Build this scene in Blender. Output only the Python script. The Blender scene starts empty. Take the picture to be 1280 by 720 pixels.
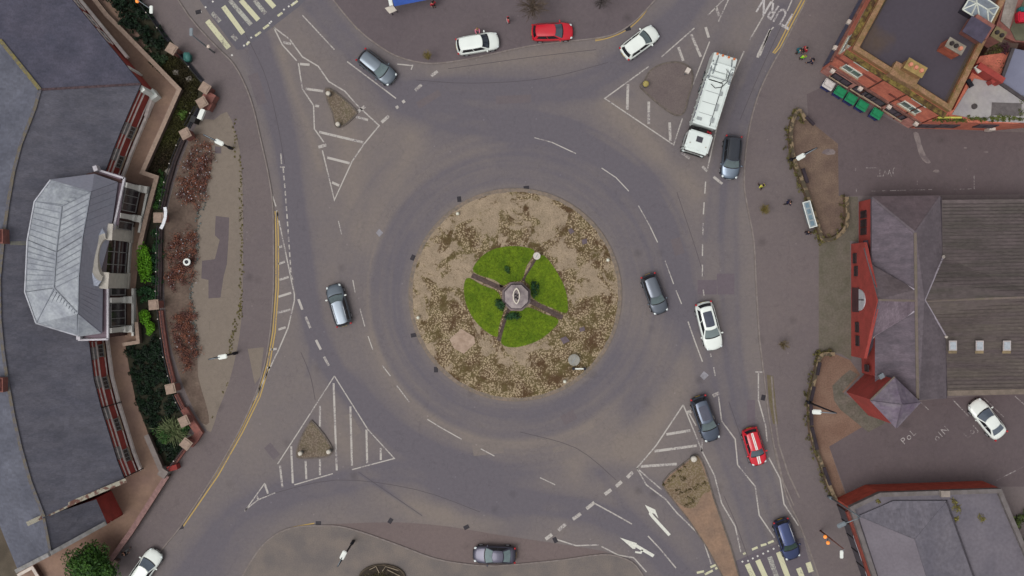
import bpy, bmesh, math, random
from mathutils import Vector, Matrix, noise
from mathutils.geometry import tessellate_polygon
random.seed(7)
SC = bpy.context.scene
COL = SC.collection
S = 0.08; H = 100.0
R = math.radians

# ------------------------------------------------------------------ helpers
def W(x, y, z=0.0):
    """point of the place seen at photo pixel (x, y) when it stands z metres above the ground"""
    k = S*(H-z)/H
    return Vector(((x-640)*k, (360-y)*k, z))

def lin(c):
    c /= 255.0
    return c/12.92 if c <= .04045 else ((c+.055)/1.055)**2.4
def C3(r, g, b): return (lin(r), lin(g), lin(b), 1)

MATS = {}
def mat(name, rgb, rough=.85, var=.18, scale=1.5, rgb2=None, fine=.12, fscale=18, metal=0, spec=.3,
        bump=0, detail=6, thr=None, emit=None, coat=0, stretch=None, alpha=None, sharp=(.35, .65), streak=None):
    """noisy principled material: colour rgb <-> rgb2 by large noise, plus value grain"""
    if name in MATS: return MATS[name]
    m = bpy.data.materials.new(name); m.use_nodes = True; MATS[name] = m
    nt = m.node_tree; N = nt.nodes; L = nt.links
    b = N['Principled BSDF']
    b.inputs['Roughness'].default_value = rough
    b.inputs['Metallic'].default_value = metal
    b.inputs['Specular IOR Level'].default_value = spec
    if coat: b.inputs['Coat Weight'].default_value = coat; b.inputs['Coat Roughness'].default_value = .05
    tc = N.new('ShaderNodeTexCoord')
    src = tc.outputs['Object']
    if stretch:
        mp = N.new('ShaderNodeMapping'); mp.inputs['Scale'].default_value = stretch
        L.new(src, mp.inputs['Vector']); src = mp.outputs['Vector']
    c1 = C3(*rgb)
    if rgb2 is None:
        rgb2 = tuple(max(0, v*(1-var)) for v in rgb)
    c2 = C3(*rgb2)
    n1 = N.new('ShaderNodeTexNoise'); n1.inputs['Scale'].default_value = scale; n1.inputs['Detail'].default_value = detail
    L.new(src, n1.inputs['Vector'])
    rp = N.new('ShaderNodeMapRange'); rp.inputs['From Min'].default_value = sharp[0]; rp.inputs['From Max'].default_value = sharp[1]
    L.new(n1.outputs['Fac'], rp.inputs['Value'])
    mx = N.new('ShaderNodeMix'); mx.data_type = 'RGBA'
    mx.inputs[6].default_value = c1; mx.inputs[7].default_value = c2
    L.new(rp.outputs['Result'], mx.inputs[0])
    n2 = N.new('ShaderNodeTexNoise'); n2.inputs['Scale'].default_value = fscale; n2.inputs['Detail'].default_value = 4
    L.new(src, n2.inputs['Vector'])
    r2 = N.new('ShaderNodeMapRange'); r2.inputs['From Min'].default_value = .3; r2.inputs['From Max'].default_value = .7
    r2.inputs['To Min'].default_value = 1-fine; r2.inputs['To Max'].default_value = 1+fine
    L.new(n2.outputs['Fac'], r2.inputs['Value'])
    vm = N.new('ShaderNodeVectorMath'); vm.operation = 'SCALE'
    L.new(mx.outputs[2], vm.inputs[0]); L.new(r2.outputs['Result'], vm.inputs['Scale'])
    L.new(vm.outputs['Vector'], b.inputs['Base Color'])
    if bump:
        bp = N.new('ShaderNodeBump'); bp.inputs['Strength'].default_value = bump; bp.inputs['Distance'].default_value = .05
        L.new(n2.outputs['Fac'], bp.inputs['Height']); L.new(bp.outputs['Normal'], b.inputs['Normal'])
    if emit:
        b.inputs['Emission Color'].default_value = C3(*emit[0]); b.inputs['Emission Strength'].default_value = emit[1]
    return m

def obj(name, bm, m, parent=None, smooth=False, loc=None):
    me = bpy.data.meshes.new(name)
    if parent is not None:
        o0 = parent.location
        p = parent.parent
        org = Vector(parent['org']) if 'org' in parent else o0
    else: org = Vector(loc) if loc is not None else Vector((0, 0, 0))
    bmesh.ops.translate(bm, verts=bm.verts, vec=-org)
    bmesh.ops.recalc_face_normals(bm, faces=bm.faces)
    bm.to_mesh(me); bm.free()
    if smooth:
        for p in me.polygons: p.use_smooth = True
    for mm in (m if isinstance(m, (list, tuple)) else [m]): me.materials.append(mm)
    o = bpy.data.objects.new(name, me); COL.objects.link(o)
    if parent is not None:
        o.parent = parent; ORG[o.name] = org
    else: o.location = org
    return o
ORG = {}
def sub(name, bm, m, part, **k):
    """a sub-part: mesh given in the same frame as its part's"""
    org = ORG[part.name]
    bmesh.ops.translate(bm, verts=bm.verts, vec=-org)
    me = bpy.data.meshes.new(name)
    bmesh.ops.recalc_face_normals(bm, faces=bm.faces)
    bm.to_mesh(me); bm.free(); me.materials.append(m)
    if k.get('smooth'):
        for p in me.polygons: p.use_smooth = True
    o = bpy.data.objects.new(name, me); COL.objects.link(o); o.parent = part; ORG[o.name] = org
    return o
def thing(name, label, cat, loc, group=None, rotz=0):
    o = bpy.data.objects.new(name, None); COL.objects.link(o)
    o.empty_display_size = .3
    o.location = loc; o.rotation_euler = (0, 0, rotz)
    o['label'] = label; o['category'] = cat
    if group: o['group'] = group
    return o
def solo(name, bm, m, label, cat, group=None, kind=None, smooth=False):
    xs = [v.co.x for v in bm.verts]; ys = [v.co.y for v in bm.verts]; zs = [v.co.z for v in bm.verts]
    loc = ((min(xs)+max(xs))/2, (min(ys)+max(ys))/2, min(zs))
    o = obj(name, bm, m, None, smooth, loc)
    if label: o['label'] = label
    if cat: o['category'] = cat
    if group: o['group'] = group
    if kind: o['kind'] = kind
    return o
def struct(name, bm, m, label=None, parent=None):
    o = obj(name, bm, m, parent)
    if parent is None: o['kind'] = 'structure'
    if label and parent is None: o['label'] = label
    return o
def clone(root, loc, rotz=0, label=None, group=None, scale=None):
    r = root.copy(); COL.objects.link(r); r.location = loc; r.rotation_euler = (0, 0, rotz)
    if label: r['label'] = label
    if group: r['group'] = group
    if scale: r.scale = (scale,)*3
    for ch in list(root.children):
        c = ch.copy(); COL.objects.link(c); c.parent = r
        for g in list(ch.children):
            d = g.copy(); COL.objects.link(d); d.parent = c
    return r

def B(): return bmesh.new()
def face(bm, pts):
    vs = [bm.verts.new(p) for p in pts]
    try: return bm.faces.new(vs)
    except ValueError: return None
def poly(bm, pts):
    """flat (or nearly) polygon of 3D points, tessellated"""
    vs = [bm.verts.new(p) for p in pts]
    for t in tessellate_polygon([[Vector(p) for p in pts]]):
        try: bm.faces.new([vs[i] for i in t])
        except ValueError: pass
    return vs
def prism(bm, xy, z0, z1):
    """xy: world outline; solid between z0 and z1 (numbers or per-point lists for z1)"""
    n = len(xy); Z1 = z1 if isinstance(z1, (list, tuple)) else [z1]*n
    lo = [bm.verts.new((p[0], p[1], z0)) for p in xy]
    hi = [bm.verts.new((p[0], p[1], Z1[i])) for i, p in enumerate(xy)]
    for i in range(n):
        j = (i+1) % n
        bm.faces.new((lo[i], lo[j], hi[j], hi[i]))
    for t in tessellate_polygon([[Vector((p[0], p[1], 0)) for p in xy]]):
        bm.faces.new([hi[i] for i in t]); bm.faces.new([lo[i] for i in reversed(t)])
def box(bm, c, s, rz=0, rot=None):
    M = Matrix.Translation(c) @ (rot.to_4x4() if rot else Matrix.Rotation(rz, 4, 'Z')) @ Matrix.Diagonal((s[0], s[1], s[2], 1))
    bmesh.ops.create_cube(bm, size=1, matrix=M)
def bar(bm, p, q, w, h=None):
    """rectangular bar from p to q"""
    p = Vector(p); q = Vector(q); d = q-p
    if d.length < 1e-6: return
    h = h or w
    rot = d.to_track_quat('X', 'Z').to_matrix()
    box(bm, (p+q)/2, (d.length, w, h), rot=rot)
def tube(bm, pts, r, seg=8, caps=True):
    pts = [Vector(p) for p in pts]; rs = r if isinstance(r, (list, tuple)) else [r]*len(pts)
    rings = []
    for i, p in enumerate(pts):
        d = (pts[min(i+1, len(pts)-1)]-pts[max(i-1, 0)]).normalized()
        q = d.to_track_quat('Z', 'Y')
        rings.append([bm.verts.new(p + q @ Vector((math.cos(a)*rs[i], math.sin(a)*rs[i], 0))) for a in [2*math.pi*k/seg for k in range(seg)]])
    for a, b in zip(rings, rings[1:]):
        for k in range(seg): bm.faces.new((a[k], a[(k+1) % seg], b[(k+1) % seg], b[k]))
    if caps:
        bm.faces.new(rings[0][::-1]); bm.faces.new(rings[-1])
def cyl(bm, c, r, h, seg=20, r2=None):
    tube(bm, [Vector(c), Vector(c)+Vector((0, 0, h))], [r, r if r2 is None else r2], seg)
def ball(bm, c, r, sc=(1, 1, 1), u=12, v=8):
    M = Matrix.Translation(c) @ Matrix.Diagonal((r*sc[0], r*sc[1], r*sc[2], 1))
    bmesh.ops.create_uvsphere(bm, u_segments=u, v_segments=v, radius=1, matrix=M)
def offs(xy, d):
    """offset open polyline sideways (left positive), mitred"""
    P = [Vector((p[0], p[1])) for p in xy]; out = []
    for i, p in enumerate(P):
        a = (P[i]-P[i-1]).normalized() if i > 0 else None
        b = (P[i+1]-P[i]).normalized() if i < len(P)-1 else None
        a = a or b; b = b or a
        n1 = Vector((-a.y, a.x)); n2 = Vector((-b.y, b.x)); n = (n1+n2)
        if n.length < 1e-6: n = n1
        n.normalize(); k = d/max(.4, n.dot(n1))
        out.append(p+n*k)
    return out
def strip(bm, pts, w, z=.012, world=False):
    xy = pts if world else [W(*p) for p in pts]
    a = offs(xy, w/2); b = offs(xy, -w/2)
    va = [bm.verts.new((p.x, p.y, z)) for p in a]; vb = [bm.verts.new((p.x, p.y, z)) for p in b]
    for i in range(len(va)-1): bm.faces.new((va[i], va[i+1], vb[i+1], vb[i]))
def wallstrip(bm, pts, w, z0, z1, world=False):
    xy = pts if world else [W(*p) for p in pts]
    a = offs(xy, w/2); b = offs(xy, -w/2)
    for i in range(len(a)-1):
        pass
    prism(bm, list(a)+list(b)[::-1], z0, z1)
def smoothpoly(pts, n=4, closed=False):
    """Catmull-Rom"""
    P = [Vector((p[0], p[1])) for p in pts]; out = []; m = len(P)
    rng = range(m if closed else m-1)
    for i in rng:
        g = (lambda k: P[k % m]) if closed else (lambda k: P[min(max(k, 0), m-1)])
        p0, p1, p2, p3 = g(i-1), g(i), g(i+1), g(i+2)
        for k in range(n):
            t = k/n
            out.append(.5*((2*p1)+(-p0+p2)*t+(2*p0-5*p1+4*p2-p3)*t*t+(-p0+3*p1-3*p2+p3)*t**3))
    if not closed: out.append(P[-1])
    return [(p.x, p.y) for p in out]
def dashes(pts, on, off, start=0):
    """cut a pixel polyline into dashes (pixels)"""
    out = []; P = [Vector(p) for p in pts]; L = [0]
    for a, b in zip(P, P[1:]): L.append(L[-1]+(b-a).length)
    def at(s):
        for i in range(len(L)-1):
            if s <= L[i+1]+1e-6:
                return P[i].lerp(P[i+1], (s-L[i])/max(1e-6, L[i+1]-L[i]))
        return P[-1]
    s = start
    while s < L[-1]:
        e = min(s+on, L[-1]); seg = [at(s)]+[P[i] for i in range(len(P)) if s < L[i] < e]+[at(e)]
        out.append([(p.x, p.y) for p in seg]); s += on+off
    return out
def leaves(bm, c, r, n, size, rnd, flat=1.0, clumps=7, core=.35):
    """leaf-sized faces in clumps spread through an ellipsoid"""
    c = Vector(c); cl = []
    for _ in range(clumps):
        while 1:
            v = Vector((rnd.uniform(-1, 1), rnd.uniform(-1, 1), rnd.uniform(-1, 1)))
            if v.length < 1: break
        cl.append((Vector((v.x*r[0]*.72, v.y*r[1]*.72, v.z*r[2]*.6)), rnd.uniform(core, core+.3)))
    for _ in range(n):
        cc, cr = rnd.choice(cl)
        d = Vector((rnd.gauss(0, 1), rnd.gauss(0, 1), rnd.gauss(0, 1))).normalized()*rnd.random()**.45
        p = c+cc+Vector((d.x*r[0]*cr, d.y*r[1]*cr, d.z*r[2]*cr))
        s = size*rnd.uniform(.6, 1.4)
        nrm = (Vector((d.x, d.y, d.z+.7))+Vector((rnd.gauss(0, .5), rnd.gauss(0, .5), rnd.gauss(0, .5)))).normalized()
        q = nrm.to_track_quat('Z', 'Y'); a0 = rnd.uniform(0, 6.28)
        e1 = q @ Vector((math.cos(a0), math.sin(a0), 0)); e2 = q @ Vector((-math.sin(a0), math.cos(a0), 0))
        vs = [bm.verts.new(p+e1*s), bm.verts.new(p+e2*s*.5), bm.verts.new(p-e1*s), bm.verts.new(p-e2*s*.5)]
        bm.faces.new(vs)
def leafmat(name, a, b, c=None):
    """leaf colours vary leaf clump by leaf clump"""
    return mat(name, a, rgb2=b, scale=2.2, fine=.35, fscale=7, rough=.7, spec=.25, detail=3, sharp=(.38, .62))
def inpoly(x, y, P):
    c = False; n = len(P); j = n-1
    for i in range(n):
        xi, yi = P[i][0], P[i][1]; xj, yj = P[j][0], P[j][1]
        if (yi > y) != (yj > y) and x < (xj-xi)*(y-yi)/(yj-yi)+xi: c = not c
        j = i
    return c

# ------------------------------------------------------------------ camera, light, world
cam = bpy.data.objects.new('camera', bpy.data.cameras.new('camera')); COL.objects.link(cam)
cam.location = (0, 0, H); cam.data.sensor_width = 36; cam.data.lens = 36*H/(1280*S)
cam.data.clip_end = 4000; SC.camera = cam
wd = bpy.data.worlds.new('World'); SC.world = wd; wd.use_nodes = True
nt = wd.node_tree; bg = nt.nodes['Background']; sky = nt.nodes.new('ShaderNodeTexSky'); sky.sky_type = 'NISHITA'
SUN_EL, SUN_AZ = 66, 235
sky.sun_disc = False; sky.sun_elevation = R(SUN_EL); sky.sun_rotation = R(SUN_AZ); sky.dust_density = 4; sky.air_density = 1.0; sky.ozone_density = .6
hs = nt.nodes.new('ShaderNodeHueSaturation'); hs.inputs['Saturation'].default_value = .12
nt.links.new(sky.outputs[0], hs.inputs['Color']); nt.links.new(hs.outputs[0], bg.inputs['Color']); bg.inputs['Strength'].default_value = .13
sl = bpy.data.lights.new('sun', 'SUN'); sl.energy = 1.0; sl.angle = R(34); sl.color = (1, .95, .92)
so = bpy.data.objects.new('sun', sl); COL.objects.link(so)
d = Vector((math.sin(R(SUN_AZ))*math.cos(R(SUN_EL)), math.cos(R(SUN_AZ))*math.cos(R(SUN_EL)), math.sin(R(SUN_EL))))
so.rotation_euler = d.to_track_quat('Z', 'Y').to_euler(); so.location = (0, 0, 60)
SC.view_settings.view_transform = 'Standard'; SC.view_settings.look = 'None'; SC.view_settings.gamma = 1
SC.view_settings.exposure = .15
SC.render.engine = 'CYCLES'

# ------------------------------------------------------------------ materials
M = {}
M['white'] = mat('white_paint', (214, 218, 212), .45, .04, fine=.03)
M['cream'] = mat('cream_paint', (196, 186, 176), .7, .12, 1.2, fine=.06)
M['stone'] = mat('sandstone', (158, 138, 118), .85, .16, 3, fine=.1)
M['brick'] = mat('red_brick', (190, 112, 90), .9, .2, 1.2, (166, 94, 78), fine=.18, fscale=9)
M['brick_red'] = mat('bright_red_brick', (152, 64, 58), .9, .15, 1.0, (134, 58, 52), fine=.14, fscale=9)
M['brick_pink'] = mat('weathered_red_brick', (132, 84, 76), .9, .2, 2.0, (108, 74, 68), fine=.15)
M['dark_metal'] = mat('dark_metal', (34, 34, 42), .5, .2, fine=.05, metal=.3)
M['grey_metal'] = mat('grey_metal', (120, 128, 134), .45, .1, fine=.05, metal=.4)
M['black'] = mat('black_plastic', (18, 18, 20), .5, .1)
M['rubber'] = mat('rubber', (22, 22, 24), .9, .1)
M['glass'] = mat('dark_glass', (22, 26, 32), .08, .1, spec=.8)
M['wind'] = mat('windscreen_glass', (82, 96, 98), .08, .15, spec=.8)  # grey base stands in for sky reflection and the dash seen through
M['steel'] = mat('polished_steel', (170, 172, 176), .3, .05, metal=.8)
M['line'] = None

def worn_paint(name, rgb, cut=.47, base=(104, 97, 101)):
    m = bpy.data.materials.new(name); m.use_nodes = True
    N = m.node_tree.nodes; L = m.node_tree.links; b = N['Principled BSDF']; b.inputs['Roughness'].default_value = .8
    b.inputs['Specular IOR Level'].default_value = .2
    tc = N.new('ShaderNodeTexCoord')
    n = N.new('ShaderNodeTexNoise'); n.inputs['Scale'].default_value = 5; n.inputs['Detail'].default_value = 8; n.inputs['Roughness'].default_value = .75
    L.new(tc.outputs['Object'], n.inputs['Vector'])
    n3 = N.new('ShaderNodeTexNoise'); n3.inputs['Scale'].default_value = .5; n3.inputs['Detail'].default_value = 2
    L.new(tc.outputs['Object'], n3.inputs['Vector'])
    ad = N.new('ShaderNodeMath'); ad.operation = 'MULTIPLY_ADD'; ad.inputs[1].default_value = .5; L.new(n3.outputs['Fac'], ad.inputs[0]); L.new(n.outputs['Fac'], ad.inputs[2])
    r = N.new('ShaderNodeMapRange'); r.inputs['From Min'].default_value = cut+.25-.09; r.inputs['From Max'].default_value = cut+.25+.09
    r.inputs['To Min'].default_value = 0; r.inputs['To Max'].default_value = 1
    L.new(ad.outputs[0], r.inputs['Value'])
    mx = N.new('ShaderNodeMix'); mx.data_type = 'RGBA'; mx.inputs[6].default_value = C3(*base); mx.inputs[7].default_value = C3(*rgb)
    L.new(r.outputs['Result'], mx.inputs[0]); L.new(mx.outputs[2], b.inputs['Base Color'])
    return m
M['line'] = worn_paint('worn_white_line_paint', (168, 163, 157), .43)
M['line_faint'] = worn_paint('very_worn_white_line_paint', (158, 152, 150), .54, (92, 82, 84))
M['zebra'] = worn_paint('zebra_paint', (186, 184, 154), .36)
M['zebra_worn'] = worn_paint('worn_zebra_paint', (160, 160, 150), .50)
M['yellow'] = worn_paint('yellow_line_paint', (168, 142, 84), .36)
M['yellow_pale'] = worn_paint('pale_yellow_line_paint', (150, 142, 104), .34)

# ------------------------------------------------------------------ ground and road
bm = B(); g = 1500
face(bm, [(-g, -g, -.03), (g, -g, -.03), (g, g, -.03), (-g, g, -.03)])
struct('ground', bm, mat('ground_earth', (92, 84, 84), .9, .2, .02))

# wheel-worn tracks: polylines (photo pixels), half width px, strength (positive = dark polished, negative = pale dusty)
def ring(cx, cy, r, a0=0, a1=360, n=48): return [(cx+r*math.cos(R(a0+(a1-a0)*i/n)), cy-r*math.sin(R(a0+(a1-a0)*i/n))) for i in range(n+1)]
TR = [
 (ring(644, 368, 150), 9, .5), (ring(644, 368, 171), 12, .55), (ring(644, 368, 140), 5, .2),
 (smoothpoly([(300, -10), (335, 90), (358, 180), (374, 300), (396, 420), (446, 500), (520, 560), (600, 590)]), 15, .95),
 (smoothpoly([(262, -10), (310, 80), (345, 170), (366, 260), (380, 360)]), 8, .35),
 (smoothpoly([(380, -10), (440, 60), (500, 120), (560, 150), (640, 160), (720, 170)]), 22, .65),
 (smoothpoly([(500, 120), (560, 110), (640, 112), (720, 108), (790, 70), (850, 20), (880, -20)]), 24, .8),
 (smoothpoly([(440, 480), (520, 560), (640, 590), (740, 590)]), 14, .55),
 (smoothpoly([(220, 740), (300, 640), (400, 610), (520, 590), (640, 640)]), 25, .7),
 (smoothpoly([(250, 740), (340, 640), (380, 560), (400, 500)]), 18, .3),
 (smoothpoly([(860, 730), (800, 670), (740, 640), (670, 630), (560, 610)]), 22, .85),
 (smoothpoly([(900, 730), (850, 640), (800, 600), (740, 580)]), 14, .5),
 (smoothpoly([(960, 720), (930, 620), (900, 540), (880, 460), (860, 380), (830, 280), (790, 220), (700, 170)]), 15, .5),
 (smoothpoly([(990, 700), (960, 610), (930, 520), (915, 430), (912, 340), (912, 240), (925, 150), (985, 10)]), 12, .35),
 (smoothpoly([(905, 440), (918, 500), (940, 560)]), 20, .3),
 (smoothpoly([(985, -10), (950, 60), (920, 130), (900, 220), (890, 300)]), 16, .35),
 (smoothpoly([(930, -10), (890, 60), (860, 150), (830, 220), (780, 230)]), 14, .35),
 (ring(644, 368, 212, 110, 330), 14, .25), (ring(644, 368, 205, -40, 90), 26, .55),
 (ring(644, 368, 190, 195, 300), 6, -.4), (ring(644, 368, 235, 280, 345), 14, -.35),
 (smoothpoly([(423, 140), (440, 200), (450, 300), (470, 260), (520, 180)]), 16, -.55),
 (smoothpoly([(760, 130), (800, 170), (850, 220), (870, 240)]), 12, -.5),
 (smoothpoly([(790, 380), (830, 460), (800, 560), (760, 540), (720, 580)]), 22, -.55),
 (smoothpoly([(400, 500), (440, 570), (480, 620), (560, 640)]), 12, -.4),
 (smoothpoly([(520, 640), (600, 655), (680, 640), (700, 660)]), 12, -.4),
 (smoothpoly([(540, 90), (620, 78), (700, 66), (740, 70)]), 9, -.4),
 (smoothpoly([(350, 60), (365, 110), (385, 160), (400, 210)]), 6, -.5),
]
def lane(pl, off, hw, k):
    for s in (-1, 1):
        q = offs([(p[0], p[1]) for p in pl], s*off); TR.append(([(p.x, p.y) for p in q], hw, k))
for r_ in (143, 161, 176, 194): TR.append((ring(644, 368, r_), 3.2, .16))
TR += [(ring(644, 368, 152, 150, 330), 6, .35), (ring(644, 368, 169), 1.6, -.2), (ring(644, 368, 185, 100, 320), 2.0, -.3), (ring(644, 368, 228, 20, 160), 3, .3), (ring(646, 366, 214, -30, 80), 3, .35)]
lane(TR[3][0], 10, 4.5, .35); lane(TR[5][0], 10, 4, .25); lane(TR[6][0], 10, 4, .35); lane(TR[8][0], 10, 4, .25); lane(TR[10][0], 10, 4, .4); lane(TR[12][0], 9, 4, .3); lane(TR[13][0], 9, 3.5, .4); lane(TR[15][0], 9, 3.5, .3)
for a_, b_, w__, k_ in (((450, 592), (527, 644), 1.8, .7), ((466, 600), (500, 622), 3, .4), ((384, 470), (392, 430), 3, .5), ((912, 505), (921, 532), 1.2, .8), ((560, 130), (640, 150), 5, .5), ((700, 120), (790, 118), 6, .35), ((750, 590), (800, 660), 6, .4)):
    TR.append(([a_, b_], w__, k_))
def seg_d(px, py, a, b):
    vx, vy = b[0]-a[0], b[1]-a[1]; L = vx*vx+vy*vy
    t = 0 if L == 0 else max(0, min(1, ((px-a[0])*vx+(py-a[1])*vy)/L))
    return math.hypot(px-a[0]-t*vx, py-a[1]-t*vy)
X0, X1, Y0, Y1, ST = -20, 1300, -20, 740, 3
nx = (X1-X0)//ST+1; ny = (Y1-Y0)//ST+1
acc = [[0.0]*nx for _ in range(ny)]
for pl, hw, k in TR:
    fld = {}
    for a, b in zip(pl, pl[1:]):
        rr = hw*2.4
        i0 = max(0, int((min(a[0], b[0])-rr-X0)//ST)); i1 = min(nx-1, int((max(a[0], b[0])+rr-X0)//ST)+1)
        j0 = max(0, int((min(a[1], b[1])-rr-Y0)//ST)); j1 = min(ny-1, int((max(a[1], b[1])+rr-Y0)//ST)+1)
        for j in range(j0, j1+1):
            for i in range(i0, i1+1):
                dd = seg_d(X0+i*ST, Y0+j*ST, a, b)
                if dd < rr:
                    v = math.exp(-(dd/hw)**2)
                    if v > fld.get((i, j), 0): fld[(i, j)] = v
    for (i, j), v in fld.items(): acc[j][i] += v*k
me = bpy.data.meshes.new('road')
verts = [tuple(W(X0+i*ST, Y0+j*ST)) for j in range(ny) for i in range(nx)]
faces = [(j*nx+i, j*nx+i+1, (j+1)*nx+i+1, (j+1)*nx+i) for j in range(ny-1) for i in range(nx-1)]
me.from_pydata(verts, [], faces)
at = me.attributes.new('wear', 'FLOAT', 'POINT')
at.data.foreach_set('value', [max(-1, min(1.2, acc[j][i])) for j in range(ny) for i in range(nx)])
road = bpy.data.objects.new('road', me); COL.objects.link(road); road['kind'] = 'structure'
road['org'] = (0, 0, 0)
# approach roads running on beyond the frame
def asphalt(name, base, track, use_attr=True):
    m = bpy.data.materials.new(name); m.use_nodes = True
    N = m.node_tree.nodes; L = m.node_tree.links; b = N['Principled BSDF']; b.inputs['Roughness'].default_value = .88
    b.inputs['Specular IOR Level'].default_value = .25
    tc = N.new('ShaderNodeTexCoord'); P = tc.outputs['Object']
    def noi(s, d=5, r=.6):
        n = N.new('ShaderNodeTexNoise'); n.inputs['Scale'].default_value = s; n.inputs['Detail'].default_value = d; n.inputs['Roughness'].default_value = r
        L.new(P, n.inputs['Vector']); return n.outputs['Fac']
    def math2(op, a, c):
        x = N.new('ShaderNodeMath'); x.operation = op
        for k, v in ((0, a), (1, c)):
            if isinstance(v, (int, float)): x.inputs[k].default_value = v
            else: L.new(v, x.inputs[k])
        return x.outputs[0]
    big = noi(.09, 6); mid = noi(.55, 8, .72)
    f = math2('ADD', math2('MULTIPLY', math2('SUBTRACT', big, .5), 1.0), math2('MULTIPLY', math2('SUBTRACT', mid, .5), .9))
    if use_attr:
        a = N.new('ShaderNodeAttribute'); a.attribute_name = 'wear'
        f = math2('ADD', f, a.outputs['Fac'])
        # tyre streaks running round the island: noise stretched along the circle
        sx = N.new('ShaderNodeVectorMath'); sx.operation = 'SUBTRACT'; sx.inputs[1].default_value = (.32, -.68, 0); L.new(P, sx.inputs[0])
        ln = N.new('ShaderNodeVectorMath'); ln.operation = 'LENGTH'; L.new(sx.outputs[0], ln.inputs[0])
        nm = N.new('ShaderNodeVectorMath'); nm.operation = 'NORMALIZE'; L.new(sx.outputs[0], nm.inputs[0])
        s2 = N.new('ShaderNodeVectorMath'); s2.operation = 'SCALE'; s2.inputs['Scale'].default_value = 1.1; L.new(nm.outputs[0], s2.inputs[0])
        cb = N.new('ShaderNodeCombineXYZ'); L.new(math2('MULTIPLY', ln.outputs['Value'], 2.2), cb.inputs['Z'])
        a3 = N.new('ShaderNodeVectorMath'); L.new(s2.outputs[0], a3.inputs[0]); L.new(cb.outputs[0], a3.inputs[1])
        ns = N.new('ShaderNodeTexNoise'); ns.inputs['Scale'].default_value = 1.0; ns.inputs['Detail'].default_value = 5; ns.inputs['Roughness'].default_value = .65; L.new(a3.outputs[0], ns.inputs['Vector'])
        fall = N.new('ShaderNodeMapRange'); fall.inputs['From Min'].default_value = 10; fall.inputs['From Max'].default_value = 21; fall.inputs['To Min'].default_value = 1.5; fall.inputs['To Max'].default_value = .15; L.new(ln.outputs['Value'], fall.inputs['Value'])
        f = math2('ADD', f, math2('MULTIPLY', math2('SUBTRACT', ns.outputs['Fac'], .5), fall.outputs[0]))
    f = math2('ADD', f, .25)
    cl = N.new('ShaderNodeClamp'); L.new(f, cl.inputs['Value']); cl.inputs['Min'].default_value = -.4; cl.inputs['Max'].default_value = 1.1
    mx = N.new('ShaderNodeMix'); mx.data_type = 'RGBA'; mx.clamp_factor = False
    mx.inputs[6].default_value = C3(*base); mx.inputs[7].default_value = C3(*track)
    L.new(cl.outputs[0], mx.inputs[0])
    # grain, small stains, hairline joints
    g1 = noi(22, 3); g2 = noi(3.0, 6, .7)
    gr = math2('ADD', math2('MULTIPLY', math2('SUBTRACT', g1, .5), .62), math2('MULTIPLY', math2('SUBTRACT', g2, .5), .40))
    vo = N.new('ShaderNodeTexVoronoi'); vo.feature = 'DISTANCE_TO_EDGE'; vo.inputs['Scale'].default_value = .16
    nz = N.new('ShaderNodeTexNoise'); nz.inputs['Scale'].default_value = .5; nz.inputs['Detail'].default_value = 6
    L.new(P, nz.inputs['Vector'])
    vm = N.new('ShaderNodeVectorMath'); vm.operation = 'MULTIPLY_ADD'; vm.inputs[1].default_value = (5, 5, 5)
    L.new(nz.outputs['Color'], vm.inputs[0]); L.new(P, vm.inputs[2]); L.new(vm.outputs[0], vo.inputs['Vector'])
    cr = N.new('ShaderNodeMapRange'); cr.inputs['From Min'].default_value = 0; cr.inputs['From Max'].default_value = .012
    cr.inputs['To Min'].default_value = -.10; cr.inputs['To Max'].default_value = 0
    L.new(vo.outputs['Distance'], cr.inputs['Value'])
    # sparse pale litter / gum specks and dark oil spots
    v2 = N.new('ShaderNodeTexVoronoi'); v2.inputs['Scale'].default_value = .55; L.new(P, v2.inputs['Vector'])
    sp = N.new('ShaderNodeMapRange'); sp.inputs['From Min'].default_value = .03; sp.inputs['From Max'].default_value = .06
    sp.inputs['To Min'].default_value = .28; sp.inputs['To Max'].default_value = 0; L.new(v2.outputs['Distance'], sp.inputs['Value'])
    v3 = N.new('ShaderNodeTexVoronoi'); v3.inputs['Scale'].default_value = .23; L.new(P, v3.inputs['Vector'])
    s3 = N.new('ShaderNodeMapRange'); s3.inputs['From Min'].default_value = .03; s3.inputs['From Max'].default_value = .14
    s3.inputs['To Min'].default_value = -.22; s3.inputs['To Max'].default_value = 0; L.new(v3.outputs['Distance'], s3.inputs['Value'])
    tot = math2('ADD', math2('ADD', math2('ADD', gr, cr.outputs[0]), math2('ADD', sp.outputs[0], s3.outputs[0])), 1.0)
    sc = N.new('ShaderNodeVectorMath'); sc.operation = 'SCALE'; L.new(mx.outputs[2], sc.inputs[0]); L.new(tot, sc.inputs['Scale'])
    L.new(sc.outputs[0], b.inputs['Base Color'])
    bp = N.new('ShaderNodeBump'); bp.inputs['Strength'].default_value = .25; bp.inputs['Distance'].default_value = .02
    L.new(g1, bp.inputs['Height']); L.new(bp.outputs[0], b.inputs['Normal'])
    return m
M['asphalt'] = asphalt('road_asphalt', (111, 103, 100), (95, 90, 95))
M['pave'] = asphalt('pavement_asphalt', (103, 94, 93), (91, 83, 87), False)
M['pave_dark'] = asphalt('dark_pavement_asphalt', (94, 85, 87), (82, 74, 79), False)
M['carpark'] = asphalt('car_park_asphalt', (92, 82, 83), (78, 69, 73), False)
M['tan'] = asphalt('tan_paving', (118, 108, 98), (106, 97, 90), False)
M['kerb'] = mat('kerb_stone', (124, 116, 112), .9, .2, 2.5, (108, 99, 95), fine=.12)
me.materials.append(M['asphalt'])

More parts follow.
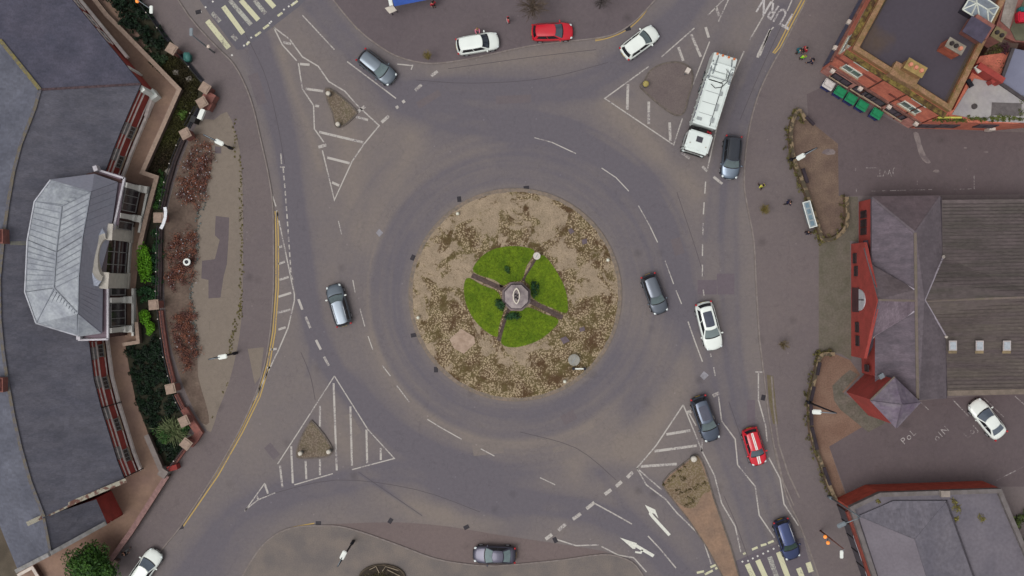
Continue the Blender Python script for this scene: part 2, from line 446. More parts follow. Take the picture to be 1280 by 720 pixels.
def slab(name, pts, m, z=.1, kerb=None, z0=-.02):
    """raised pavement (photo px outline at ground); kerb = list of px polylines carrying a kerb stone"""
    bm = B(); prism(bm, [W(*p) for p in pts], z0, z)
    o = struct(name, bm, m)
    o['org'] = (0, 0, 0)
    if kerb:
        bk = B()
        for k in kerb: wallstrip(bk, k, .13, -.02, z+.006)
        obj('kerb', bk, M['kerb'], o)
    return o
# ---- west pavement
kw = smoothpoly([(205, -30), (236, 20), (270, 58), (292, 80), (308, 110), (318, 140), (326, 175), (335, 215), (341, 255), (342, 300), (342, 360), (338, 415), (330, 460), (317, 500), (296, 545), (266, 597), (226, 658), (200, 690), (150, 760)], 3)
west = slab('pavement', kw+[(-60, 760), (-60, -30)], M['pave'], .10, [kw])
# ---- north plaza
kn = smoothpoly([(405, -15), (430, 17), (448, 37), (466, 52), (495, 70), (530, 79), (560, 78), (600, 71), (660, 58), (700, 53), (745, 48), (770, 42), (792, 28), (808, 12), (824, -6)], 3)
north = slab('pavement', kn+[(840, -30), (390, -30)], M['pave_dark'], .10, [kn])
# ---- south pavement and lay-by
ks = smoothpoly([(298, 730), (310, 708), (328, 682), (350, 665), (375, 658), (400, 657), (425, 658), (455, 666), (500, 682), (540, 697), (575, 704), (620, 707), (700, 700), (752, 693), (778, 697), (796, 708), (812, 735)], 3)
south = slab('pavement', ks, mat('south_paving', (112, 103, 97), .9, .15, .5, (98, 92, 90), fine=.12, fscale=10), .10, [ks])
bm = B(); poly(bm, [W(x, y, .006) for x, y in smoothpoly([(402, 656), (440, 654), (500, 653), (560, 658), (620, 668), (700, 680), (755, 689), (752, 692), (700, 699), (620, 706), (575, 703), (540, 696), (500, 681), (455, 665), (425, 657)], 2)])
struct('layby', bm, asphalt('layby_asphalt', (104, 92, 90), (98, 88, 88), False))
# ---- east pavement
ke = smoothpoly([(1015, -15), (985, 45), (958, 95), (944, 130), (934, 175), (930, 225), (934, 258), (942, 300), (945, 355), (949, 420), (955, 470), (961, 520), (970, 570), (983, 620), (1000, 657), (1016, 700), (1028, 735)], 3)
east = slab('pavement', ke+[(1300, 735), (1300, -15)], M['pave'], .10, [ke])
EZ = .10
def sheet(name, pts, m, z, sm=0):
    p = smoothpoly(pts, sm, True) if sm else pts
    bm = B(); poly(bm, [tuple(W(x, y))[:2]+(z,) for x, y in p]); return struct(name, bm, m)
# alley and car parks of the east side (flush sheets)
sheet('alley', [(1008, 118), (1030, 108), (1135, 161), (1290, 166), (1290, 243), (1048, 245), (1047, 180), (1010, 150)], M['carpark'], .106)
sheet('car_park', [(1036, 558), (1092, 524), (1125, 505), (1176, 498), (1290, 490), (1290, 608), (1090, 608), (1062, 628)], M['carpark'], .106)
dirt = mat('brown_dirt', (110, 93, 80), .95, .2, .6, (92, 76, 68), fine=.2, fscale=8)
dirt2 = mat('reddish_dirt', (120, 97, 83), .95, .2, .4, (104, 80, 68), fine=.16, fscale=8)
sheet('dirt_bed', [(990, 150), (1010, 150), (1047, 180), (1048, 245), (1055, 246), (1055, 280), (1040, 296), (1026, 302), (1018, 280), (1008, 240), (992, 205), (988, 175)], dirt, .11)
sheet('dirt_bed', [(1022, 444), (1042, 442), (1062, 450), (1075, 468), (1053, 492), (1107, 528), (1090, 526), (1036, 558), (1058, 622), (1045, 624), (1030, 596), (1016, 556), (1011, 510), (1016, 470)], dirt2, .11)
slabm = mat('mossy_paving', (98, 91, 82), .9, .2, .8, (87, 83, 71), fine=.15, fscale=6)
sheet('slab_path', [(1023, 304), (1040, 298), (1062, 302), (1064, 450), (1050, 442), (1023, 440)], slabm, .113)
sheet('slab_path', [(1055, 246), (1072, 246), (1072, 302), (1040, 300), (1055, 282)], slabm, .116)
sheet('slab_path', [(1040, 482), (1052, 470), (1062, 462), (1072, 468), (1052, 490), (1107, 528), (1085, 540), (1050, 512), (1042, 500)], mat('grey_paving', (100, 92, 84), .9, .2, 1, (84, 80, 70), fine=.2, fscale=6), .119)
# verge by the red car
sheet('verge', [(958, 468), (966, 470), (972, 530), (966, 530), (961, 505)], mat('verge_moss', (92, 84, 60), .95, .25, 2, (100, 90, 76), fine=.3), .113)
bm = B(); strip(bm, [(964, 470), (967, 510), (973, 555), (985, 592), (999, 622)], .16, .122); strip(bm, [(969, 560), (978, 600), (992, 632)], .12, .122)
struct('edging', bm, M['kerb'])
# tan precinct and planting beds of the west side
sheet('precinct', smoothpoly([(268, 150), (284, 140), (296, 170), (302, 205), (304, 260), (304, 340), (302, 400), (296, 440), (286, 480), (272, 515), (264, 540), (254, 530), (240, 505), (228, 478), (216, 440), (208, 400), (205, 340), (206, 280), (222, 215), (238, 175), (250, 150)], 2, True), M['tan'], .106)
dk = M['pave_dark']
sheet('paving_patch', [(270, 270), (287, 272), (286, 300), (284, 330), (280, 345), (276, 372), (261, 373), (261, 350), (252, 348), (253, 326), (269, 324), (275, 300), (269, 294)], dk, .110)
sheet('paving_patch', [(269, 183), (277, 184), (277, 192), (269, 192)], dk, .110)
sheet('paving_patch', [(310, 436), (330, 434), (326, 470), (319, 480)], M['tan'], .110)
bedm = mat('bed_soil', (84, 66, 60), .95, .2, 1.2, (64, 54, 50), fine=.3, fscale=6)
sheet('soil_bed', smoothpoly([(242, 168), (262, 172), (266, 200), (260, 232), (250, 262), (246, 300), (241, 350), (240, 390), (247, 430), (248, 470), (258, 505), (262, 528), (252, 528), (238, 502), (228, 478), (216, 440), (208, 400), (205, 340), (206, 285), (220, 222), (232, 188)], 2, True), mat('strip_soil', (102, 88, 78), .95, .2, .7, (88, 74, 66), fine=.2, fscale=5), .112)
for pts in () and ([(236, 186), (262, 180), (266, 205), (258, 232), (250, 256), (240, 262), (222, 258), (224, 235), (230, 205)],
            [(222, 286), (240, 288), (246, 310), (240, 352), (236, 362), (204, 360), (204, 330), (208, 300)],
            [(210, 392), (240, 388), (246, 410), (248, 440), (246, 460), (232, 462), (216, 430)]):
    sheet('soil_bed', smoothpoly(pts, 3, True), bedm, .114)
# west terrace behind the coping wall
terr = mat('terrace_paving', (138, 114, 98), .9, .12, .35, (120, 98, 88), fine=.08, fscale=4)
TERR = [(60, -30), (118, -30), (228, 114), (182, 217), (198, 223), (176, 310), (170, 360), (174, 402), (176, 427), (157, 430), (162, 460), (170, 500), (186, 542), (206, 588), (213, 590), (141, 702), (130, 760), (-60, 760), (-60, -30)]
sheet('terrace', TERR, terr, .125)
# garden of the west side, dark soil beneath its planting
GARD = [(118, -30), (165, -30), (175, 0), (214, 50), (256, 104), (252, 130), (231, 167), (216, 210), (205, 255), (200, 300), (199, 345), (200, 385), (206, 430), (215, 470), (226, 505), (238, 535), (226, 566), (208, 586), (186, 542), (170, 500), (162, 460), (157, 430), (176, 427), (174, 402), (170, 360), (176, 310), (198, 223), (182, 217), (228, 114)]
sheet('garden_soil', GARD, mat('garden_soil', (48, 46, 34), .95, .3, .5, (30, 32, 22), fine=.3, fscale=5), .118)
# ground west of the left hall
sheet('side_path', [(-60, 640), (-2, 650), (24, 715), (30, 760), (-60, 760)], mat('side_path_soil', (92, 84, 72), .95, .2, .5, fine=.15), .13)
sheet('road_patch', [(243, -10), (262, 18), (296, 62), (304, 62), (374, 8), (392, -10)], asphalt('crossing_asphalt', (92, 89, 95), (84, 82, 90), False), .003)
sheet('road_patch', [(908, 706), (975, 678), (1004, 672), (1018, 730), (915, 730)], asphalt('crossing_asphalt_south', (93, 86, 92), (86, 80, 87), False), .003)
stn = mat('pale_splash', (122, 112, 110), .9, .2, 1.5, (100, 90, 91), fine=.2, sharp=(.4, .6))
sheet('pale_splash', smoothpoly([(1141, 166), (1148, 167), (1151, 180), (1157, 195), (1163, 203), (1157, 204), (1149, 195), (1145, 180)], 2, True), stn, .109)
for cx_, cy_, r_ in ((1206, 185, 1), (1170, 214, 2), (1232, 190, 1.5), (1036, 190, 4)):
    sheet('pale_splash', [(cx_+r_*2*math.cos(i*.9)*(1+.3*(i%2)), cy_+r_*math.sin(i*.9)) for i in range(7)], stn, .114)
# dark fresh tarmac patches in the road
for pts in ([(896, 342), (918, 342), (918, 368), (897, 368)], [(872, 350), (896, 350), (896, 368), (872, 368)], [(934, 500), (944, 500), (944, 540), (934, 540)]):
    sheet('road_patch', pts, asphalt('patch_asphalt', (98, 89, 94), (90, 82, 90), False), .004)
pm1 = asphalt('repair_asphalt', (99, 91, 93), (90, 84, 90), False); pm2_ = asphalt('pale_repair_asphalt', (113, 105, 101), (105, 97, 96), False)
for i, pts in enumerate([[(590, 555), (628, 552), (630, 566), (592, 570)], [(700, 520), (716, 512), (722, 523), (706, 532)], [(520, 128), (548, 112), (552, 119), (524, 136)], [(430, 520), (438, 516), (452, 540), (444, 545)],
    [(310, 95), (322, 90), (334, 128), (322, 132)], [(838, 300), (850, 296), (856, 316), (844, 320)], [(690, 560), (730, 552), (732, 558), (692, 566)], [(620, 120), (664, 118), (664, 128), (620, 130)], [(330, 560), (338, 553), (350, 568), (342, 575)]]):
    sheet('road_repair', pts, pm1 if i % 3 else pm2_, .005)
bm = B()
for s in ([(448, 590), (480, 612), (528, 645)], [(376, 440), (388, 470), (394, 500)], [(911, 502), (924, 540), (936, 580)], [(560, 86), (660, 72), (745, 62)], [(300, 30), (330, 90), (346, 150), (356, 205)], [(520, 100), (590, 104), (680, 98), (760, 78)], [(846, 240), (866, 300), (880, 345)], [(650, 540), (720, 560), (770, 600)], [(330, 620), (420, 600), (520, 612), (600, 640)], [(925, 150), (950, 90), (978, 30)], [(905, 620), (920, 655), (936, 700)]):
    strip(bm, smoothpoly(s, 4), .045, .007)
struct('road_seam', bm, mat('bitumen_seam', (78, 72, 76), .8, .2, 3))
bm = B()
for q in ([(470, 291), (474, 286), (479, 291), (474, 296)], [(875, 470), (880, 464), (886, 469), (880, 475)]):
    poly(bm, [tuple(W(*p))[:2]+(.006,) for p in q])
struct('pale_patch', bm, mat('pale_patch', (140, 138, 144), .9, .15, 3))

# ------------------------------------------------------------------ road markings
def mark(name, segs, w=.13, m='line', z=.010):
    bm = B()
    for s in segs: strip(bm, s, w, z)
    o = obj(name, bm, M[m], road); return o
# north-west splitter hatching
mark('hatching_border', [[(342, 34), (353, 56), (371, 76)], [(342, 34), (362, 49), (378, 71), (398, 83), (411, 102), (431, 114), (447, 132), (474, 157), (455, 180), (440, 202), (418, 250), (403, 188)],
     [(373, 79), (378, 111), (392, 132), (393, 161), (405, 178)]], .13)
mark('hatching_bar', [[(354, 53), (364, 55)], [(375, 80), (387, 81)], [(382, 111), (404, 114)], [(394, 132), (399, 133)], [(399, 165), (454, 178)], [(409, 197), (437, 204)], [(415, 228), (424, 232)], [(445, 146), (460, 150)]], .24)
mark('lane_line', [[(378, 19), (418, 62)], [(434, 77), (462, 98), (495, 123)], [(496, 80), (515, 82)], [(516, 81), (514, 87)]], .12)
mark('give_way_line', [[(539, 95), (547, 89)], [(519, 113), (527, 106)], [(503, 128), (506, 126)], [(495, 135), (498, 133)], [(477, 153), (486, 145)], [(447, 140), (456, 133)], [(398, 184), (408, 181)]], .30)
# dashed cycle-lane line, west
mark('lane_line', dashes([(354, 210), (356, 232), (361, 300), (364, 345), (367, 352)], 6, 3.6)+[[(339, 240), (345, 258)], [(351, 192), (352, 205)], [(350, 209), (356, 209)]], .13)
mark('hatching_border', [[(346, 263), (368, 368), (368, 376), (360, 410), (348, 438), (330, 475), (318, 500)]], .13)
mark('hatching_bar', [[(348, 309), (353, 308)], [(348, 330), (356, 327)], [(349, 350), (361, 346)], [(348, 371), (364, 366)], [(347, 391), (363, 387)], [(348, 412), (357, 409)], [(338, 437), (346, 436)], [(334, 460), (338, 459)]], .22)
mark('give_way_line', [[(373, 374), (378, 387)], [(382, 396), (388, 410)], [(395, 425), (401, 437)], [(405, 446), (411, 457)]], .24)
mark('lane_line', [[(423, 276), (427, 293)], [(441, 350), (444, 366)], [(450, 386), (456, 408)], [(460, 420), (466, 437)]], .10, 'line')
# circulatory arcs
mark('lane_line', [[(478, 457), (488, 470)], [(496, 482), (512, 503)], [(534, 524), (552, 535), (577, 549)], [(601, 561), (618, 570)], [(675, 597), (694, 606)],
     [(668, 172), (690, 178), (720, 192)], [(752, 210), (770, 222), (786, 239)], [(798, 257), (812, 282), (822, 303)], [(831, 325), (842, 355)], [(845, 363), (852, 380)]], .10)
# south-west splitter hatching
mark('hatching_border', [[(418, 470), (373, 540), (347, 580)], [(418, 470), (460, 537), (493, 573), (440, 587)], [(368, 606), (416, 592)], [(306, 639), (331, 604)], [(306, 638), (322, 625), (344, 616)]], .11)
mark('hatching_bar', [[(350, 582), (353, 609)], [(364, 558), (366, 604)], [(400, 507), (400, 533)], [(417, 479), (421, 588)], [(438, 508), (440, 582)], [(458, 537), (459, 579)], [(476, 560), (476, 575)], [(382, 576), (383, 599)], [(400, 574), (400, 594)], [(331, 605), (335, 617)], [(321, 620), (323, 624)]], .2)
# north-east splitter hatching
mark('hatching_border', [[(811, 83), (756, 123), (842, 181), (853, 148)], [(827, 71), (868, 35)], [(885, 19), (904, 0), (912, -10)], [(866, 106), (887, 52)], [(898, 27), (915, -10)]], .12)
mark('hatching_bar', [[(785, 105), (784, 137)], [(811, 127), (811, 155)], [(837, 153), (838, 176)], [(848, 59), (854, 76)], [(864, 43), (876, 71)], [(895, 9), (899, 20)], [(882, 34), (886, 47)]], .26, 'line')
mark('lane_line', [[(974, -12), (960, 10), (937, 50)], [(930, 64), (914, 100), (898, 150), (884, 213)], [(967, 34), (962, 39), (950, 70)], [(990, 0), (984, 14)]], .13)
mark('lane_line', [[(963, 37), (948, 68), (947, 72)]], .26)
mark('give_way_line', [[(852, 191), (862, 198)], [(878, 208), (884, 214)], [(892, 221), (903, 230)]], .26)
mark('lane_line', dashes([(882, 227), (879, 270), (878, 318), (878, 346)], 15, 11)+[[(879, 362), (880, 370)], [(888, 442), (889, 446)], [(892, 459), (894, 470)], [(860, 402), (868, 425), (878, 452)]], .12)
# south-east splitter and approach lanes
mark('hatching_border', [[(854, 506), (820, 557), (796, 585), (827, 612)], [(854, 506), (868, 540), (878, 565), (893, 594), (902, 629), (919, 658), (926, 690)],
     [(796, 585), (808, 606), (832, 624), (846, 641), (878, 672), (889, 705)], [(861, 516), (870, 532)], [(878, 548), (877, 565)]], .13)
mark('hatching_bar', [[(833, 543), (863, 538)], [(818, 564), (871, 557)], [(801, 583), (846, 580)]], .26)
mark('give_way_line', [[(891, 495), (899, 491)], [(859, 516), (864, 514)], [(784, 597), (791, 590)], [(770, 608), (777, 602)], [(756, 618), (764, 612)], [(733, 636), (743, 628)], [(716, 649), (726, 642)], [(698, 663), (707, 655)], [(682, 674), (690, 668)]], .34)
mark('lane_line', [[(898, 495), (902, 526), (919, 549), (922, 581), (944, 608), (949, 644), (968, 672)], [(948, 466), (948, 500), (957, 532), (959, 552)], [(961, 572), (975, 598), (980, 630), (998, 657)], [(944, 465), (953, 465)],
     [(743, 629), (765, 641), (790, 655)], [(810, 670), (825, 686), (845, 710)], [(695, 674), (720, 682), (748, 681)], [(752, 683), (773, 694), (792, 697), (808, 715)]], .13)
# turn arrows
def arrow(segs, polys):
    bm = B()
    for s, w in segs: strip(bm, s, w, .010)
    for p in polys: poly(bm, [tuple(W(*q))[:2]+(.014,) for q in p])
    obj('turn_arrow', bm, mat('arrow_paint', (206, 206, 196), .8, .08, 6), road)
arrow([([(837, 669), (816, 646), (813, 642), (815, 637)], .30)], [[(806, 631), (819, 637), (823, 648), (818, 642), (812, 641)]])
arrow([([(817, 695), (795, 682)], .32), ([(803, 687), (801, 691), (794, 690)], .18)], [[(775, 672), (796, 679), (794, 686), (791, 686)]])
# yellow lines
mark('double_yellow_line', [[(344, 264), (345, 300), (345, 360), (341, 415), (334, 455), (322, 495), (300, 540), (270, 592), (226, 657)], [(347, 264), (348, 300), (348, 360), (344, 415), (337, 456), (325, 496), (303, 541), (273, 594), (229, 658)]], .12, 'yellow')
mark('double_yellow_line', [smoothpoly([(744, 51), (762, 47), (784, 37), (802, 21), (812, 6), (818, -5)], 4), smoothpoly([(744, 49), (760, 45), (782, 35), (799, 20), (809, 5), (815, -5)], 4)], .10, 'yellow')
mark('double_yellow_line', [smoothpoly([(306, 722), (318, 698), (336, 675), (360, 661), (393, 654)], 4), smoothpoly([(309, 722), (321, 700), (339, 678), (362, 664), (393, 657)], 4)], .10, 'yellow')
mark('double_yellow_line', [[(1002, 0), (990, 22), (972, 58), (966, 66)], [(1006, 0), (993, 24), (975, 59), (968, 67)]], .12, 'yellow')
mark('yellow_line', [[(421, 3), (434, 20), (447, 36)]], .2, 'yellow_pale')
# zebra crossings and their zigzag stop lines
mark('zebra_crossing', [[(259, 26), (286, 60)]], .52, 'zebra')
mark('zebra_crossing', [[(279, 8), (304, 42)], [(301, 0), (323, 25)], [(333, -2), (343, 9)]], .48, 'zebra')
mark('zebra_crossing', [[(287, 0), (314, 31)], [(318, 0), (332, 17)], [(265, 16), (275, 27)], [(290, 44), (296, 50)]], .42, 'zebra_worn')
mark('zebra_crossing', [[(912+22, 705), (942, 722)], [(947, 700), (957, 722)], [(973, 690), (985, 722)], [(998, 710), (1003, 722)], [(1010, 703), (1014, 715)]], .52, 'zebra')
mark('zebra_crossing', [[(962, 696), (971, 722)]], .48, 'zebra_worn')
mark('stop_line', [[(319, 45), (326, 40)], [(329, 36), (336, 31)], [(347, 20), (353, 16)], [(364, 7), (372, 1)], [(308, 56), (312, 52)], [(881, 718), (891, 713)], [(894, 711), (898, 709)], [(888, 709), (895, 706)],
     [(929, 693), (932, 691)], [(940, 687), (947, 684)], [(960, 679), (967, 676)], [(951, 682), (958, 680)]], .22, 'zebra')
mark('stop_line', [[(862+9, 716), (880, 714)]], .22, 'zebra')
bm = B()
for x, y in [(290, 69), (337, 29), (339, 27), (355, 12), (361, 8), (367, 4), (305, 57), (310, 53), (257, 9), (266, 2), (251, 15), (928, 702), (935, 701), (941, 698), (947, 695), (954, 692), (960, 689), (967, 686), (974, 682), (314, 47)]:
    c = W(x, y); box(bm, (c.x, c.y, .012), (.16, .16, .01), R(35))
obj('crossing_stud', bm, mat('stud_white', (200, 198, 192), .6, .05), road)
# lettering
def lettering(txt, px, py, size, ang, sx, m, name='lettering', z=.012, parent=None, track=1.0, ex=.004, bold=0):
    cu = bpy.data.curves.new('t', 'FONT'); cu.body = txt; cu.size = size; cu.align_x = 'CENTER'; cu.align_y = 'CENTER'; cu.extrude = ex; cu.offset = bold
    cu.space_character = track
    t = bpy.data.objects.new('t', cu); COL.objects.link(t)
    bpy.context.view_layer.update()
    mesh = bpy.data.meshes.new_from_object(t.evaluated_get(bpy.context.evaluated_depsgraph_get()))
    COL.objects.unlink(t); bpy.data.objects.remove(t)
    w = W(px, py)
    mesh.transform(Matrix.Translation((w.x, w.y, z)) @ Matrix.Rotation(ang, 4, 'Z') @ Matrix.Diagonal((sx, 1, 1, 1)))
    mesh.materials.clear(); mesh.materials.append(m)
    o = bpy.data.objects.new(name, mesh); COL.objects.link(o)
    o.parent = parent or road
    return o
M['letter'] = worn_paint('lettering_paint', (176, 172, 170), .42)
# TURN reads towards the junction: up = down-left in the picture
ua = math.atan2(-.87, -.5)-math.pi/2
lettering('TURN', 970, 16, 2.3, ua, .62, M['letter'], bold=.035)
bm = B(); strip(bm, [(1069, 210), (1069, 214)], .1, .118); strip(bm, [(1082, 210), (1096, 210)], .08, .118)
for s in dashes([(1088, 239), (1165, 237)], 20, 4)+dashes([(1190, 237), (1218, 236)], 6, 3): strip(bm, s, .08, .118)
strip(bm, [(1146, 225), (1146, 231)], .08, .118); strip(bm, [(1217, 219), (1217, 236)], .09, .118); strip(bm, [(1070, 236), (1070, 241)], .1, .118)
pm = struct('parking_marking', bm, M['line_faint'])
lettering(')WT', 1107, 216, 1.0, math.pi, .9, M['line_faint'], 'lettering', .118, pm)
bm = B()
for a, b in [((1151, 503), (1160, 512)), ((1190, 499), (1210, 520)), ((1229, 497), (1254, 521)), ((1268, 495), (1281, 507)), ((1089, 526), (1095, 532)), ((1245, 600), (1281, 582))]:
    strip(bm, [a, b], .1, .118)
pm2 = struct('parking_marking', bm, M['line_faint'])
for t, x, y in (('PoL', 1135, 546), ('oIN', 1176, 542), ('LoJ', 1213, 540)):
    lettering(t, x, y, .95, R(42), 1.0, M['line_faint'], 'lettering', .118, pm2, 1.25)

# gully covers
gc = thing('drain_cover', 'square dark drain cover', 'drain cover', W(398, 654))
bm = B(); box(bm, (0, 0, .012), (.55, .4, .02)); obj('frame', bm, M['dark_metal'], None).parent = gc
bm = B()
for i in range(5): box(bm, (-.2+i*.1, 0, .026), (.035, .34, .012))
obj('grate', bm, mat('iron', (58, 50, 54), .7), None).parent = gc
DR = [(398, 654, 'at the end of the double yellow line on the south corner'), (488, 651, 'midway along the edge of the south lay-by'), (583, 659, 'north-west of the dark parked saloon in the lay-by'),
      (694, 675, 'at the start of the kerbside line beside the two turn arrows'), (785, 36, 'under the yellow lines left of the white coupe'), (574, 249, 'on the top left rim of the round island'), (516, 322, 'on the left rim of the round island, upper of two'),
      (517, 419, 'on the left rim of the round island, lower of two'), (545, 462, 'on the lower left rim of the round island'), (658, 235, 'on the top rim of the round island'), (954, 497, 'beside the mossy verge above the red striped car'),
      (248, 15, 'at the kerb beside the top left zebra crossing'), (226, 659, 'at the lower end of the long double yellow line')]
for i, (x, y, t) in enumerate(DR):
    lab = 'dark iron drain cover '+t
    if i == 0: gc['label'] = lab; gc['group'] = 'drain covers along the kerbs'
    else: clone(gc, W(x, y, .002), R(random.uniform(0, 180)), lab, 'drain covers along the kerbs')
# ------------------------------------------------------------------ vehicles
def paint(name, rgb, metal=.0, rough=.3):
    return mat('car_paint_'+name, rgb, rough, .03, 1, fine=.015, metal=metal, spec=.5, coat=.35)
def lerp(a, b, t): return a+(b-a)*t
def interp(tab, f, k):
    for a, b in zip(tab, tab[1:]):
        if f <= b[0]: return lerp(a[k], b[k], (f-a[0])/(b[0]-a[0]))
    return tab[-1][k]
def car(name, label, px, py, ang, L, Wd, Ht, pm, style='hatch', rails=None, sunroof=False, stripes=False, roofmat=None,
        mirror=None, z=0.0, tails=True, panel=None, windm=None, group='cars on and around the roundabout', cat='car', soft=False):
    loc = W(px, py, z+.8); loc.z = z       # its middle height projects onto the pixel
    T = thing(name, label, cat, (0, 0, 0), group)
    hw = Wd/2
    tab = {'hatch': [(0, .60, .56, .34), (.015, .76, .66, .24), (.05, .90, .75, .2), (.14, .975, .84, .18), (.27, 1, .97, .18), (.45, 1, .99, .18), (.8, .985, 1.0, .18), (.93, .93, .98, .2), (.975, .84, .9, .26), (1, .7, .72, .36)],
           'saloon': [(0, .58, .54, .34), (.015, .74, .64, .24), (.05, .89, .73, .2), (.14, .97, .82, .18), (.29, 1, .95, .18), (.5, 1, .97, .18), (.78, .985, .99, .18), (.92, .92, .98, .2), (.975, .82, .9, .26), (1, .66, .74, .36)]}['saloon' if style == 'saloon' else 'hatch']
    k = (Ht-1.45)*.5
    bm = B(); rings = []
    fs = [0, .015, .03, .05, .09, .14, .2, .27, .35, .45, .57, .7, .8, .88, .93, .96, .985, 1]
    for f in fs:
        w = interp(tab, f, 1)*hw; zt = interp(tab, f, 2)+k; zb = interp(tab, f, 3)
        x = L/2-f*L
        half = [(0, zt), (.35*w, zt-.004), (.68*w, zt-.02), (.88*w, zt-.06), (.97*w, zt-.13), (w, zt-.26), (w, (zt+zb)/2), (w*.97, zb+.1), (w*.8, zb)]
        cur = .26*(1-f/.2) if f < .2 else (-.16*(f-.86)/.14 if f > .86 else 0)
        pts = []
        for y, zz in half+[(0, zb)]: pts.append((x-cur*(abs(y)/hw)**2.4, y, zz))
        full = pts+[(p[0], -p[1], p[2]) for p in pts[-2:0:-1]]
        rings.append([bm.verts.new(p) for p in full])
    n = len(rings[0])
    for a, b in zip(rings, rings[1:]):
        for i in range(n): bm.faces.new((a[i], a[(i+1) % n], b[(i+1) % n], b[i]))
    for rr in (rings[0], rings[-1]):
        h = n//2
        for i in range(h): 
            j = n-i
            try: bm.faces.new((rr[i], rr[(i+1)], rr[(n-i-1) % n], rr[(n-i) % n]))
            except ValueError: pass
    def P(name, bm, m, smooth=False, par=None):
        me = bpy.data.meshes.new(name); bmesh.ops.recalc_face_normals(bm, faces=bm.faces); bm.to_mesh(me); bm.free()
        if smooth:
            for q in me.polygons: q.use_smooth = True
        me.materials.append(m); o = bpy.data.objects.new(name, me); COL.objects.link(o); o.parent = par or T; return o
    P('body', bm, pm, True)
    # cabin
    zb = .93+k
    fr = {'hatch': (.25, .43, .975, .90), 'estate': (.25, .41, .985, .94), 'suv': (.24, .39, .98, .92), 'saloon': (.27, .45, .90, .70), 'coupe': (.28, .46, .93, .74)}[style]
    xf = lambda t: L/2-L*lerp(fr[0], fr[1], t); xr = lambda t: L/2-L*lerp(fr[2], fr[3], t**1.1)
    hwt = lambda t: hw*lerp(.90, .66 if style != 'suv' else .70, t)
    zt = lambda t: lerp(zb, Ht-.05, t-(.08*t*(1-t)))
    F = lambda t, s: Vector((xf(t)-.14*s*s, s*hwt(t)*.98, zt(t)))
    Rr = lambda t, s: Vector((xr(t)+.10*s*s, s*hwt(t)*.93, zt(t)))
    def Sd(t, u, sg): 
        a = F(t, sg); b = Rr(t, sg); p = a.lerp(b, u); p.y += sg*.035*math.sin(math.pi*u); return p
    def grid(fn, nu, nv, off=0, solid=0):
        bm = B(); g = [[fn(i/nu, j/nv) for j in range(nv+1)] for i in range(nu+1)]
        v = [[bm.verts.new(q) for q in row] for row in g]
        for i in range(nu):
            for j in range(nv): bm.faces.new((v[i][j], v[i+1][j], v[i+1][j+1], v[i][j+1]))
        bmesh.ops.recalc_face_normals(bm, faces=bm.faces)
        return bm
    ctr = Vector((0, 0, .6))
    def out(p, d):
        v = Vector((p.x*.15, p.y, p.z-.7)); 
        return p+v.normalized()*d
    bm = B()
    for fn in (lambda u, v: F(u, 2*v-1), lambda u, v: Rr(u, 2*v-1), lambda u, v: Sd(u, v, 1), lambda u, v: Sd(u, v, -1)):
        g = [[fn(i/4, j/8) for j in range(9)] for i in range(5)]
        vv = [[bm.verts.new(q) for q in row] for row in g]
        for i in range(4):
            for j in range(8): bm.faces.new((vv[i][j], vv[i+1][j], vv[i+1][j+1], vv[i][j+1]))
    bmesh.ops.remove_doubles(bm, verts=bm.verts, dist=.002)
    P('pillar', bm, pm, True)
    def rf(u, v):
        s = 2*v-1; a = F(1, s); b = Rr(1, s); p = a.lerp(b, u); p.z += .055*(1-s*s*s*s)*(.6+.4*math.sin(math.pi*u)); p.y += s*.03*math.sin(math.pi*u); return p
    rm = roofmat or pm
    P('roof', grid(rf, 8, 8), rm, True)
    ww = windm or M['wind']
    P('windscreen', grid(lambda u, v: out(F(lerp(.06, .96, u), lerp(-.93, .93, v)), .008)+Vector((.006, 0, 0)), 4, 8), ww, True)
    P('rear_window', grid(lambda u, v: out(Rr(lerp(.18, .9, u), lerp(-.88, .88, v)), .008)-Vector((.006, 0, 0)), 4, 8), M['glass'] if style != 'saloon' else ww, True)
    for sg in (1, -1):
        for a, b in ((.06, .46), (.49, .90)):
            P('side_window', grid(lambda u, v: Sd(lerp(.12, .93, u), lerp(a, b, v), sg)+Vector((0, sg*.012, .004)), 4, 5), M['glass'], True)
    if sunroof:
        P('sunroof', grid(lambda u, v: rf(lerp(.12, .8, u), lerp(.14, .86, v))+Vector((0, 0, .012)), 4, 4), panel or mat('sunroof_glass', (62, 66, 80), .12, .1, spec=.7), True)
    if stripes:
        for sg in (-1, 1):
            c = .5+sg*.062
            o = P('stripe', grid(lambda u, v: rf(lerp(.02, .98, u), lerp(c-.042, c+.042, v))+Vector((0, 0, .014)), 6, 2), M['white'], True)
            bm = B(); g = []
            for i in range(7):
                f = lerp(.035, .25, i/6); x = L/2-f*L
                zz = interp(tab, f, 2)+k+.012
                g.append((bm.verts.new((x, sg*.09-.06, zz)), bm.verts.new((x, sg*.09+.06, zz))))
            for a, b in zip(g, g[1:]): bm.faces.new((a[0], a[1], b[1], b[0]))
            P('stripe', bm, M['white'])
    if rails:
        for sg in (-1, 1):
            bm = B(); tube(bm, [rf(u, .5+sg*.44)+Vector((0, 0, .05)) for u in (.04, .3, .6, .96)], .028, 6); P('roof_rail', bm, rails, True)
    # cowl / wiper line
    bm = B(); g = [F(0.0, s)+Vector((.05, 0, .02)) for s in [-.9+.2*i for i in range(10)]]
    g2 = [F(0.04, s)+Vector((-.02, 0, .025)) for s in [-.9+.2*i for i in range(10)]]
    va = [bm.verts.new(q) for q in g]; vb = [bm.verts.new(q) for q in g2]
    for i in range(9): bm.faces.new((va[i], va[i+1], vb[i+1], vb[i]))
    P('wiper_cowl', bm, M['black'])
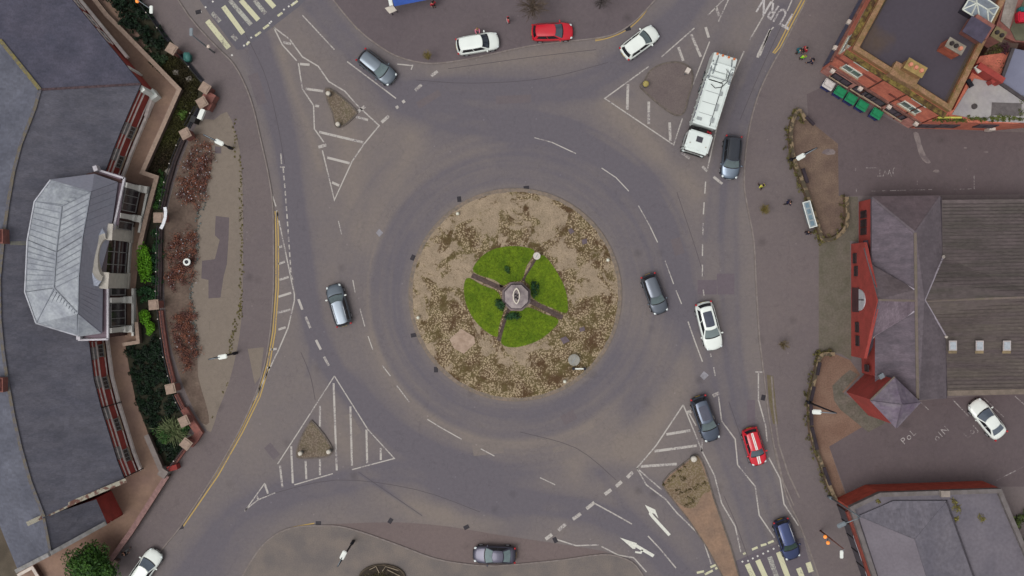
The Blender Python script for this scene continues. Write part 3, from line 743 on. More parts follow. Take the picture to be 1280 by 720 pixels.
    for sg in (-1, 1):
        bm = B(); ball(bm, (L/2-.27, sg*hw*.71, .64+k), .17, (1.0, .75, .42)); P('headlight', bm, mat('headlamp', (196, 204, 204), .15, .05, spec=.8), True)
        bm = B(); ball(bm, (-L/2+.12, sg*hw*.80, .84+k), .15, (.75, .75, .8)); P('tail_light', bm, mat('tail_lamp', (168, 20, 30), .25, .1, spec=.6), True)
        bm = B(); ball(bm, (xf(0)-.30, sg*(hw+.09), 1.0+k), .12, (.7, 1.1, .7)); P('mirror', bm, mirror or pm, True)
        for fx in (.185, .80):
            x = L/2-fx*L
            bm = B(); tube(bm, [(x, sg*(hw-.17), .32), (x, sg*(hw-.03), .32), (x, sg*(hw+.012), .32)], [.325, .325, .29], 20)
            w = P('wheel', bm, M['rubber'], False)
            bm = B(); tube(bm, [(x, sg*(hw+.004), .32), (x, sg*(hw+.022), .32)], [.20, .185], 14)
            P('rim', bm, mat('alloy', (170, 172, 176), .4, .1, metal=.4), False, w)
    bm = B(); box(bm, (L/2-.015, 0, .42), (.03, .52, .11)); P('number_plate', bm, M['white'])
    bm = B(); box(bm, (-L/2+.0, 0, .62+k*.5), (.03, .52, .11)); P('number_plate', bm, mat('yellow_plate', (196, 160, 40), .6))
    bm = B(); box(bm, (L/2-.03, 0, .5+k), (.06, hw*1.0, .14)); P('grille', bm, M['black'])
    T.location = loc; T.rotation_euler = (0, 0, R(ang))
    return T
silver = paint('silver', (108, 117, 126), .85, .36); grey = paint('grey', (98, 104, 113), .85, .36); dgrey = paint('dark_grey', (84, 92, 106), .85, .36)
whitep = paint('white', (218, 224, 218)); red = paint('red', (186, 22, 40)); black = paint('black', (44, 48, 58), .2); blue = paint('night_blue', (66, 76, 112), .85, .34)
darks = paint('gunmetal', (74, 73, 86), .8, .4)
car('parked_car' if 0 else 'car', 'silver-grey hatchback with red tail lights waiting at the top left give-way line', 471, 84, -39, 4.25, 1.80, 1.5, silver, 'hatch', windm=mat('pale_windscreen', (104, 120, 122), .1, .1, spec=.7))
car('car', 'white crossover parked on the top forecourt left of the red hatchback', 597, 54, 10, 4.3, 1.80, 1.6, whitep, 'suv', z=.1, windm=mat('dark_windscreen', (36, 44, 56), .08, .1, spec=.7))
car('car', 'plain red hatchback parked on the top forecourt', 690.5, 39.5, 2, 4.15, 1.76, 1.5, red, 'hatch', z=.1, windm=mat('grey_windscreen', (72, 84, 92), .08, .1, spec=.7))
car('car', 'white coupe driving off beside the top yellow lines', 800, 52.5, 37, 4.15, 1.8, 1.45, whitep, 'hatch')
car('car', 'black four-by-four with glass roof and pale blue bonnet beside the refuse truck', 914.5, 196.5, -96, 4.35, 1.86, 1.7, paint('slate', (110, 122, 136), .85, .34), 'suv', sunroof=False, roofmat=mat('panorama_roof', (40, 44, 52), .15, .1, spec=.6), rails=M['black'])
car('car', 'silver estate with white mirrors left of the round island', 423, 381.5, 106, 4.3, 1.76, 1.5, silver, 'estate', rails=M['steel'], mirror=M['white'])
car('car', 'grey hatchback with small red tail lights right beside the round island', 818.5, 367.5, -70, 4.15, 1.75, 1.5, grey, 'hatch')
car('car', 'large white car with dark glass roof panel right of the round island', 886.5, 407.5, -75.5, 4.9, 1.9, 1.6, whitep, 'hatch', sunroof=True, windm=mat('smoke_windscreen', (110, 122, 122), .1, .1, spec=.7))
car('car', 'dark grey car with glass roof beside the lower right hatched island', 882, 523.5, -70.5, 4.7, 1.86, 1.6, dgrey, 'hatch', sunroof=True, panel=mat('purple_glass_roof', (74, 76, 90), .15, .1, spec=.6))
car('car', 'small red car with two white stripes driving up to the lower right zebra crossing', 943.5, 558.5, -73, 3.85, 1.72, 1.42, red, 'hatch', stripes=True, windm=mat('grey_windscreen', (72, 84, 92), .08, .1, spec=.7))
car('car', 'dark blue estate with silver roof rails crossing the lower right zebra', 984, 674.5, -71, 4.2, 1.8, 1.55, blue, 'estate', rails=M['steel'], windm=mat('green_windscreen', (50, 68, 62), .08, .1, spec=.7))
car('car', 'gunmetal saloon parked in the bottom lay-by', 618, 694, 179, 4.3, 1.78, 1.42, darks, 'saloon', windm=mat('pale_windscreen', (104, 120, 122), .1, .1, spec=.7))
car('car', 'white hatchback parked at the bottom left beside the kerb', 180.5, 711, 54, 4.2, 1.8, 1.45, whitep, 'hatch', z=.1, windm=mat('blue_windscreen', (84, 94, 106), .08, .1, spec=.7))
car('car', 'white saloon parked in the marked bay of the right-hand car park', 1235, 524, 128.5, 4.45, 1.84, 1.42, whitep, 'saloon', z=.1, windm=mat('blue_windscreen', (84, 94, 106), .08, .1, spec=.7))

# refuse truck
T = thing('refuse_truck', 'long white refuse truck queueing at the top right hatched island', 'truck', (0, 0, 0))
TL, TW = 9.9, 2.4
tw = paint('truck_white', (206, 214, 210)); navy = mat('navy_panel', (38, 36, 84), .5, .1)
def TP(name, bm, m, smooth=False, par=None):
    me = bpy.data.meshes.new(name); bmesh.ops.recalc_face_normals(bm, faces=bm.faces); bm.to_mesh(me); bm.free()
    if smooth:
        for q in me.polygons: q.use_smooth = True
    me.materials.append(m); o = bpy.data.objects.new(name, me); COL.objects.link(o); o.parent = par or T; return o
def bevbox(bm, c, s, bev=.08, seg=2):
    t = B(); box(t, c, s); bmesh.ops.bevel(t, geom=t.edges[:], offset=bev, segments=seg, affect='EDGES')
    me = bpy.data.meshes.new('x'); t.to_mesh(me); t.free(); bm.from_mesh(me); bpy.data.meshes.remove(me)
bm = B(); bevbox(bm, (3.95, 0, 1.75), (1.95, 2.38, 2.35), .14, 3); TP('cab', bm, tw)
bm = B(); box(bm, (3.75, 0, 2.94), (.55, .62, .04)); TP('roof_hatch', bm, mat('hatch_grey', (64, 62, 70), .5))
bm = B(); box(bm, (4.93, 0, 2.0), (.03, 2.1, .95)); TP('windscreen', bm, M['glass'])
bm = B(); bevbox(bm, (4.92, 0, .75), (.14, 2.36, .5), .04); TP('bumper', bm, M['black'])
bm = B(); bevbox(bm, (4.9, 0, 2.72), (.28, 2.1, .08), .03); TP('sun_visor', bm, tw)
for s in (-1, 1):
    bm = B(); bar(bm, (4.75, s*1.19, 2.4), (4.85, s*1.42, 2.4), .05); box(bm, (4.85, s*1.42, 2.1), (.12, .06, .5)); TP('mirror', bm, M['black'])
    bm = B(); box(bm, (4.0, s*1.196, 2.05), (.95, .015, .75)); TP('side_window', bm, M['glass'])
    bm = B(); ball(bm, (4.93, s*.95, .95), .15, (.4, 1.2, 1)); TP('headlight', bm, mat('headlamp', (196, 204, 204), .15, .05, spec=.8), True)
bm = B()
for x in (4.25, 3.3):
    for s in (-1, 1): ball(bm, (4.3, s*.8, 2.95), .06)
TP('marker_lamp', bm, mat('lamp_cream', (206, 196, 170), .4))
# gap machinery
bm = B(); box(bm, (2.7, 0, 1.3), (.55, 2.1, 1.2)); tube(bm, [(2.72, -.9, 1), (2.72, -.9, 2.75)], .09, 8); box(bm, (2.7, .3, 2.1), (.4, 1.1, .5)); tube(bm, [(2.55, -.9, 2.3), (2.6, 0, 2.5), (2.55, .9, 2.35)], .04, 6); TP('engine_gear', bm, mat('machinery_black', (30, 28, 30), .6, .3, 4))
bm = B(); ball(bm, (2.78, .86, 2.55), .15); box(bm, (2.72, .62, 2.5), (.2, .18, .1)); TP('air_filter', bm, mat('red_plastic', (150, 26, 40), .5), True)
# body
bm = B(); bevbox(bm, (-.35, 0, 2.05), (5.5, 2.3, 2.35), .10, 2); TP('body', bm, tw)
bm = B(); bevbox(bm, (-.3, -.25, 3.26), (5.2, 1.45, .12), .04); TP('roof_panel', bm, tw)
bm = B(); bevbox(bm, (2.35, 0, 3.2), (.2, 2.36, .26), .04); bevbox(bm, (-2.0, 0, 3.22), (.16, 2.36, .2), .03); bevbox(bm, (-.4, 1.12, 3.2), (5.3, .1, .2), .03); bevbox(bm, (-.4, -1.12, 3.2), (5.3, .1, .2), .03); TP('top_rail', bm, tw)
for s in (-1, 1):
    bm = B()
    for x in [2.0-.75*i for i in range(7)]: box(bm, (x, s*1.17, 2.0), (.1, .09, 2.2))
    TP('side_rib', bm, tw)
    bm = B(); box(bm, (1.2, s*1.158, 2.75), (1.9, .03, .38)); box(bm, (-1.1, s*1.158, 2.75), (1.9, .03, .38)); TP('side_panel', bm, navy)
# tailgate hopper with raised hood
bm = B()
prof = [(-3.1, .7), (-3.1, 3.3), (-3.5, 3.42), (-4.75, 3.1), (-4.95, 1.9), (-4.75, .8)]
for s in (-1.17, 1.17): pass
v0 = [bm.verts.new((x, -1.17, z)) for x, z in prof]; v1 = [bm.verts.new((x, 1.17, z)) for x, z in prof]
for i in range(len(prof)): bm.faces.new((v0[i], v0[(i+1) % 6], v1[(i+1) % 6], v1[i]))
bm.faces.new(v0); bm.faces.new(v1[::-1]); bmesh.ops.bevel(bm, geom=bm.edges[:], offset=.06, segments=2, affect='EDGES')
TP('tailgate', bm, tw)
bm = B()
bevbox(bm, (-3.3, .1, 3.5), (.9, 1.5, .2), .06); bevbox(bm, (-2.5, 0, 3.3), (1.0, 1.7, .12), .05); TP('hood_panel', bm, tw)
for s in (-1, 1):
    bm = B(); tube(bm, [(-2.1, s*1.05, 3.35), (-3.9, s*1.05, 3.3)], .07, 8); box(bm, (-2.2, s*1.08, 3.3), (.3, .22, .25)); TP('lift_ram', bm, mat('ram_grey', (150, 156, 160), .4, metal=.4), True)
bm = B()
tube(bm, [(-3.6, .35, 3.55), (-3.0, .75, 3.62), (-2.2, .8, 3.55), (-1.6, .45, 3.45), (-1.35, -.1, 3.4), (-1.6, -.6, 3.4)], .035, 6)
tube(bm, [(-3.7, .0, 3.5), (-3.2, .5, 3.62), (-2.4, .62, 3.55), (-1.9, .2, 3.45)], .03, 6); TP('hose', bm, M['black'], True)
for y in (-.85, -.3, .3, .85):
    bm = B(); cyl(bm, (-4.62, y, 3.1), .11, .2, 10); TP('beacon', bm, mat('amber_lens', (196, 110, 60), .3, .1))
bm = B()
for y in (-.55, .1, .75): tube(bm, [(-4.6, y, 3.1), (-5.15, y, 3.25)], .02, 5)
TP('aerial', bm, M['grey_metal'])
for x, y, sx, sy in ((1.7, .55, .5, .35), (.4, .62, .7, .25), (-1.0, .6, .4, .3), (1.9, -.7, .3, .5)):
    bm = B(); bevbox(bm, (x, y, 3.36), (sx, sy, .16), .03); TP('roof_box', bm, mat('box_grey', (150, 156, 156), .5, .1, 4))
bm = B(); box(bm, (.1, .48, 3.335), (4.4, .05, .03)); TP('panel_gap', bm, M['dark_metal'])
for x in (1.3, .2, -.9):
    bm = B(); box(bm, (x, -.25, 3.33), (.035, 1.35, .02)); TP('panel_gap', bm, mat('gap_grey', (110, 114, 116), .6))
for y in (-.75, .75):
    bm = B(); tube(bm, [(-2.6, y, 3.4), (-2.9, y*1.05, 3.62), (-3.9, y, 3.5), (-4.5, y*.9, 3.2)], .045, 6); TP('pipe', bm, M['grey_metal'], True)
for x in (-2.3, -2.9, -3.5):
    bm = B(); box(bm, (x, 0, 3.5), (.08, 2.1, .08)); TP('cross_bar', bm, mat('box_grey', (150, 156, 156), .5, .1, 4))
bm = B(); box(bm, (0, 0, .75), (9.0, .9, .3)); TP('chassis', bm, M['black'])
for x in (3.6, -1.6, -2.95):
    for s in (-1, 1):
        bm = B(); tube(bm, [(x, s*.82, .5), (x, s*1.18, .5)], .5, 20); w = TP('wheel', bm, M['rubber'])
        bm = B(); tube(bm, [(x, s*1.17, .5), (x, s*1.2, .5)], .27, 14); TP('rim', bm, M['grey_metal'], False, w)
loc = W(887.5, 129.5, 2.4); T.location = (loc.x, loc.y, 0); T.rotation_euler = (0, 0, math.atan2(-122, -38))

# ------------------------------------------------------------------ people
def skinned(name, verts, edges, radii, m, parent, root=0, sub=2):
    me = bpy.data.meshes.new(name); me.from_pydata(verts, edges, []); me.materials.append(m)
    o = bpy.data.objects.new(name, me); COL.objects.link(o); o.parent = parent
    bm = bmesh.new(); bm.from_mesh(me); ly = bm.verts.layers.skin.verify()
    for v in bm.verts:
        r = radii[v.index]; v[ly].radius = r if isinstance(r, tuple) else (r, r); v[ly].use_root = (v.index == root)
    bm.to_mesh(me); bm.free()
    a = o.modifiers.new('skin', 'SKIN'); a.use_smooth_shade = True
    b = o.modifiers.new('sub', 'SUBSURF'); b.levels = sub; b.render_levels = sub
    return o
SKIN = mat('skin', (176, 130, 108), .6, .06)
def person(label, px, py, ang, top, legs, hair, pose='stand', z=EZ, hood=False, group='people on the pavements', bag=None):
    T = thing('person', label, 'person', (0, 0, 0), group)
    st = .26 if pose == 'walk' else .03
    hip = .92; seated = pose == 'sit'
    if seated: hip = .5
    J = {}
    V = []; E = []; Rd = []
    def add(p, r, par=None):
        V.append(p); Rd.append(r)
        if par is not None: E.append((par, len(V)-1))
        return len(V)-1
    pel = add((0, 0, hip), (.13, .10))
    ch = add((0.02, 0, hip+.28), (.145, .105), pel); nk = add((.03, 0, hip+.52), (.085, .07), ch)
    n2 = add((.035, 0, hip+.58), .05, nk); hd = add((.05, 0, hip+.68), (.085, .095), n2); h2 = add((.04, 0, hip+.77), (.07, .08), hd)
    nose = add((.145, 0, hip+.68), .016, hd)
    for s in (-1, 1): add((.04, s*.092, hip+.68), .016, hd)
    sh = {}
    hands = []
    for s in (-1, 1):
        a = add((.02, s*.19, hip+.46), .06, nk)
        sw = -s*st*.7
        if pose == 'reach': el = (.22, s*.2, hip+.3); wr = (.42, s*.14, hip+.36)
        else: el = (sw*.5-.02, s*.25, hip+.19); wr = (sw+.06, s*.25, hip-.04)
        e = add(el, .042, a); w = add(wr, .028, e)
        d = (Vector(wr)-Vector(el)).normalized()
        palm = Vector(wr)+d*.06; pl = add(tuple(palm), (.036, .018), w)
        hands.append((el, wr))
        for i, (off, ln) in enumerate(((-.026, .07), (-.009, .08), (.009, .075), (.026, .06))):
            f1 = palm+d*.03+Vector((off, 0, 0)); f2 = f1+d*ln*.5; f3 = f2+(d+Vector((0, -s*.5, 0))).normalized()*ln*.5
            a1 = add(tuple(f1), .009, pl); a2 = add(tuple(f2), .0085, a1); add(tuple(f3), .007, a2)
        t1 = Vector(wr)+d*.03+Vector((.035, -s*.01, 0)); a1 = add(tuple(t1), .011, pl); add(tuple(t1+d*.045+Vector((.012, 0, 0))), .009, a1)
    legsp = []
    for s in (-1, 1):
        if seated: kn = (.42, s*.12, hip); an = (.44, s*.12, .09)
        else: kn = (s*st*.55+.03, s*.10, .5); an = (s*st-.02*(s < 0), s*.10, .09 if not (pose == 'walk' and s < 0) else .12)
        a = add((0, s*.09, hip-.06), .085, pel); k = add(kn, .058, a); q = add(an, .04, k); add((an[0]+.15, an[1], .045), (.04, .03), q)
        legsp.append((kn, an))
    skinned('body', V, E, Rd, SKIN, T)
    # jacket
    V = []; E = []; Rd = []
    p0 = add((0, 0, hip-.06), (.155, .125)); c = add((.02, 0, hip+.26), (.17, .13), p0); n = add((.03, 0, hip+.47), (.13, .10), c)
    for s in (-1, 1):
        a = add((.02, s*.2, hip+.45), .078, n); e = add(hands[(s+1)//2][0], .06, a); w = Vector(hands[(s+1)//2][1]); e0 = Vector(hands[(s+1)//2][0]); add(tuple(e0.lerp(w, .9)), .045, e)
    add((.02, 0, hip+.55), .07, n)
    skinned('jacket', V, E, Rd, top, T)
    V = []; E = []; Rd = []
    p0 = add((0, 0, hip), (.135, .115))
    for s in (-1, 1):
        kn, an = legsp[(s+1)//2]
        a = add((0, s*.09, hip-.07), .098, p0); k = add(kn, .072, a); add((an[0], an[1], an[2]+.04), .056, k)
    skinned('trousers', V, E, Rd, legs, T)
    for s in (0, 1):
        an = legsp[s][1]; bm = B(); ball(bm, (an[0]+.07, an[1], .05), .14, (1, .36, .36)); TP('shoe', bm, M['black'], True, T)
    bm = B(); ball(bm, (.022, 0, hip+.735), .118, (1.02, .9, 1.0)); TP('hood' if hood else 'hair', bm, hair, True, T)
    bm = B()
    for s in (-1, 1): ball(bm, (.132, s*.034, hip+.70), .013)
    TP('eyes', bm, mat('eye', (30, 24, 22), .3), True, T)
    if bag:
        b2 = B(); bevbox(b2, (-.2, 0, hip+.28), (.16, .28, .42), .05); TP('rucksack', b2, bag, False, T)
    w = W(px, py, z+1.2); T.location = (w.x, w.y, z); T.rotation_euler = (0, 0, R(ang)); return T
cl = lambda n, c: mat('cloth_'+n, c, .9, .1, 8)
navyc = cl('navy', (34, 36, 58)); bl = cl('black', (26, 26, 30)); dk_hair = mat('dark_hair', (34, 26, 22), .7, .2, 20); fair = mat('fair_hair', (140, 108, 70), .7, .2, 20)
person('person in a teal jacket standing at the left of the group of three', 999.5, 62.5, -20, cl('teal', (40, 110, 118)), bl, dk_hair, 'stand', bag=cl('teal2', (30, 84, 96)))
person('person in a red jacket standing with the pair in teal and lime', 1007.5, 61, 200, cl('red', (176, 30, 52)), bl, dk_hair, 'stand')
person('person in a lime high-visibility jacket in the group near the brick building', 1005, 71, 100, cl('lime', (150, 220, 40)), navyc, fair, 'stand')
person('person all in dark navy walking behind the group of three', 1016, 76, 150, navyc, navyc, dk_hair, 'walk')
person('person in a yellow top walking on the pavement below the black four-by-four', 953, 232.5, 95, cl('yellow', (196, 196, 70)), bl, dk_hair, 'walk')
person('person in dark clothes waiting left of the glass shelter', 987, 253, 0, navyc, bl, dk_hair, 'walk', bag=cl('bag', (30, 30, 60)))
person('person in black crouched below the glass shelter', 1011, 291, 60, bl, navyc, dk_hair, 'stand')
person('person in a pink top at the open side of the white crossover', 596.5, 37, -80, cl('pink', (206, 120, 140)), cl('jeans', (96, 104, 128)), fair, 'reach', z=.1)
person('person in a bright red coat standing near the blue awning', 541, 4, -60, cl('redcoat', (196, 36, 60)), bl, dk_hair, 'stand', z=.1)
person('person in a red top standing under the bare tree', 635, 24, 10, cl('crimson', (190, 40, 60)), cl('pale', (180, 170, 170)), dk_hair, 'stand', z=.1)
person('person in dark clothes beside the bottom left wall', 155, 692, 40, bl, cl('greyc', (120, 122, 120)), dk_hair, 'walk', z=.1)

# ------------------------------------------------------------------ lamps
def lamp(px, py, tx, ty, hx, hy, label, white=True, z0=.1, Hl=9.2, group=None):
    b = W(px, py); T = thing('street_lamp', label, 'street lamp', (b.x, b.y, z0), group)
    t = Vector((b.x, b.y, Hl)); h = W(hx, hy, Hl-.1)
    pm_ = M['dark_metal'] if white else M['grey_metal']
    bm = B(); tube(bm, [(b.x, b.y, z0), (b.x, b.y, 1.2)], .16, 10); tube(bm, [(b.x, b.y, 1.2), (b.x, b.y, Hl)], [.10, .065], 10); obj('pole', bm, pm_, T, True)
    bm = B(); tube(bm, [(b.x, b.y, Hl-.15), (b.x, b.y, Hl), t.lerp(h, .25)+Vector((0, 0, .12)), h], .045, 8); obj('arm', bm, M['grey_metal'], T, True)
    d = (h-t); d.z = 0; d.normalize()
    bm = B(); bevbox(bm, (0, 0, 0), (.85, .42, .16), .07, 2)
    bmesh.ops.transform(bm, verts=bm.verts, matrix=Matrix.Translation(h) @ Matrix.Rotation(math.atan2(d.y, d.x), 4, 'Z'))
    ln = obj('lantern', bm, M['white'] if white else M['grey_metal'], T)
    return T
G = 'lamp columns around the roundabout'
lamp(290, 186, 0, 0, 274, 178, 'dark lamp column with white lantern above the upper brown shrub bed', group=G)
lamp(296, 441, 0, 0, 278, 446, 'dark lamp column with white lantern at the lower end of the tan precinct', group=G)
lamp(442, 676, 0, 0, 429, 694, 'dark lamp column with white lantern on the bottom pavement', group=G)
lamp(1008, 502, 0, 0, 1021, 515, 'dark lamp column with white lantern over the reddish dirt bed', group=G)
lamp(986, 201, 0, 0, 1001, 196, 'dark lamp column with white lantern over the mossy wall right of the four-by-four', group=G)
lamp(1035, 620, 0, 0, 1052, 656, 'tall dark lamp column with grey lantern at the corner of the glazed shop', white=False, group=G)
def beacon_lamp(px, py, hx, hy, balls, label, Hl=7.2, lit=True):
    b = W(px, py); T = thing('beacon_column', label, 'street lamp', (b.x, b.y, .1), 'crossing lamp columns with globes')
    bm = B(); tube(bm, [(b.x, b.y, .1), (b.x, b.y, 3.2), (b.x, b.y, Hl)], [.09, .075, .05], 10); obj('pole', bm, M['grey_metal'] if not lit else mat('banded_pole', (110, 74, 66), .6, .1), T, True)
    for x, y, z in balls:
        w = W(x, y, z)
        bm = B(); bar(bm, (b.x, b.y, z-.25), (w.x, w.y, z-.25), .05); cyl(bm, (w.x, w.y, z-.3), .06, .12, 10); obj('bracket', bm, M['dark_metal'], T)
        bm = B(); ball(bm, (w.x, w.y, z), .19); obj('globe', bm, mat('orange_globe', (232, 142, 66), .3, .05, emit=((255, 150, 70), .35)) if lit else mat('pale_globe', (206, 190, 176), .3, .05), T, True)
    h = W(hx, hy, Hl)
    bm = B(); tube(bm, [(b.x, b.y, Hl-.1), (b.x, b.y, Hl+.02), h], .035, 6); obj('arm', bm, M['grey_metal'], T)
    bm = B(); bevbox(bm, (h.x, h.y, h.z), (.32, .75, .14), .05); obj('lantern', bm, M['white'] if lit else M['grey_metal'], T)
beacon_lamp(1025, 663, 1052, 693, [(1031.5, 671, 2.6), (1035, 678.5, 2.9)], 'crossing column with two lit orange globes beside the lower right zebra')
beacon_lamp(268, 66, 239, 40, [(260.5, 58, 2.8)], 'crossing column with one pale globe beside the top left zebra', lit=False)
beacon_lamp(181, 8, 189, 12, [(171.5, 1.5, 2.8)], 'crossing column with an orange globe at the top left frame edge above the hedge', Hl=6)

# wheelie bins
def bin_(x, y, lid, body, label, rot):
    T = thing('wheelie_bin', label, 'bin', (0, 0, 0), 'large bins against the brick building')
    bm = B()
    pts = [(-.62, -.48), (.62, -.48), (.62, .48), (-.62, .48)]
    lo = [bm.verts.new((p[0]*.86, p[1]*.86, .18)) for p in pts]; hi = [bm.verts.new((p[0], p[1], 1.12)) for p in pts]
    for i in range(4): bm.faces.new((lo[i], lo[(i+1) % 4], hi[(i+1) % 4], hi[i]))
    bm.faces.new(lo[::-1]); bm.faces.new(hi); bmesh.ops.bevel(bm, geom=bm.edges[:], offset=.04, segments=1, affect='EDGES'); TP('body', bm, body, False, T)
    bm = B(); bevbox(bm, (0, .02, 1.19), (1.28, 1.02, .1), .04); bevbox(bm, (0, .1, 1.25), (1.1, .7, .06), .03); TP('lid', bm, lid, False, T)
    bm = B(); tube(bm, [(-.5, -.54, 1.08), (.5, -.54, 1.08)], .03, 6); TP('handle', bm, M['black'], False, T)
    for a in (-.45, .45):
        for b_ in (-.33, .33):
            bm = B(); tube(bm, [(a-.03, b_, .1), (a+.03, b_, .1)], .1, 10); TP('wheel', bm, M['rubber'], False, T)
    w = W(x, y, 1.1); T.location = (w.x, w.y, .106); T.rotation_euler = (0, 0, R(rot)); T.scale = (.86, .9, 1)
gl = mat('green_lid', (30, 128, 84), .5, .12, 3); bb = mat('blue_bin', (44, 54, 110), .55, .1)
bin_(1035, 106.5, mat('white_lid', (196, 190, 186), .5, .1, 3), bb, 'grey-white lidded bin, first of the bins from the building corner', -32)
bin_(1049.5, 115.5, gl, bb, 'green-lidded blue bin standing right next to the white-lidded bin', -32)
bin_(1063, 124, gl, bb, 'green-lidded blue bin in the middle of the close row of green lids', -32)
bin_(1077, 132.5, gl, bb, 'green-lidded blue bin at the right end of the close row of lids', -32)
bin_(1095, 142.5, gl, bb, 'green-lidded blue bin standing apart from the others at the right', -32)

# bus shelter
w = W(1012, 268, 2.4); T = thing('bus_shelter', 'narrow glass-roofed shelter on the right pavement by the mossy wall', 'shelter', (w.x, w.y, .1))
rz = math.atan2(-32, 9)
Mx = Matrix.Translation((w.x, w.y, 0)) @ Matrix.Rotation(rz, 4, 'Z')
def tb(name, fn, m):
    bm = B(); fn(bm); bmesh.ops.transform(bm, verts=bm.verts, matrix=Mx); return obj(name, bm, m, T)
tb('roof', lambda b: box(b, (0, 0, 2.45), (2.55, .7, .05)), mat('shelter_roof', (140, 148, 150), .2, .1, 3, spec=.6))
tb('roof_frame', lambda b: [bar(b, (-1.3, s*.36, 2.47), (1.3, s*.36, 2.47), .07) for s in (-1, 1)]+[bar(b, (x, -.36, 2.49), (x, .36, 2.49), .06) for x in (-1.28, 1.28)], M['white'])
for x in (-.9, -.3, .3, .9): tb('roof_panel', lambda b: box(b, (x, 0, 2.482), (.46, .36, .014)), mat('shelter_pane', (104, 126, 138), .15, .15, 4, spec=.6))
for x in (-1.3, 0, 1.3): tb('post', lambda b: box(b, (x, .36, 1.25), (.07, .07, 2.4)), M['grey_metal'])
tb('back_panel', lambda b: box(b, (0, .38, 1.3), (2.6, .02, 1.7)), mat('shelter_glass', (90, 104, 108), .1, .1, spec=.7))
tb('bench', lambda b: box(b, (0, .2, .6), (1.8, .28, .05)), M['grey_metal'])
# ------------------------------------------------------------------ buildings
def slate(name, a, b, stretch=(1, 1, 1), fine=.14, fscale=5, scale=.5):
    m = mat(name, a, rgb2=b, scale=scale, fine=fine, fscale=fscale, rough=.75, spec=.35, stretch=stretch, detail=8)
    if 'cells' in m: return m
    m['cells'] = 1
    nt = m.node_tree; N = nt.nodes; L = nt.links; bs = N['Principled BSDF']
    old = bs.inputs['Base Color'].links[0].from_socket
    tc = N.new('ShaderNodeTexCoord'); mp = N.new('ShaderNodeMapping'); mp.inputs['Scale'].default_value = (2.6, 4.4, .01); L.new(tc.outputs['Object'], mp.inputs['Vector'])
    wn = N.new('ShaderNodeVectorMath'); wn.operation = 'FLOOR'; L.new(mp.outputs[0], wn.inputs[0])
    w = N.new('ShaderNodeTexWhiteNoise'); L.new(wn.outputs[0], w.inputs['Vector'])
    st = N.new('ShaderNodeTexNoise'); st.inputs['Scale'].default_value = .35; st.inputs['Detail'].default_value = 9; st.inputs['Roughness'].default_value = .7; L.new(tc.outputs['Object'], st.inputs['Vector'])
    r1 = N.new('ShaderNodeMapRange'); r1.inputs['To Min'].default_value = -.10; r1.inputs['To Max'].default_value = .10; L.new(w.outputs['Value'], r1.inputs['Value'])
    r2_ = N.new('ShaderNodeMapRange'); r2_.inputs['From Min'].default_value = .3; r2_.inputs['From Max'].default_value = .7; r2_.inputs['To Min'].default_value = .86; r2_.inputs['To Max'].default_value = 1.12; L.new(st.outputs['Fac'], r2_.inputs['Value'])
    ad = N.new('ShaderNodeMath'); L.new(r1.outputs[0], ad.inputs[0]); L.new(r2_.outputs[0], ad.inputs[1])
    sc = N.new('ShaderNodeVectorMath'); sc.operation = 'SCALE'; L.new(old, sc.inputs[0]); L.new(ad.outputs[0], sc.inputs['Scale']); L.new(sc.outputs[0], bs.inputs['Base Color'])
    return m
def roofpart(name, T, polys, m, th=.14, par=None):
    """polys of (px, py, z) apparent points -> roof planes with thickness"""
    bm = B()
    for p in polys: poly(bm, [W(*q) for q in p])
    bmesh.ops.remove_doubles(bm, verts=bm.verts, dist=.01)
    o = obj(name, bm, m, T)
    md = o.modifiers.new('thick', 'SOLIDIFY'); md.thickness = th; md.offset = 0
    return o
def ridge(bm, pts, w=.26, h=.1):
    for a, b in zip(pts, pts[1:]): bar(bm, W(a[0], a[1], a[2]+.09), W(b[0], b[1], b[2]+.09), w, h)
class Wall:
    """vertical wall through world ground points a->b, outward side on the left of a->b if side=1"""
    def __init__(s, a, b, side=1):
        s.a = Vector((a[0], a[1], 0)); s.b = Vector((b[0], b[1], 0)); s.d = (s.b-s.a); s.L = s.d.length; s.d.normalize(); s.n = Vector((-s.d.y, s.d.x, 0))*side
        s.ang = math.atan2(s.d.y, s.d.x)
    def p(s, t, z, o=0): return s.a+s.d*t+s.n*o+Vector((0, 0, z))
    def hit(s, px, py):
        """where the line of sight through a photo pixel meets the wall: (t, z)"""
        g = W(px, py); # ground point; ray from (0,0,H) to g
        den = s.n.dot(g)
        k = s.n.dot(s.a)/den
        P = Vector((g.x*k, g.y*k, H*(1-k))); return (P-s.a).dot(s.d), P.z
    def panel(s, bm, t0, t1, z0, z1, o, th=.06):
        c = s.p((t0+t1)/2, (z0+z1)/2, o); box(bm, c, (abs(t1-t0), th, abs(z1-z0)), s.ang)
    def window(s, T, t0, t1, z0, z1, frame, glass=None, bars=1, sill=True, label=None):
        fw = .09; bm = B()
        for a, b, c, d in ((t0, t1, z0, z0+fw), (t0, t1, z1-fw, z1), (t0, t0+fw, z0+fw, z1-fw), (t1-fw, t1, z0+fw, z1-fw)): s.panel(bm, a, b, c, d, .05, .12)
        for i in range(bars):
            tm = t0+(t1-t0)*(i+1)/(bars+1); s.panel(bm, tm-.03, tm+.03, z0+fw, z1-fw, .045, .1)
        f = obj('window', bm, frame, T)
        bm = B(); s.panel(bm, t0+.05, t1-.05, z0+.05, z1-.05, .02, .06); sub('pane', bm, glass or M['glass'], f)
        if sill:
            bm = B(); s.panel(bm, t0-.1, t1+.1, z0-.1, z0-.005, .1, .26); sub('sill', bm, M['stone'], f)
        return f
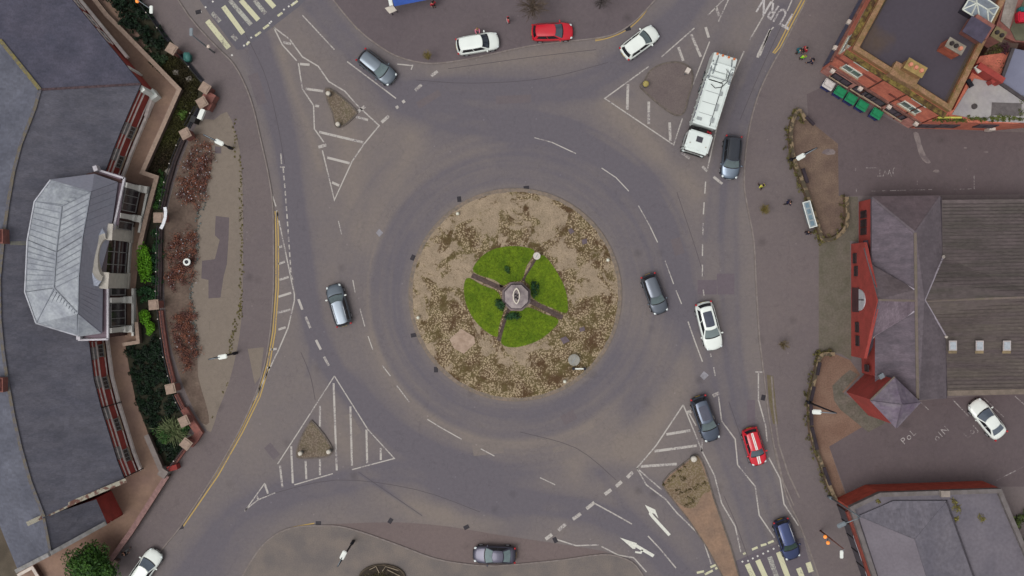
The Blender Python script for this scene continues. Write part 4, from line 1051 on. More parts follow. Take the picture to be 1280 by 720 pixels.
def shrink(p, z): # apparent px point at z -> world xy
    w = W(p[0], p[1], z); return (w.x, w.y)

# ===== curved hall on the west side
ZE = 4.2; ZR = 7.6
sl1 = slate('slate_dark', (84, 83, 92), (73, 73, 83), (.7, 2.0, 1), .16, 6, .5)
sl2 = slate('slate_light', (86, 88, 99), (76, 78, 89), (1, 1, 1), .10, 4, .4)  # per-slope copies of one slate, light on each slope set into the tone
T = thing('hall', 'long curved red brick hall under a big grey slate roof filling the left side', 'building', W(60, 300))
E = [(64, -32), (90, 0), (176, 105), (164, 132), (150, 165), (142, 185), (131, 215), (122, 250), (113, 300), (108, 350), (107, 400), (111, 428), (117, 475), (126, 510), (136, 542), (146, 575), (155, 598)]
RG = [(-60, -20), (0, 50), (50, 112), (44, 134), (34, 160), (26, 180), (17, 215), (10, 255), (4, 300), (-1, 350), (0, 400), (4, 440), (10, 480), (17, 520), (26, 560), (38, 602), (55, 646)]
z = lambda l, h: [(x, y, h) for x, y in l]
e = z(E, ZE); r = z(RG, ZR)
polys = []
polys.append([e[0], e[1], e[2], r[2], r[1], r[0]])            # north slope
for i in range(2, 16): polys.append([e[i], e[i+1], r[i+1], r[i]])
roofpart('roof', T, [polys[0]], slate('slate_north', (82, 80, 94), (70, 70, 84), (1.5, 1.2, 1), .14, 5, .4))
roofpart('roof', T, polys[1:], sl1)
# western slopes
wst = [(-80, 60), (-80, 112), (-80, 134), (-80, 160), (-80, 180), (-80, 215), (-80, 255), (-80, 300), (-80, 350), (-80, 400), (-80, 440), (-80, 480), (-80, 520), (-80, 560), (-40, 602), (0, 656)]
polys = [[r[0], r[1], r[2], (-80, 160, 5), (-90, 60, 4.9), (-90, -20, 4.9)]]
for i in range(2, 16): polys.append([r[i], r[i+1], (-90 if i < 15 else 0, RG[i+1][1] if i < 15 else 656, 4.9 if i < 15 else 4.6), (-90, RG[i][1], 4.9)])
polys.append([(0, 656, 4.6), (-90, 656, 4.9), (-90, 602, 4.9)])
roofpart('roof', T, polys, sl2)
roofpart('roof', T, [[(55, 646, ZR), (120, 624, 4.3), (134, 655, 4.3), (63, 692, ZR)]], sl1)
roofpart('roof', T, [[(55, 646, ZR), (63, 692, ZR), (23, 712, 4.4), (0, 656, 4.6)]], sl2)
moss = mat('ridge_moss', (96, 89, 78), .9, .3, 2.5, (84, 83, 90), fine=.2, sharp=(.42, .6))
mossy = mat('ridge_moss_bright', (118, 108, 62), .9, .3, 3, (92, 88, 80), fine=.25)
bm = B(); ridge(bm, [r[1], r[2]], .34); obj('ridge_tile', bm, mossy, T)
bm = B(); ridge(bm, r[2:], .30); obj('ridge_tile', bm, moss, T)
bm = B(); ridge(bm, [e[2], r[2]], .22, .06); obj('hip_tile', bm, mat('rusty_hip', (88, 72, 76), .9, .3, 4), T)
bm = B(); ridge(bm, [(48, 115, ZR-.1), (0, 136, 6.6), (-30, 150, 6.2)], .12, .06); obj('valley', bm, mat('lead_pale', (150, 150, 162), .6), T)
bm = B(); ridge(bm, [(55, 648, ZR), (63, 690, ZR)], .24, .08); obj('ridge_tile', bm, moss, T)
# eaves gutter
for seg in (e[0:3], e[2:7], e[11:17]):
    bm = B()
    for a, b in zip(seg, seg[1:]):
        bar(bm, W(a[0]+.5, a[1], a[2]-.05), W(b[0]+.5, b[1], b[2]-.05), .10, .10)
    obj('gutter', bm, mat('black_gutter', (44, 38, 46), .6), T)
# parapets
cop = mat('mossy_coping', (150, 146, 132), .9, .3, 2.2, (98, 70, 62), fine=.25, sharp=(.48, .58))
bm = B(); bar(bm, W(34, 655, ZR+.25), W(96, 626, 6.1), .42, .55); bar(bm, W(96, 626, 6.1), W(158, 600, ZE+.4), .42, .55); obj('parapet', bm, cop, T)
bm = B(); bar(bm, W(22, 713, ZE+.5), W(63, 692, ZR+.2), .38, .5); bar(bm, W(63, 692, ZR+.2), W(132, 654, ZE+.5), .38, .5); obj('parapet', bm, mat('grey_coping', (132, 130, 130), .9, .2, 2, (110, 108, 104), fine=.15), T)
# walls following the eaves
def wallruns(idx, inset=.28):
    xy = [Vector(shrink(E[i], ZE)) for i in idx]
    return offs(xy, inset)
runs = [('north', [0, 1, 2]), ('upper', [2, 3, 4, 5, 6]), ('lower', [11, 12, 13, 14, 15, 16])]
body = B(); outl = [Vector(shrink(E[i], ZE)) for i in range(17)]
ins = offs(outl, -.10)   # inward = right when walking south with the hall on the west
if ins[8].x > outl[8].x: ins = offs(outl, .10)
prism(body, [(-53.5, 26)]+[(p.x, p.y) for p in ins]+[(p[0], p[1]) for p in (shrink((40, 648), 4), shrink((0, 655), 4))]+[(-53.5, -22)], .1, ZE-.12)
obj('wall', body, M['brick_red'], T)
bm = B(); prism(bm, [shrink(p, 4.2) for p in ((42, 652), (118, 624), (133, 654), (62, 690), (24, 711), (0, 658))], .1, 4.1); obj('wall', bm, M['brick_red'], T)
# gable end of the south wing seen as a red panel
tw_ = Wall(W(157, 640)[:2], W(135, 600)[:2])
a = W(154, 643); b = W(139, 613)
bm = B(); prism(bm, [(a.x, a.y), (b.x, b.y), shrink((119, 625), 4.0), shrink((134, 655), 4.0)], .1, [2.4, 2.4, 4.05, 4.05]); obj('bay', bm, mat('red_panel', (132, 46, 40), .85, .1, 1), T)
bm = B(); p1 = Vector((a.x, a.y, 2.5)); p2 = Vector((b.x, b.y, 2.5)); q1 = W(134, 655, 4.1); q2 = W(119, 625, 4.1)
for t in (.35,): bar(bm, p1.lerp(q1, t)+Vector((0, 0, .05)), p2.lerp(q2, t)+Vector((0, 0, .05)), .07, .06)
obj('string_course', bm, M['cream'], T)
wallL = []
wh = mat('white_masonry', (224, 214, 208), .7, .12, 2)
pale = mat('pale_render', (140, 138, 136), .7, .2, 4)
for nm, idx in runs:
    pts = [ins[i] for i in idx]
    for i in range(len(pts)-1):
        w = Wall(pts[i], pts[i+1], 1)
        if nm != 'north' and w.n.x < 0: w = Wall(pts[i], pts[i+1], -1)
        if nm == 'north' and w.n.x < 0: w = Wall(pts[i], pts[i+1], -1)
        wallL.append((nm, w))
    bm = B()
    pp = pts if nm != 'north' else [pts[0], pts[1], pts[1].lerp(pts[2], .62)]
    off = .32 if nm != 'north' else .28
    o_ = offs(pp, off); 
    if o_[-1].x < pp[-1].x: o_ = offs(pp, -off)
    if nm != 'north':
        wallstrip(bm, [(p.x, p.y) for p in o_], .24, .1, .55, True)
        obj('plinth', bm, wh, T)
    else:
        wallstrip(bm, [(p.x, p.y) for p in o_], .26, 1.0, 1.5, True)
        obj('ledge', bm, wh, T)
    if nm != 'north':
        bm = B(); o2 = offs(pts, .07)
        if o2[-1].x < pts[-1].x: o2 = offs(pts, -.07)
        wallstrip(bm, [(p.x, p.y) for p in o2], .13, 2.45, 2.58, True)
        wallstrip(bm, [(p.x, p.y) for p in o2], .10, 3.35, 3.42, True); wallstrip(bm, [(p.x, p.y) for p in o2], .1, .8, .86, True)
        obj('string_course', bm, wh, T)
k = 0
# windows placed by sight lines: lower row (dark with white bars), upper row (pale)
def whit(run, px, py):
    best = None
    for nm, w in wallL:
        if nm != run: continue
        t, zz = w.hit(px, py)
        if -.05 <= t <= w.L+.05: best = (w, t, zz)
    return best
for run, pts in (('upper', [(167, 167), (152, 203)]), ('lower', [(128, 438), (135, 478), (148, 530), (162, 567)])):
    for x, y in pts:
        h = whit(run, x, y)
        if not h: continue
        w, t, zz = h
        w.window(T, t-.62, t+.62, 1.0, 2.25, pale, mat('hall_glass', (46, 48, 52), .15, .2, spec=.6), 2)
for run, pts in (('upper', [(156, 160), (142, 192)]), ('lower', [(116, 442), (121, 478), (131, 517), (148, 566)])):
    for x, y in pts:
        h = whit(run, x, y)
        if not h: continue
        w, t, zz = h
        w.window(T, t-.6, t+.6, 2.75, 3.7, pale, mat('pale_pane', (138, 136, 138), .4, .15, 3), 1, False)
for x, y in ((124, 32), (137, 50), (112, 14)):
    h = whit('north', x, y)
    if h: h[0].window(T, h[1]-.8, h[1]+.8, 1.7, 3.2, wh, pale, 1, False)
# downpipes
for x, y in ((150, 504), (176, 588)):
    bm = B(); g = W(x, y); 
    h = whit('lower', x-3, y)
    if h:
        w, t, zz = h; tube(bm, [w.p(t, .1, .5), w.p(t, .7, .5), w.p(t, 3.9, .12)], .05, 6); obj('downpipe', bm, M['black'], T)
# small porch piers by the north-east corner
for bx, by, tx, ty in ((197, 121, 178, 111),):
    g = W(bx, by); tp = W(tx, ty, 3.6)
    bm = B(); box(bm, (g.x-.1, g.y, .7), (.75, .9, 1.2), R(35)); box(bm, (g.x-.2, g.y+.05, 2.3), (.42, .55, 2.9), R(35)); obj('pier', bm, M['white'], T)
bm = B(); bar(bm, W(183, 146, .6), W(190, 124, .6), .3, .6); obj('plinth', bm, wh, T)
bm = B(); g = W(176, 96); box(bm, (g.x-.2, g.y, 1.6), (.5, .8, 3), R(-40)); obj('pier', bm, M['white'], T)
# chimneys on the ridge at the frame edge
for y, nmz in ((296, 0), (480, 0)):
    g = W(4, y, 7.6); bm = B(); box(bm, (g.x, g.y, 7.9), (1.0, 1.3, 1.5)); ch = obj('chimney', bm, M['brick_pink'], T)
    bm = B(); box(bm, (g.x-.05, g.y, 8.72), (.8, 1.1, .14)); sub('chimney_cap', bm, mat('maroon_cap', (96, 52, 52), .8), ch)
fl_ = mat('stained_flashing', (104, 102, 90), .85, .2, 2, (88, 88, 92), fine=.15)
for y_, x0_, x1_, w_ in ((291, 13, 34, .3), (304, 13, 34, .35), (476, 14, 44, 1.1)):
    bm = B(); zz = lambda x: ZR-(x-4)/109*3.4; bar(bm, W(x0_, y_, zz(x0_)+.08), W(x1_, y_, zz(x1_)+.08), w_, .04); obj('flashing', bm, fl_, T)
stain = mat('roof_stain', (104, 104, 104), .8, .15, 1, (92, 92, 102), fine=.15)
def onroof(px, py):
    # height of the east slope at an apparent pixel, by interpolation between ridge and eave
    best = 5.5
    for i in range(2, 16):
        y0, y1 = (E[i][1]+RG[i][1])/2, (E[i+1][1]+RG[i+1][1])/2
        if y0 <= py <= y1:
            t = (py-y0)/(y1-y0); xe = lerp(E[i][0], E[i+1][0], t); xr = lerp(RG[i][0], RG[i+1][0], t)
            s = max(0, min(1, (px-xr)/(xe-xr))); best = lerp(ZR, ZE, s)
    return best

# ===== grey metal roofed entrance pavilion
T = thing('entrance_pavilion', 'entrance pavilion with big ribbed silver-grey metal roof and white arched doorway', 'building', W(130, 320, 0))
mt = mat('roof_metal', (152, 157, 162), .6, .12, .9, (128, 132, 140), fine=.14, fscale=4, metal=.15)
mtd = mat('roof_metal_shade', (144, 144, 156), .5, .1, .5, (142, 144, 156), fine=.08, fscale=4, metal=.15)  # darker copy of the roof metal, slope shade set into its colour
ze = 7.0
P_ = dict(W1=(64, 225, ze), W2=(44, 252, ze), W3=(35, 300, ze), W4=(32, 365, ze), W5=(46, 404, ze), S1=(99, 420, 5.9), N1=(118, 218, 5.9),
          R1=(78, 258, 8.5), R2=(71, 315, 8.6), R3=(68, 360, 8.5), C1=(114, 240, 8.1), C2=(104, 295, 8.2), C3=(99, 345, 8.2), C4=(98, 392, 8.1),
          E1=(147, 228, 5.3), E2=(139, 281, 5.3), E3=(128, 350, 5.3), E4=(127, 416, 5.3))
Q = lambda *k: [P_[i] for i in k]
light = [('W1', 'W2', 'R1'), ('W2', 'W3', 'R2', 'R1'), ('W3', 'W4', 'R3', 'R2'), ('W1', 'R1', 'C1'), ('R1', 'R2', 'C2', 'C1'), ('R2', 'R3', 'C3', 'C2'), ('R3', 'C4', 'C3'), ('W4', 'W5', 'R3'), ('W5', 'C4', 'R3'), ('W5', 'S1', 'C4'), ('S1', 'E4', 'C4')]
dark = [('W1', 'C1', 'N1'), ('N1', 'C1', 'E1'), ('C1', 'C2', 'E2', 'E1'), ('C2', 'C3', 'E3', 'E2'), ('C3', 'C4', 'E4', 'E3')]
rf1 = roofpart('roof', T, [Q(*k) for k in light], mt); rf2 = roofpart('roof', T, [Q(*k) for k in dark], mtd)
def seams(quads, n, m, part):
    bm = B()
    for (a, b, c, d), k in zip(quads, n):
        a, b, c, d = [W(*P_[q]) if isinstance(q, str) else W(*q) for q in (a, b, c, d)]
        for i in range(k+1):
            t = i/k; bar(bm, a.lerp(b, t)+Vector((0, 0, .10)), d.lerp(c, t)+Vector((0, 0, .10)), .05, .06)
    sub('seam', bm, m, part)
sm1 = mat('seam_dark', (120, 125, 134), .5, .1); sm2 = mat('seam_grey', (112, 112, 124), .5, .1)
seams([('W2', 'W3', 'R2', 'R1'), ('W3', 'W4', 'R3', 'R2'), ('R1', 'R2', 'C2', 'C1'), ('R2', 'R3', 'C3', 'C2'), ('W4', 'W5', 'R3', 'R3')], [7, 9, 7, 6, 1], sm1, rf1)
seams([((48, 400, 7.0), (97, 418, 6.0), (97, 393, 8.1), (68, 362, 8.5))], [9], sm1, rf1)
seams([((45, 252, 7.0), (62, 228, 7.0), (112, 240, 8.1), (78, 256, 8.5))], [4], sm1, rf1)
seams([('C1', 'C2', 'E2', 'E1')], [6], sm2, rf2); seams([('C3', 'C4', 'E4', 'E3')], [9], sm2, rf2)
bm = B(); wl = M['white']
for k in (('W1', 'W2'), ('W2', 'W3'), ('W3', 'W4'), ('W4', 'W5'), ('W5', 'S1')): bar(bm, W(*P_[k[0]])+Vector((0, 0, .12)), W(*P_[k[1]])+Vector((0, 0, .12)), .12, .12)
obj('roof_edge', bm, mat('pale_edge', (170, 172, 180), .5), T)
bm = B()
for ln in (('R1', 'R2', 'R3'), ('C1', 'C2', 'C3', 'C4'), ('R3', 'C4'), ('R1', 'C1')):
    for a, b in zip(ln, ln[1:]): bar(bm, W(*P_[a])+Vector((0, 0, .12)), W(*P_[b])+Vector((0, 0, .12)), .09, .05)
obj('ridge_flashing', bm, sm1, T)
# gutter shelf and white cornice along the east side
shelf = mat('lead_gutter', (112, 96, 106), .7, .1)
bm = B()
bm.free()
for a, b, w_, dx in (((147, 229), (139, 281), .75, 4), ((127, 350), (127, 417), .75, 4), ((99, 420), (134, 420), .4, 0), ((124, 214), (152, 222), .4, 0)):
    bm = B(); bar(bm, W(a[0]+dx, a[1], 4.95), W(b[0]+dx, b[1], 4.95), w_, .1); obj('box_gutter', bm, shelf, T)
bm = B()
bm.free(); cm_ = mat('white_cornice', (178, 174, 180), .6, .08)
for a, b in (((156, 222), (142, 287)), ((135, 358), (135, 424)), ((121, 212), (156, 223)), ((98, 425), (136, 424))):
    bm = B(); bar(bm, W(*a, 5.1), W(*b, 5.1), .18, .26); obj('cornice', bm, cm_, T)
for q, an in (((121, 211, 5.4), 20), ((100, 421, 5.3), 0)):
    bm = B(); box(bm, W(*q), (.38, .5, .8), R(an)); obj('corner_block', bm, cm_, T)
# walls below
g = lambda x, y: tuple(W(x, y)[:2])
bm = B(); prism(bm, [shrink(p, 5) for p in ((60, 228), (121, 214), (155, 226), (142, 287))]+[g(160, 300), g(155, 350)]+[shrink(p, 5) for p in ((134, 358), (134, 422), (99, 422), (46, 404), (33, 365), (36, 300), (46, 252))], .1, 4.95)
obj('wall', bm, mat('pavilion_wall', (84, 60, 58), .85, .2, 2), T)
sidew = mat('bay_glass', (52, 46, 52), .2, .2, 3, spec=.6)
pil = mat('white_pilaster', (192, 190, 184), .6, .05)
w1 = Wall(shrink((156, 223), 5), shrink((143, 287), 5), 1); w2 = Wall(shrink((135, 358), 5), shrink((135, 424), 5), 1)
for w in (w1, w2):
    if w.n.x < 0: w.n = -w.n
def pilaster(w, px, py):
    t, zz = w.hit(px, py)
    bm = B(); w.panel(bm, t-.24, t+.24, 1.0, 4.9, .14, .30); w.panel(bm, t-.34, t+.34, .1, 1.2, .42, .85); w.panel(bm, t-.28, t+.28, 1.2, 2.0, .24, .5); obj('pilaster', bm, pil, T)
for px, py in ((168, 234), (160, 271)): pilaster(w1, px, py)
for px, py in ((147, 375), (147, 412)): pilaster(w2, px, py)
for w, l in ((w1, [(163, 250), (155, 282)]), (w2, [(147, 364), (147, 393)])):
    for px, py in l:
        t, zz = w.hit(px, py); hw_ = 1.15 if (py in (250, 393)) else .42
        w.window(T, t-hw_, t+hw_, .9, 4.5, pale, sidew, 2 if hw_ > 1 else 0, False)
    bm = B(); w.panel(bm, .2, w.L-.1, .12, .85, .75, .22); obj('balustrade', bm, pil, T)
# arched doorway
doorx = 161; 
pyl = mat('pylon_stone', (184, 178, 168), .75, .08, 2, fine=.05)
dw = Wall(g(163, 286), g(157, 362), 1)
if dw.n.x < 0: dw.n = -dw.n
for (cx, cy) in ((165, 294), (159, 351)):
    t, zz = dw.hit(cx, cy); bm = B(); dw.panel(bm, t-.72, t+.72, .1, 5.6, .1, .6); 
    dw.panel(bm, t-.8, t+.8, .1, .5, .16, .62); p = obj('pylon', bm, pyl, T)
    bm = B(); dw.panel(bm, t-.78, t+.78, 5.62, 5.76, -.1, 1.3); sub('capstone', bm, pyl, p)
c0 = dw.p(dw.L/2, 0)
gt = B(); dw.panel(gt, .9, dw.L-.9, .15, 5.0, -.1, .1); obj('door_glazing', gt, mat('door_glass', (58, 40, 46), .12, .25, 2, spec=.7), T)
for i in range(4):
    t = lerp(1.2, dw.L-1.2, i/3)
    bm = B(); dw.panel(bm, t-.04, t+.04, .2, 5.2, 0, .1); obj('mullion', bm, pale, T)
bm = B()
for zz in (.45, 2.4, 3.6): dw.panel(bm, .9, dw.L-.9, zz-.05, zz+.05, .01, .1)
obj('transom', bm, pale, T)
bm = B(); dw.panel(bm, .8, dw.L-.8, .12, .6, .3, .14); obj('door_sill', bm, pil, T)
# arch: curved band on plan bulging to the west, behind the glazing, with a metal half-cone above
bm = B(); arcA = []; arcB = []; arcC = []
for i in range(17):
    a = math.pi*i/16; s_ = math.cos(a); q = math.sin(a)
    arcA.append(dw.p(dw.L/2+s_*1.75, 6.05+.45*q, .12-q*.45)); arcB.append(dw.p(dw.L/2+s_*2.25, 6.3+.6*q, .1-q*.95)); arcC.append(dw.p(dw.L/2+s_*2.75, 6.35+.65*q, -.2-q*1.8))
for i in range(16):
    face(bm, [arcA[i], arcA[i+1], arcB[i+1], arcB[i]])
    face(bm, [arcA[i], arcA[i+1], arcA[i+1]-Vector((0, 0, .8)), arcA[i]-Vector((0, 0, .8))])
bmesh.ops.remove_doubles(bm, verts=bm.verts, dist=.005); o = obj('arch', bm, pyl, T); md = o.modifiers.new('s', 'SOLIDIFY'); md.thickness = .08
bm = B()
for i in range(16):
    face(bm, [arcB[i]+Vector((0, 0, .02)), arcB[i+1]+Vector((0, 0, .02)), arcC[i+1], arcC[i]])
    face(bm, [arcC[i], arcC[i+1], arcC[i+1]-Vector((0, 0, 1.5)), arcC[i]-Vector((0, 0, 1.5))])
bmesh.ops.remove_doubles(bm, verts=bm.verts, dist=.005); o = obj('arch_hood', bm, mat('hood_metal', (164, 170, 184), .45, .1, 1, metal=.15), T); md = o.modifiers.new('s', 'SOLIDIFY'); md.thickness = .06
# sloping glazed infill between door head and arch
bm = B(); poly(bm, [dw.p(.9, 4.95, -.06), dw.p(dw.L-.9, 4.95, -.06)]+[p-Vector((0, 0, .7)) for p in arcA]); o = obj('fanlight', bm, mat('door_glass', (58, 40, 46), .12), T)

# ===== brick building, north-east
T = thing('corner_building', 'three-sided brick corner building with mossy parapet and dark flat roof at top right', 'building', W(1110, 60))
A0 = W(1025, 90); A1 = W(1135, 160); A2 = W(1095, -40); Zw = 7.4; Zp = 9.6
kk = 1/(1-Zp/H)
top = lambda p: p
far = [W(1230, 75, 0), W(1210, -60)]
a4 = shrink((1262, 20), Zp); foot = [(A0.x, A0.y), (A1.x, A1.y), shrink((1198, 140), Zp), shrink((1229, 55), Zp), shrink((1270, -40), Zp), (A2.x, A2.y)]
foot = [(A0.x, A0.y), (A1.x, A1.y), shrink((1229, 56), Zp), shrink((1275, -40), Zp), (A2.x, A2.y)]
bm = B(); prism(bm, foot, 0, 9.0); obj('wall', bm, M['brick'], T)
deck = mat('roof_felt', (67, 61, 69), .85, .1, .16, (76, 64, 58), fine=.06, fscale=3, sharp=(.5, .62))
edge_m = mat('roof_felt_mossy', (72, 62, 60), .9, .2, .6, (64, 58, 48), fine=.2)
par = mat('mossy_parapet', (138, 106, 82), .9, .3, 1.6, (112, 92, 60), fine=.25, fscale=7)
rp_ = offs([Vector(f) for f in foot]+[Vector(foot[0])], .5)
if abs(rp_[2].x) > abs(foot[2][0]): rp_ = offs([Vector(f) for f in foot]+[Vector(foot[0])], -.5)
def insetpoly(f, d):
    F_ = [Vector(p) for p in f]; n = len(F_); cx = sum(p.x for p in F_)/n; cy = sum(p.y for p in F_)/n; out = []
    ar = sum(F_[i].x*F_[(i+1) % n].y-F_[(i+1) % n].x*F_[i].y for i in range(n)); sg = 1 if ar > 0 else -1
    for i in range(n):
        a = (F_[i]-F_[i-1]).normalized(); b = (F_[(i+1) % n]-F_[i]).normalized()
        n1 = Vector((-a.y, a.x))*sg; n2 = Vector((-b.y, b.x))*sg; m_ = (n1+n2).normalized(); out.append(F_[i]+m_*(d/max(.4, m_.dot(n1))))
    return [(p.x, p.y) for p in out]
i1 = insetpoly(foot, .45); i2 = insetpoly(foot, .75)
bm = B(); prism(bm, i1, 8.8, 9.02); rfp = obj('roof', bm, edge_m, T)
bm = B(); prism(bm, i2, 9.02, 9.03); sub('roof_felt', bm, deck, rfp)
def ringwall(bm, f, d, z0, z1):
    g2 = insetpoly(f, d); n = len(f)
    for i in range(n):
        j = (i+1) % n; prism(bm, [f[i], f[j], g2[j], g2[i]], z0, z1)
bm = B(); ringwall(bm, insetpoly(foot, -.02), .5, 9.0, 9.6); pp_ = obj('parapet', bm, mat('parapet_brick', (140, 92, 68), .9, .2, 2, (116, 98, 56), fine=.25), T)
bm = B(); ringwall(bm, insetpoly(foot, -.03), .44, 9.6, 9.72); sub('coping', bm, par, pp_)
corn = mat('mossy_cornice', (70, 52, 36), .95, .35, 2.2, (122, 108, 56), fine=.35, sharp=(.4, .7))
fs_ = [Wall(foot[0], foot[1], 1), Wall(foot[0], foot[4], 1)]
for w in fs_:
    mid = w.p(w.L/2, 0, .5)
    if (mid-Vector((sum(f[0] for f in foot)/5, sum(f[1] for f in foot)/5, 0))).length < (w.p(w.L/2, 0, -.5)-Vector((sum(f[0] for f in foot)/5, sum(f[1] for f in foot)/5, 0))).length: w.n = -w.n
fS, fW = fs_
bm = B(); fS.panel(bm, -.3, fS.L+.1, 8.55, 8.8, .25, .5); obj('cornice', bm, corn, T)
bm = B(); fW.panel(bm, .55, fW.L, 8.55, 8.8, .25, .5); obj('cornice', bm, corn, T)
band = mat('dark_band', (120, 84, 76), .9, .2, 2)
bm = B(); fS.panel(bm, .02, fS.L, 3.1, 3.4, .09, .26); obj('string_course', bm, band, T)
bm = B(); fW.panel(bm, .3, fW.L, 3.1, 3.5, .09, .26); obj('string_course', bm, band, T)
lower = mat('pink_base', (176, 122, 112), .9, .18, 1.5)
bm = B(); fS.panel(bm, 0, fS.L, .1, 3.08, .015, .04); obj('base_course', bm, lower, T)
wfr = mat('white_frame', (196, 200, 190), .6, .06)
for lx, ly, ux, uy, hw_ in ((1065.5, 88, 1078.5, 81, .95), (1138, 133.5, 1151, 127, .95)):
    t, z1_ = fS.hit(lx, ly); t2, z2_ = fS.hit(ux, uy)
    fS.window(T, t-hw_, t+hw_, z1_-.75, z1_+.65, wfr, mat('pane_green', (92, 108, 104), .15, .15, spec=.6), 1)
    fS.window(T, t2-hw_*.85, t2+hw_*.85, z2_-.42, z2_+.42, wfr, mat('pane_green', (92, 108, 104), .15, .15, spec=.6), 1, False)
for x, y in ((1052, 99), (1079, 115), (1094.5, 124), (1120, 141)):
    t, zz = fS.hit(x, y); fS.window(T, t-1.0, t+1.0, zz-.75, zz+.75, M['dark_metal'], mat('shutter', (84, 76, 84), .6, .12, 3), 1)
for x, y in ((1042, 85.5), (1076.5, 107.5), (1113, 130), (1147, 151)):
    t, zz = fS.hit(x, y); bm = B(); fS.panel(bm, t-.2, t+.2, 3.0, 3.4, .35, .4); obj('wall_lamp', bm, M['cream'], T)
for x, y in ((1087, 97), (1052, 75), (1120, 122)):
    t, zz = fS.hit(x, y); bm = B(); fS.panel(bm, t-.75, t+.75, zz-.22, zz+.22, .03, .05); obj('brick_panel', bm, mat('dark_brick_panel', (128, 70, 60), .9), T)
for px_, py_, r_ in ((1100, 102, 0), (1128, 120, 0), (1146, 135, 0)):
    t, zz = fS.hit(px_, py_); bm = B(); tube(bm, [fS.p(t, .2, .08), fS.p(t, 8.5, .08)], .06, 6); obj('downpipe', bm, mat('brown_pipe', (96, 58, 50), .6), T)
for x, y in ((1081, 22), (1068, 48), (1059, 55)):
    t, zz = fW.hit(x, y)
    if 0 < t < fW.L and 1 < zz < 8: fW.window(T, t-.9, t+.9, zz-.6, zz+.6, wfr, mat('pane_blue', (72, 76, 96), .15, .15, spec=.6), 1)
for x, y in ((1060, 34), (1044, 65)):
    t, zz = fW.hit(x, y); bm = B(); fW.panel(bm, t-.2, t+.2, 3.0, 3.4, .35, .4); obj('wall_lamp', bm, M['cream'], T)
bm = B(); fW.panel(bm, .5, fW.L, .3, 2.9, .04, .06); obj('shopfront', bm, mat('shopfront_blue', (74, 78, 102), .4, .2, 2), T)
# chimneys and roof furniture
def chim(cx, cy, sx, sy, z0, z1, rot, bmn, capm, pots, nm='chimney'):
    c = W(cx, cy, z1); bm = B(); box(bm, (c.x, c.y, (z0+z1)/2), (sx, sy, z1-z0), rot); o = obj(nm, bm, bmn, T)
    bm = B(); box(bm, (c.x, c.y, z1+.06), (sx+.14, sy+.14, .12), rot); sub('chimney_cap', bm, capm, o)
    for dx, m_ in pots:
        bm = B(); q = Vector((math.cos(rot)*dx, math.sin(rot)*dx, 0)); ball(bm, (c.x+q.x, c.y+q.y, z1+.2), .2, (1, 1, .9), 10, 6) if 0 else cyl(bm, (c.x+q.x, c.y+q.y, z1+.12), .2, .25, 12, .17)
        sub('chimney_pot', bm, m_, o)
terra = mat('terracotta', (196, 128, 104), .8, .1); blk = mat('sooty_pot', (50, 42, 42), .8)
chim(1194, 58, 1.55, .8, 9.0, 10.9, R(-30), mat('chimney_brick', (160, 84, 64), .9, .2, 2), mat('cap_grey', (140, 132, 120), .9), [(-.45, blk), (0, blk), (.45, terra)])
chim(1144, 85, 1.75, .9, 9.0, 10.8, R(-30), mat('mossy_brick', (146, 110, 74), .9, .2, 2), mat('cap_moss', (152, 130, 82), .9), [(-.55, terra), (0, terra), (.55, terra)])
bm = B(); c = W(1130, 94, 9.5); box(bm, (c.x, c.y, 9.4), (2.6, 1.3, .9), R(-30)); obj('stack_base', bm, par, T)
bm = B(); box(bm, W(1221, 37, 10), (1.9, 1.5, 2.0), R(-32)); bx_ = obj('roof_hut', bm, M['brick_pink'], T)
bm = B(); c = W(1221, 37, 11.05); box(bm, c, (2.05, 1.65, .1), R(-32)); sub('hut_roof', bm, mat('hut_felt', (72, 66, 82), .8), bx_)
chim(1248, 43, 1.0, .9, 8, 10.4, R(-32), M['brick_pink'], mat('cap_moss2', (118, 106, 78), .9), [(-.25, blk), (.25, blk)])
# skylight lantern
sk = [(1203, 12, 10.0), (1236, 32, 10.0), (1248, 9, 10.0), (1218, -12, 10.0)]; top2 = [(1221, 4, 10.9), (1234, 12, 10.9)]
bm = B(); 
for f in ([sk[0], sk[1], top2[1], top2[0]], [sk[1], sk[2], top2[1]], [sk[2], sk[3], top2[0], top2[1]], [sk[3], sk[0], top2[0]]): poly(bm, [W(*p) for p in f])
sk_o = obj('skylight', bm, mat('skylight_glass', (140, 150, 160), .2, .12, 2, spec=.6), T)
bm = B()
for f in (sk+[sk[0]], top2, [sk[0], top2[0]], [sk[1], top2[1]], [sk[2], top2[1]], [sk[3], top2[0]], [top2[0], (1214, 19, 10)], [top2[0], (1225, 26, 10)], [top2[1], (1243, 20, 10)], [top2[0], (1211, 0, 10)]):
    for a, b in zip(f, f[1:]): bar(bm, W(*a)+Vector((0, 0, .03)), W(*b)+Vector((0, 0, .03)), .11, .09)
sub('frame', bm, wfr, sk_o)
bm = B(); prism(bm, [shrink(p[:2], 10) for p in sk], 9, 9.98); sub('kerb', bm, mat('dark_kerb', (50, 46, 58), .8), sk_o)

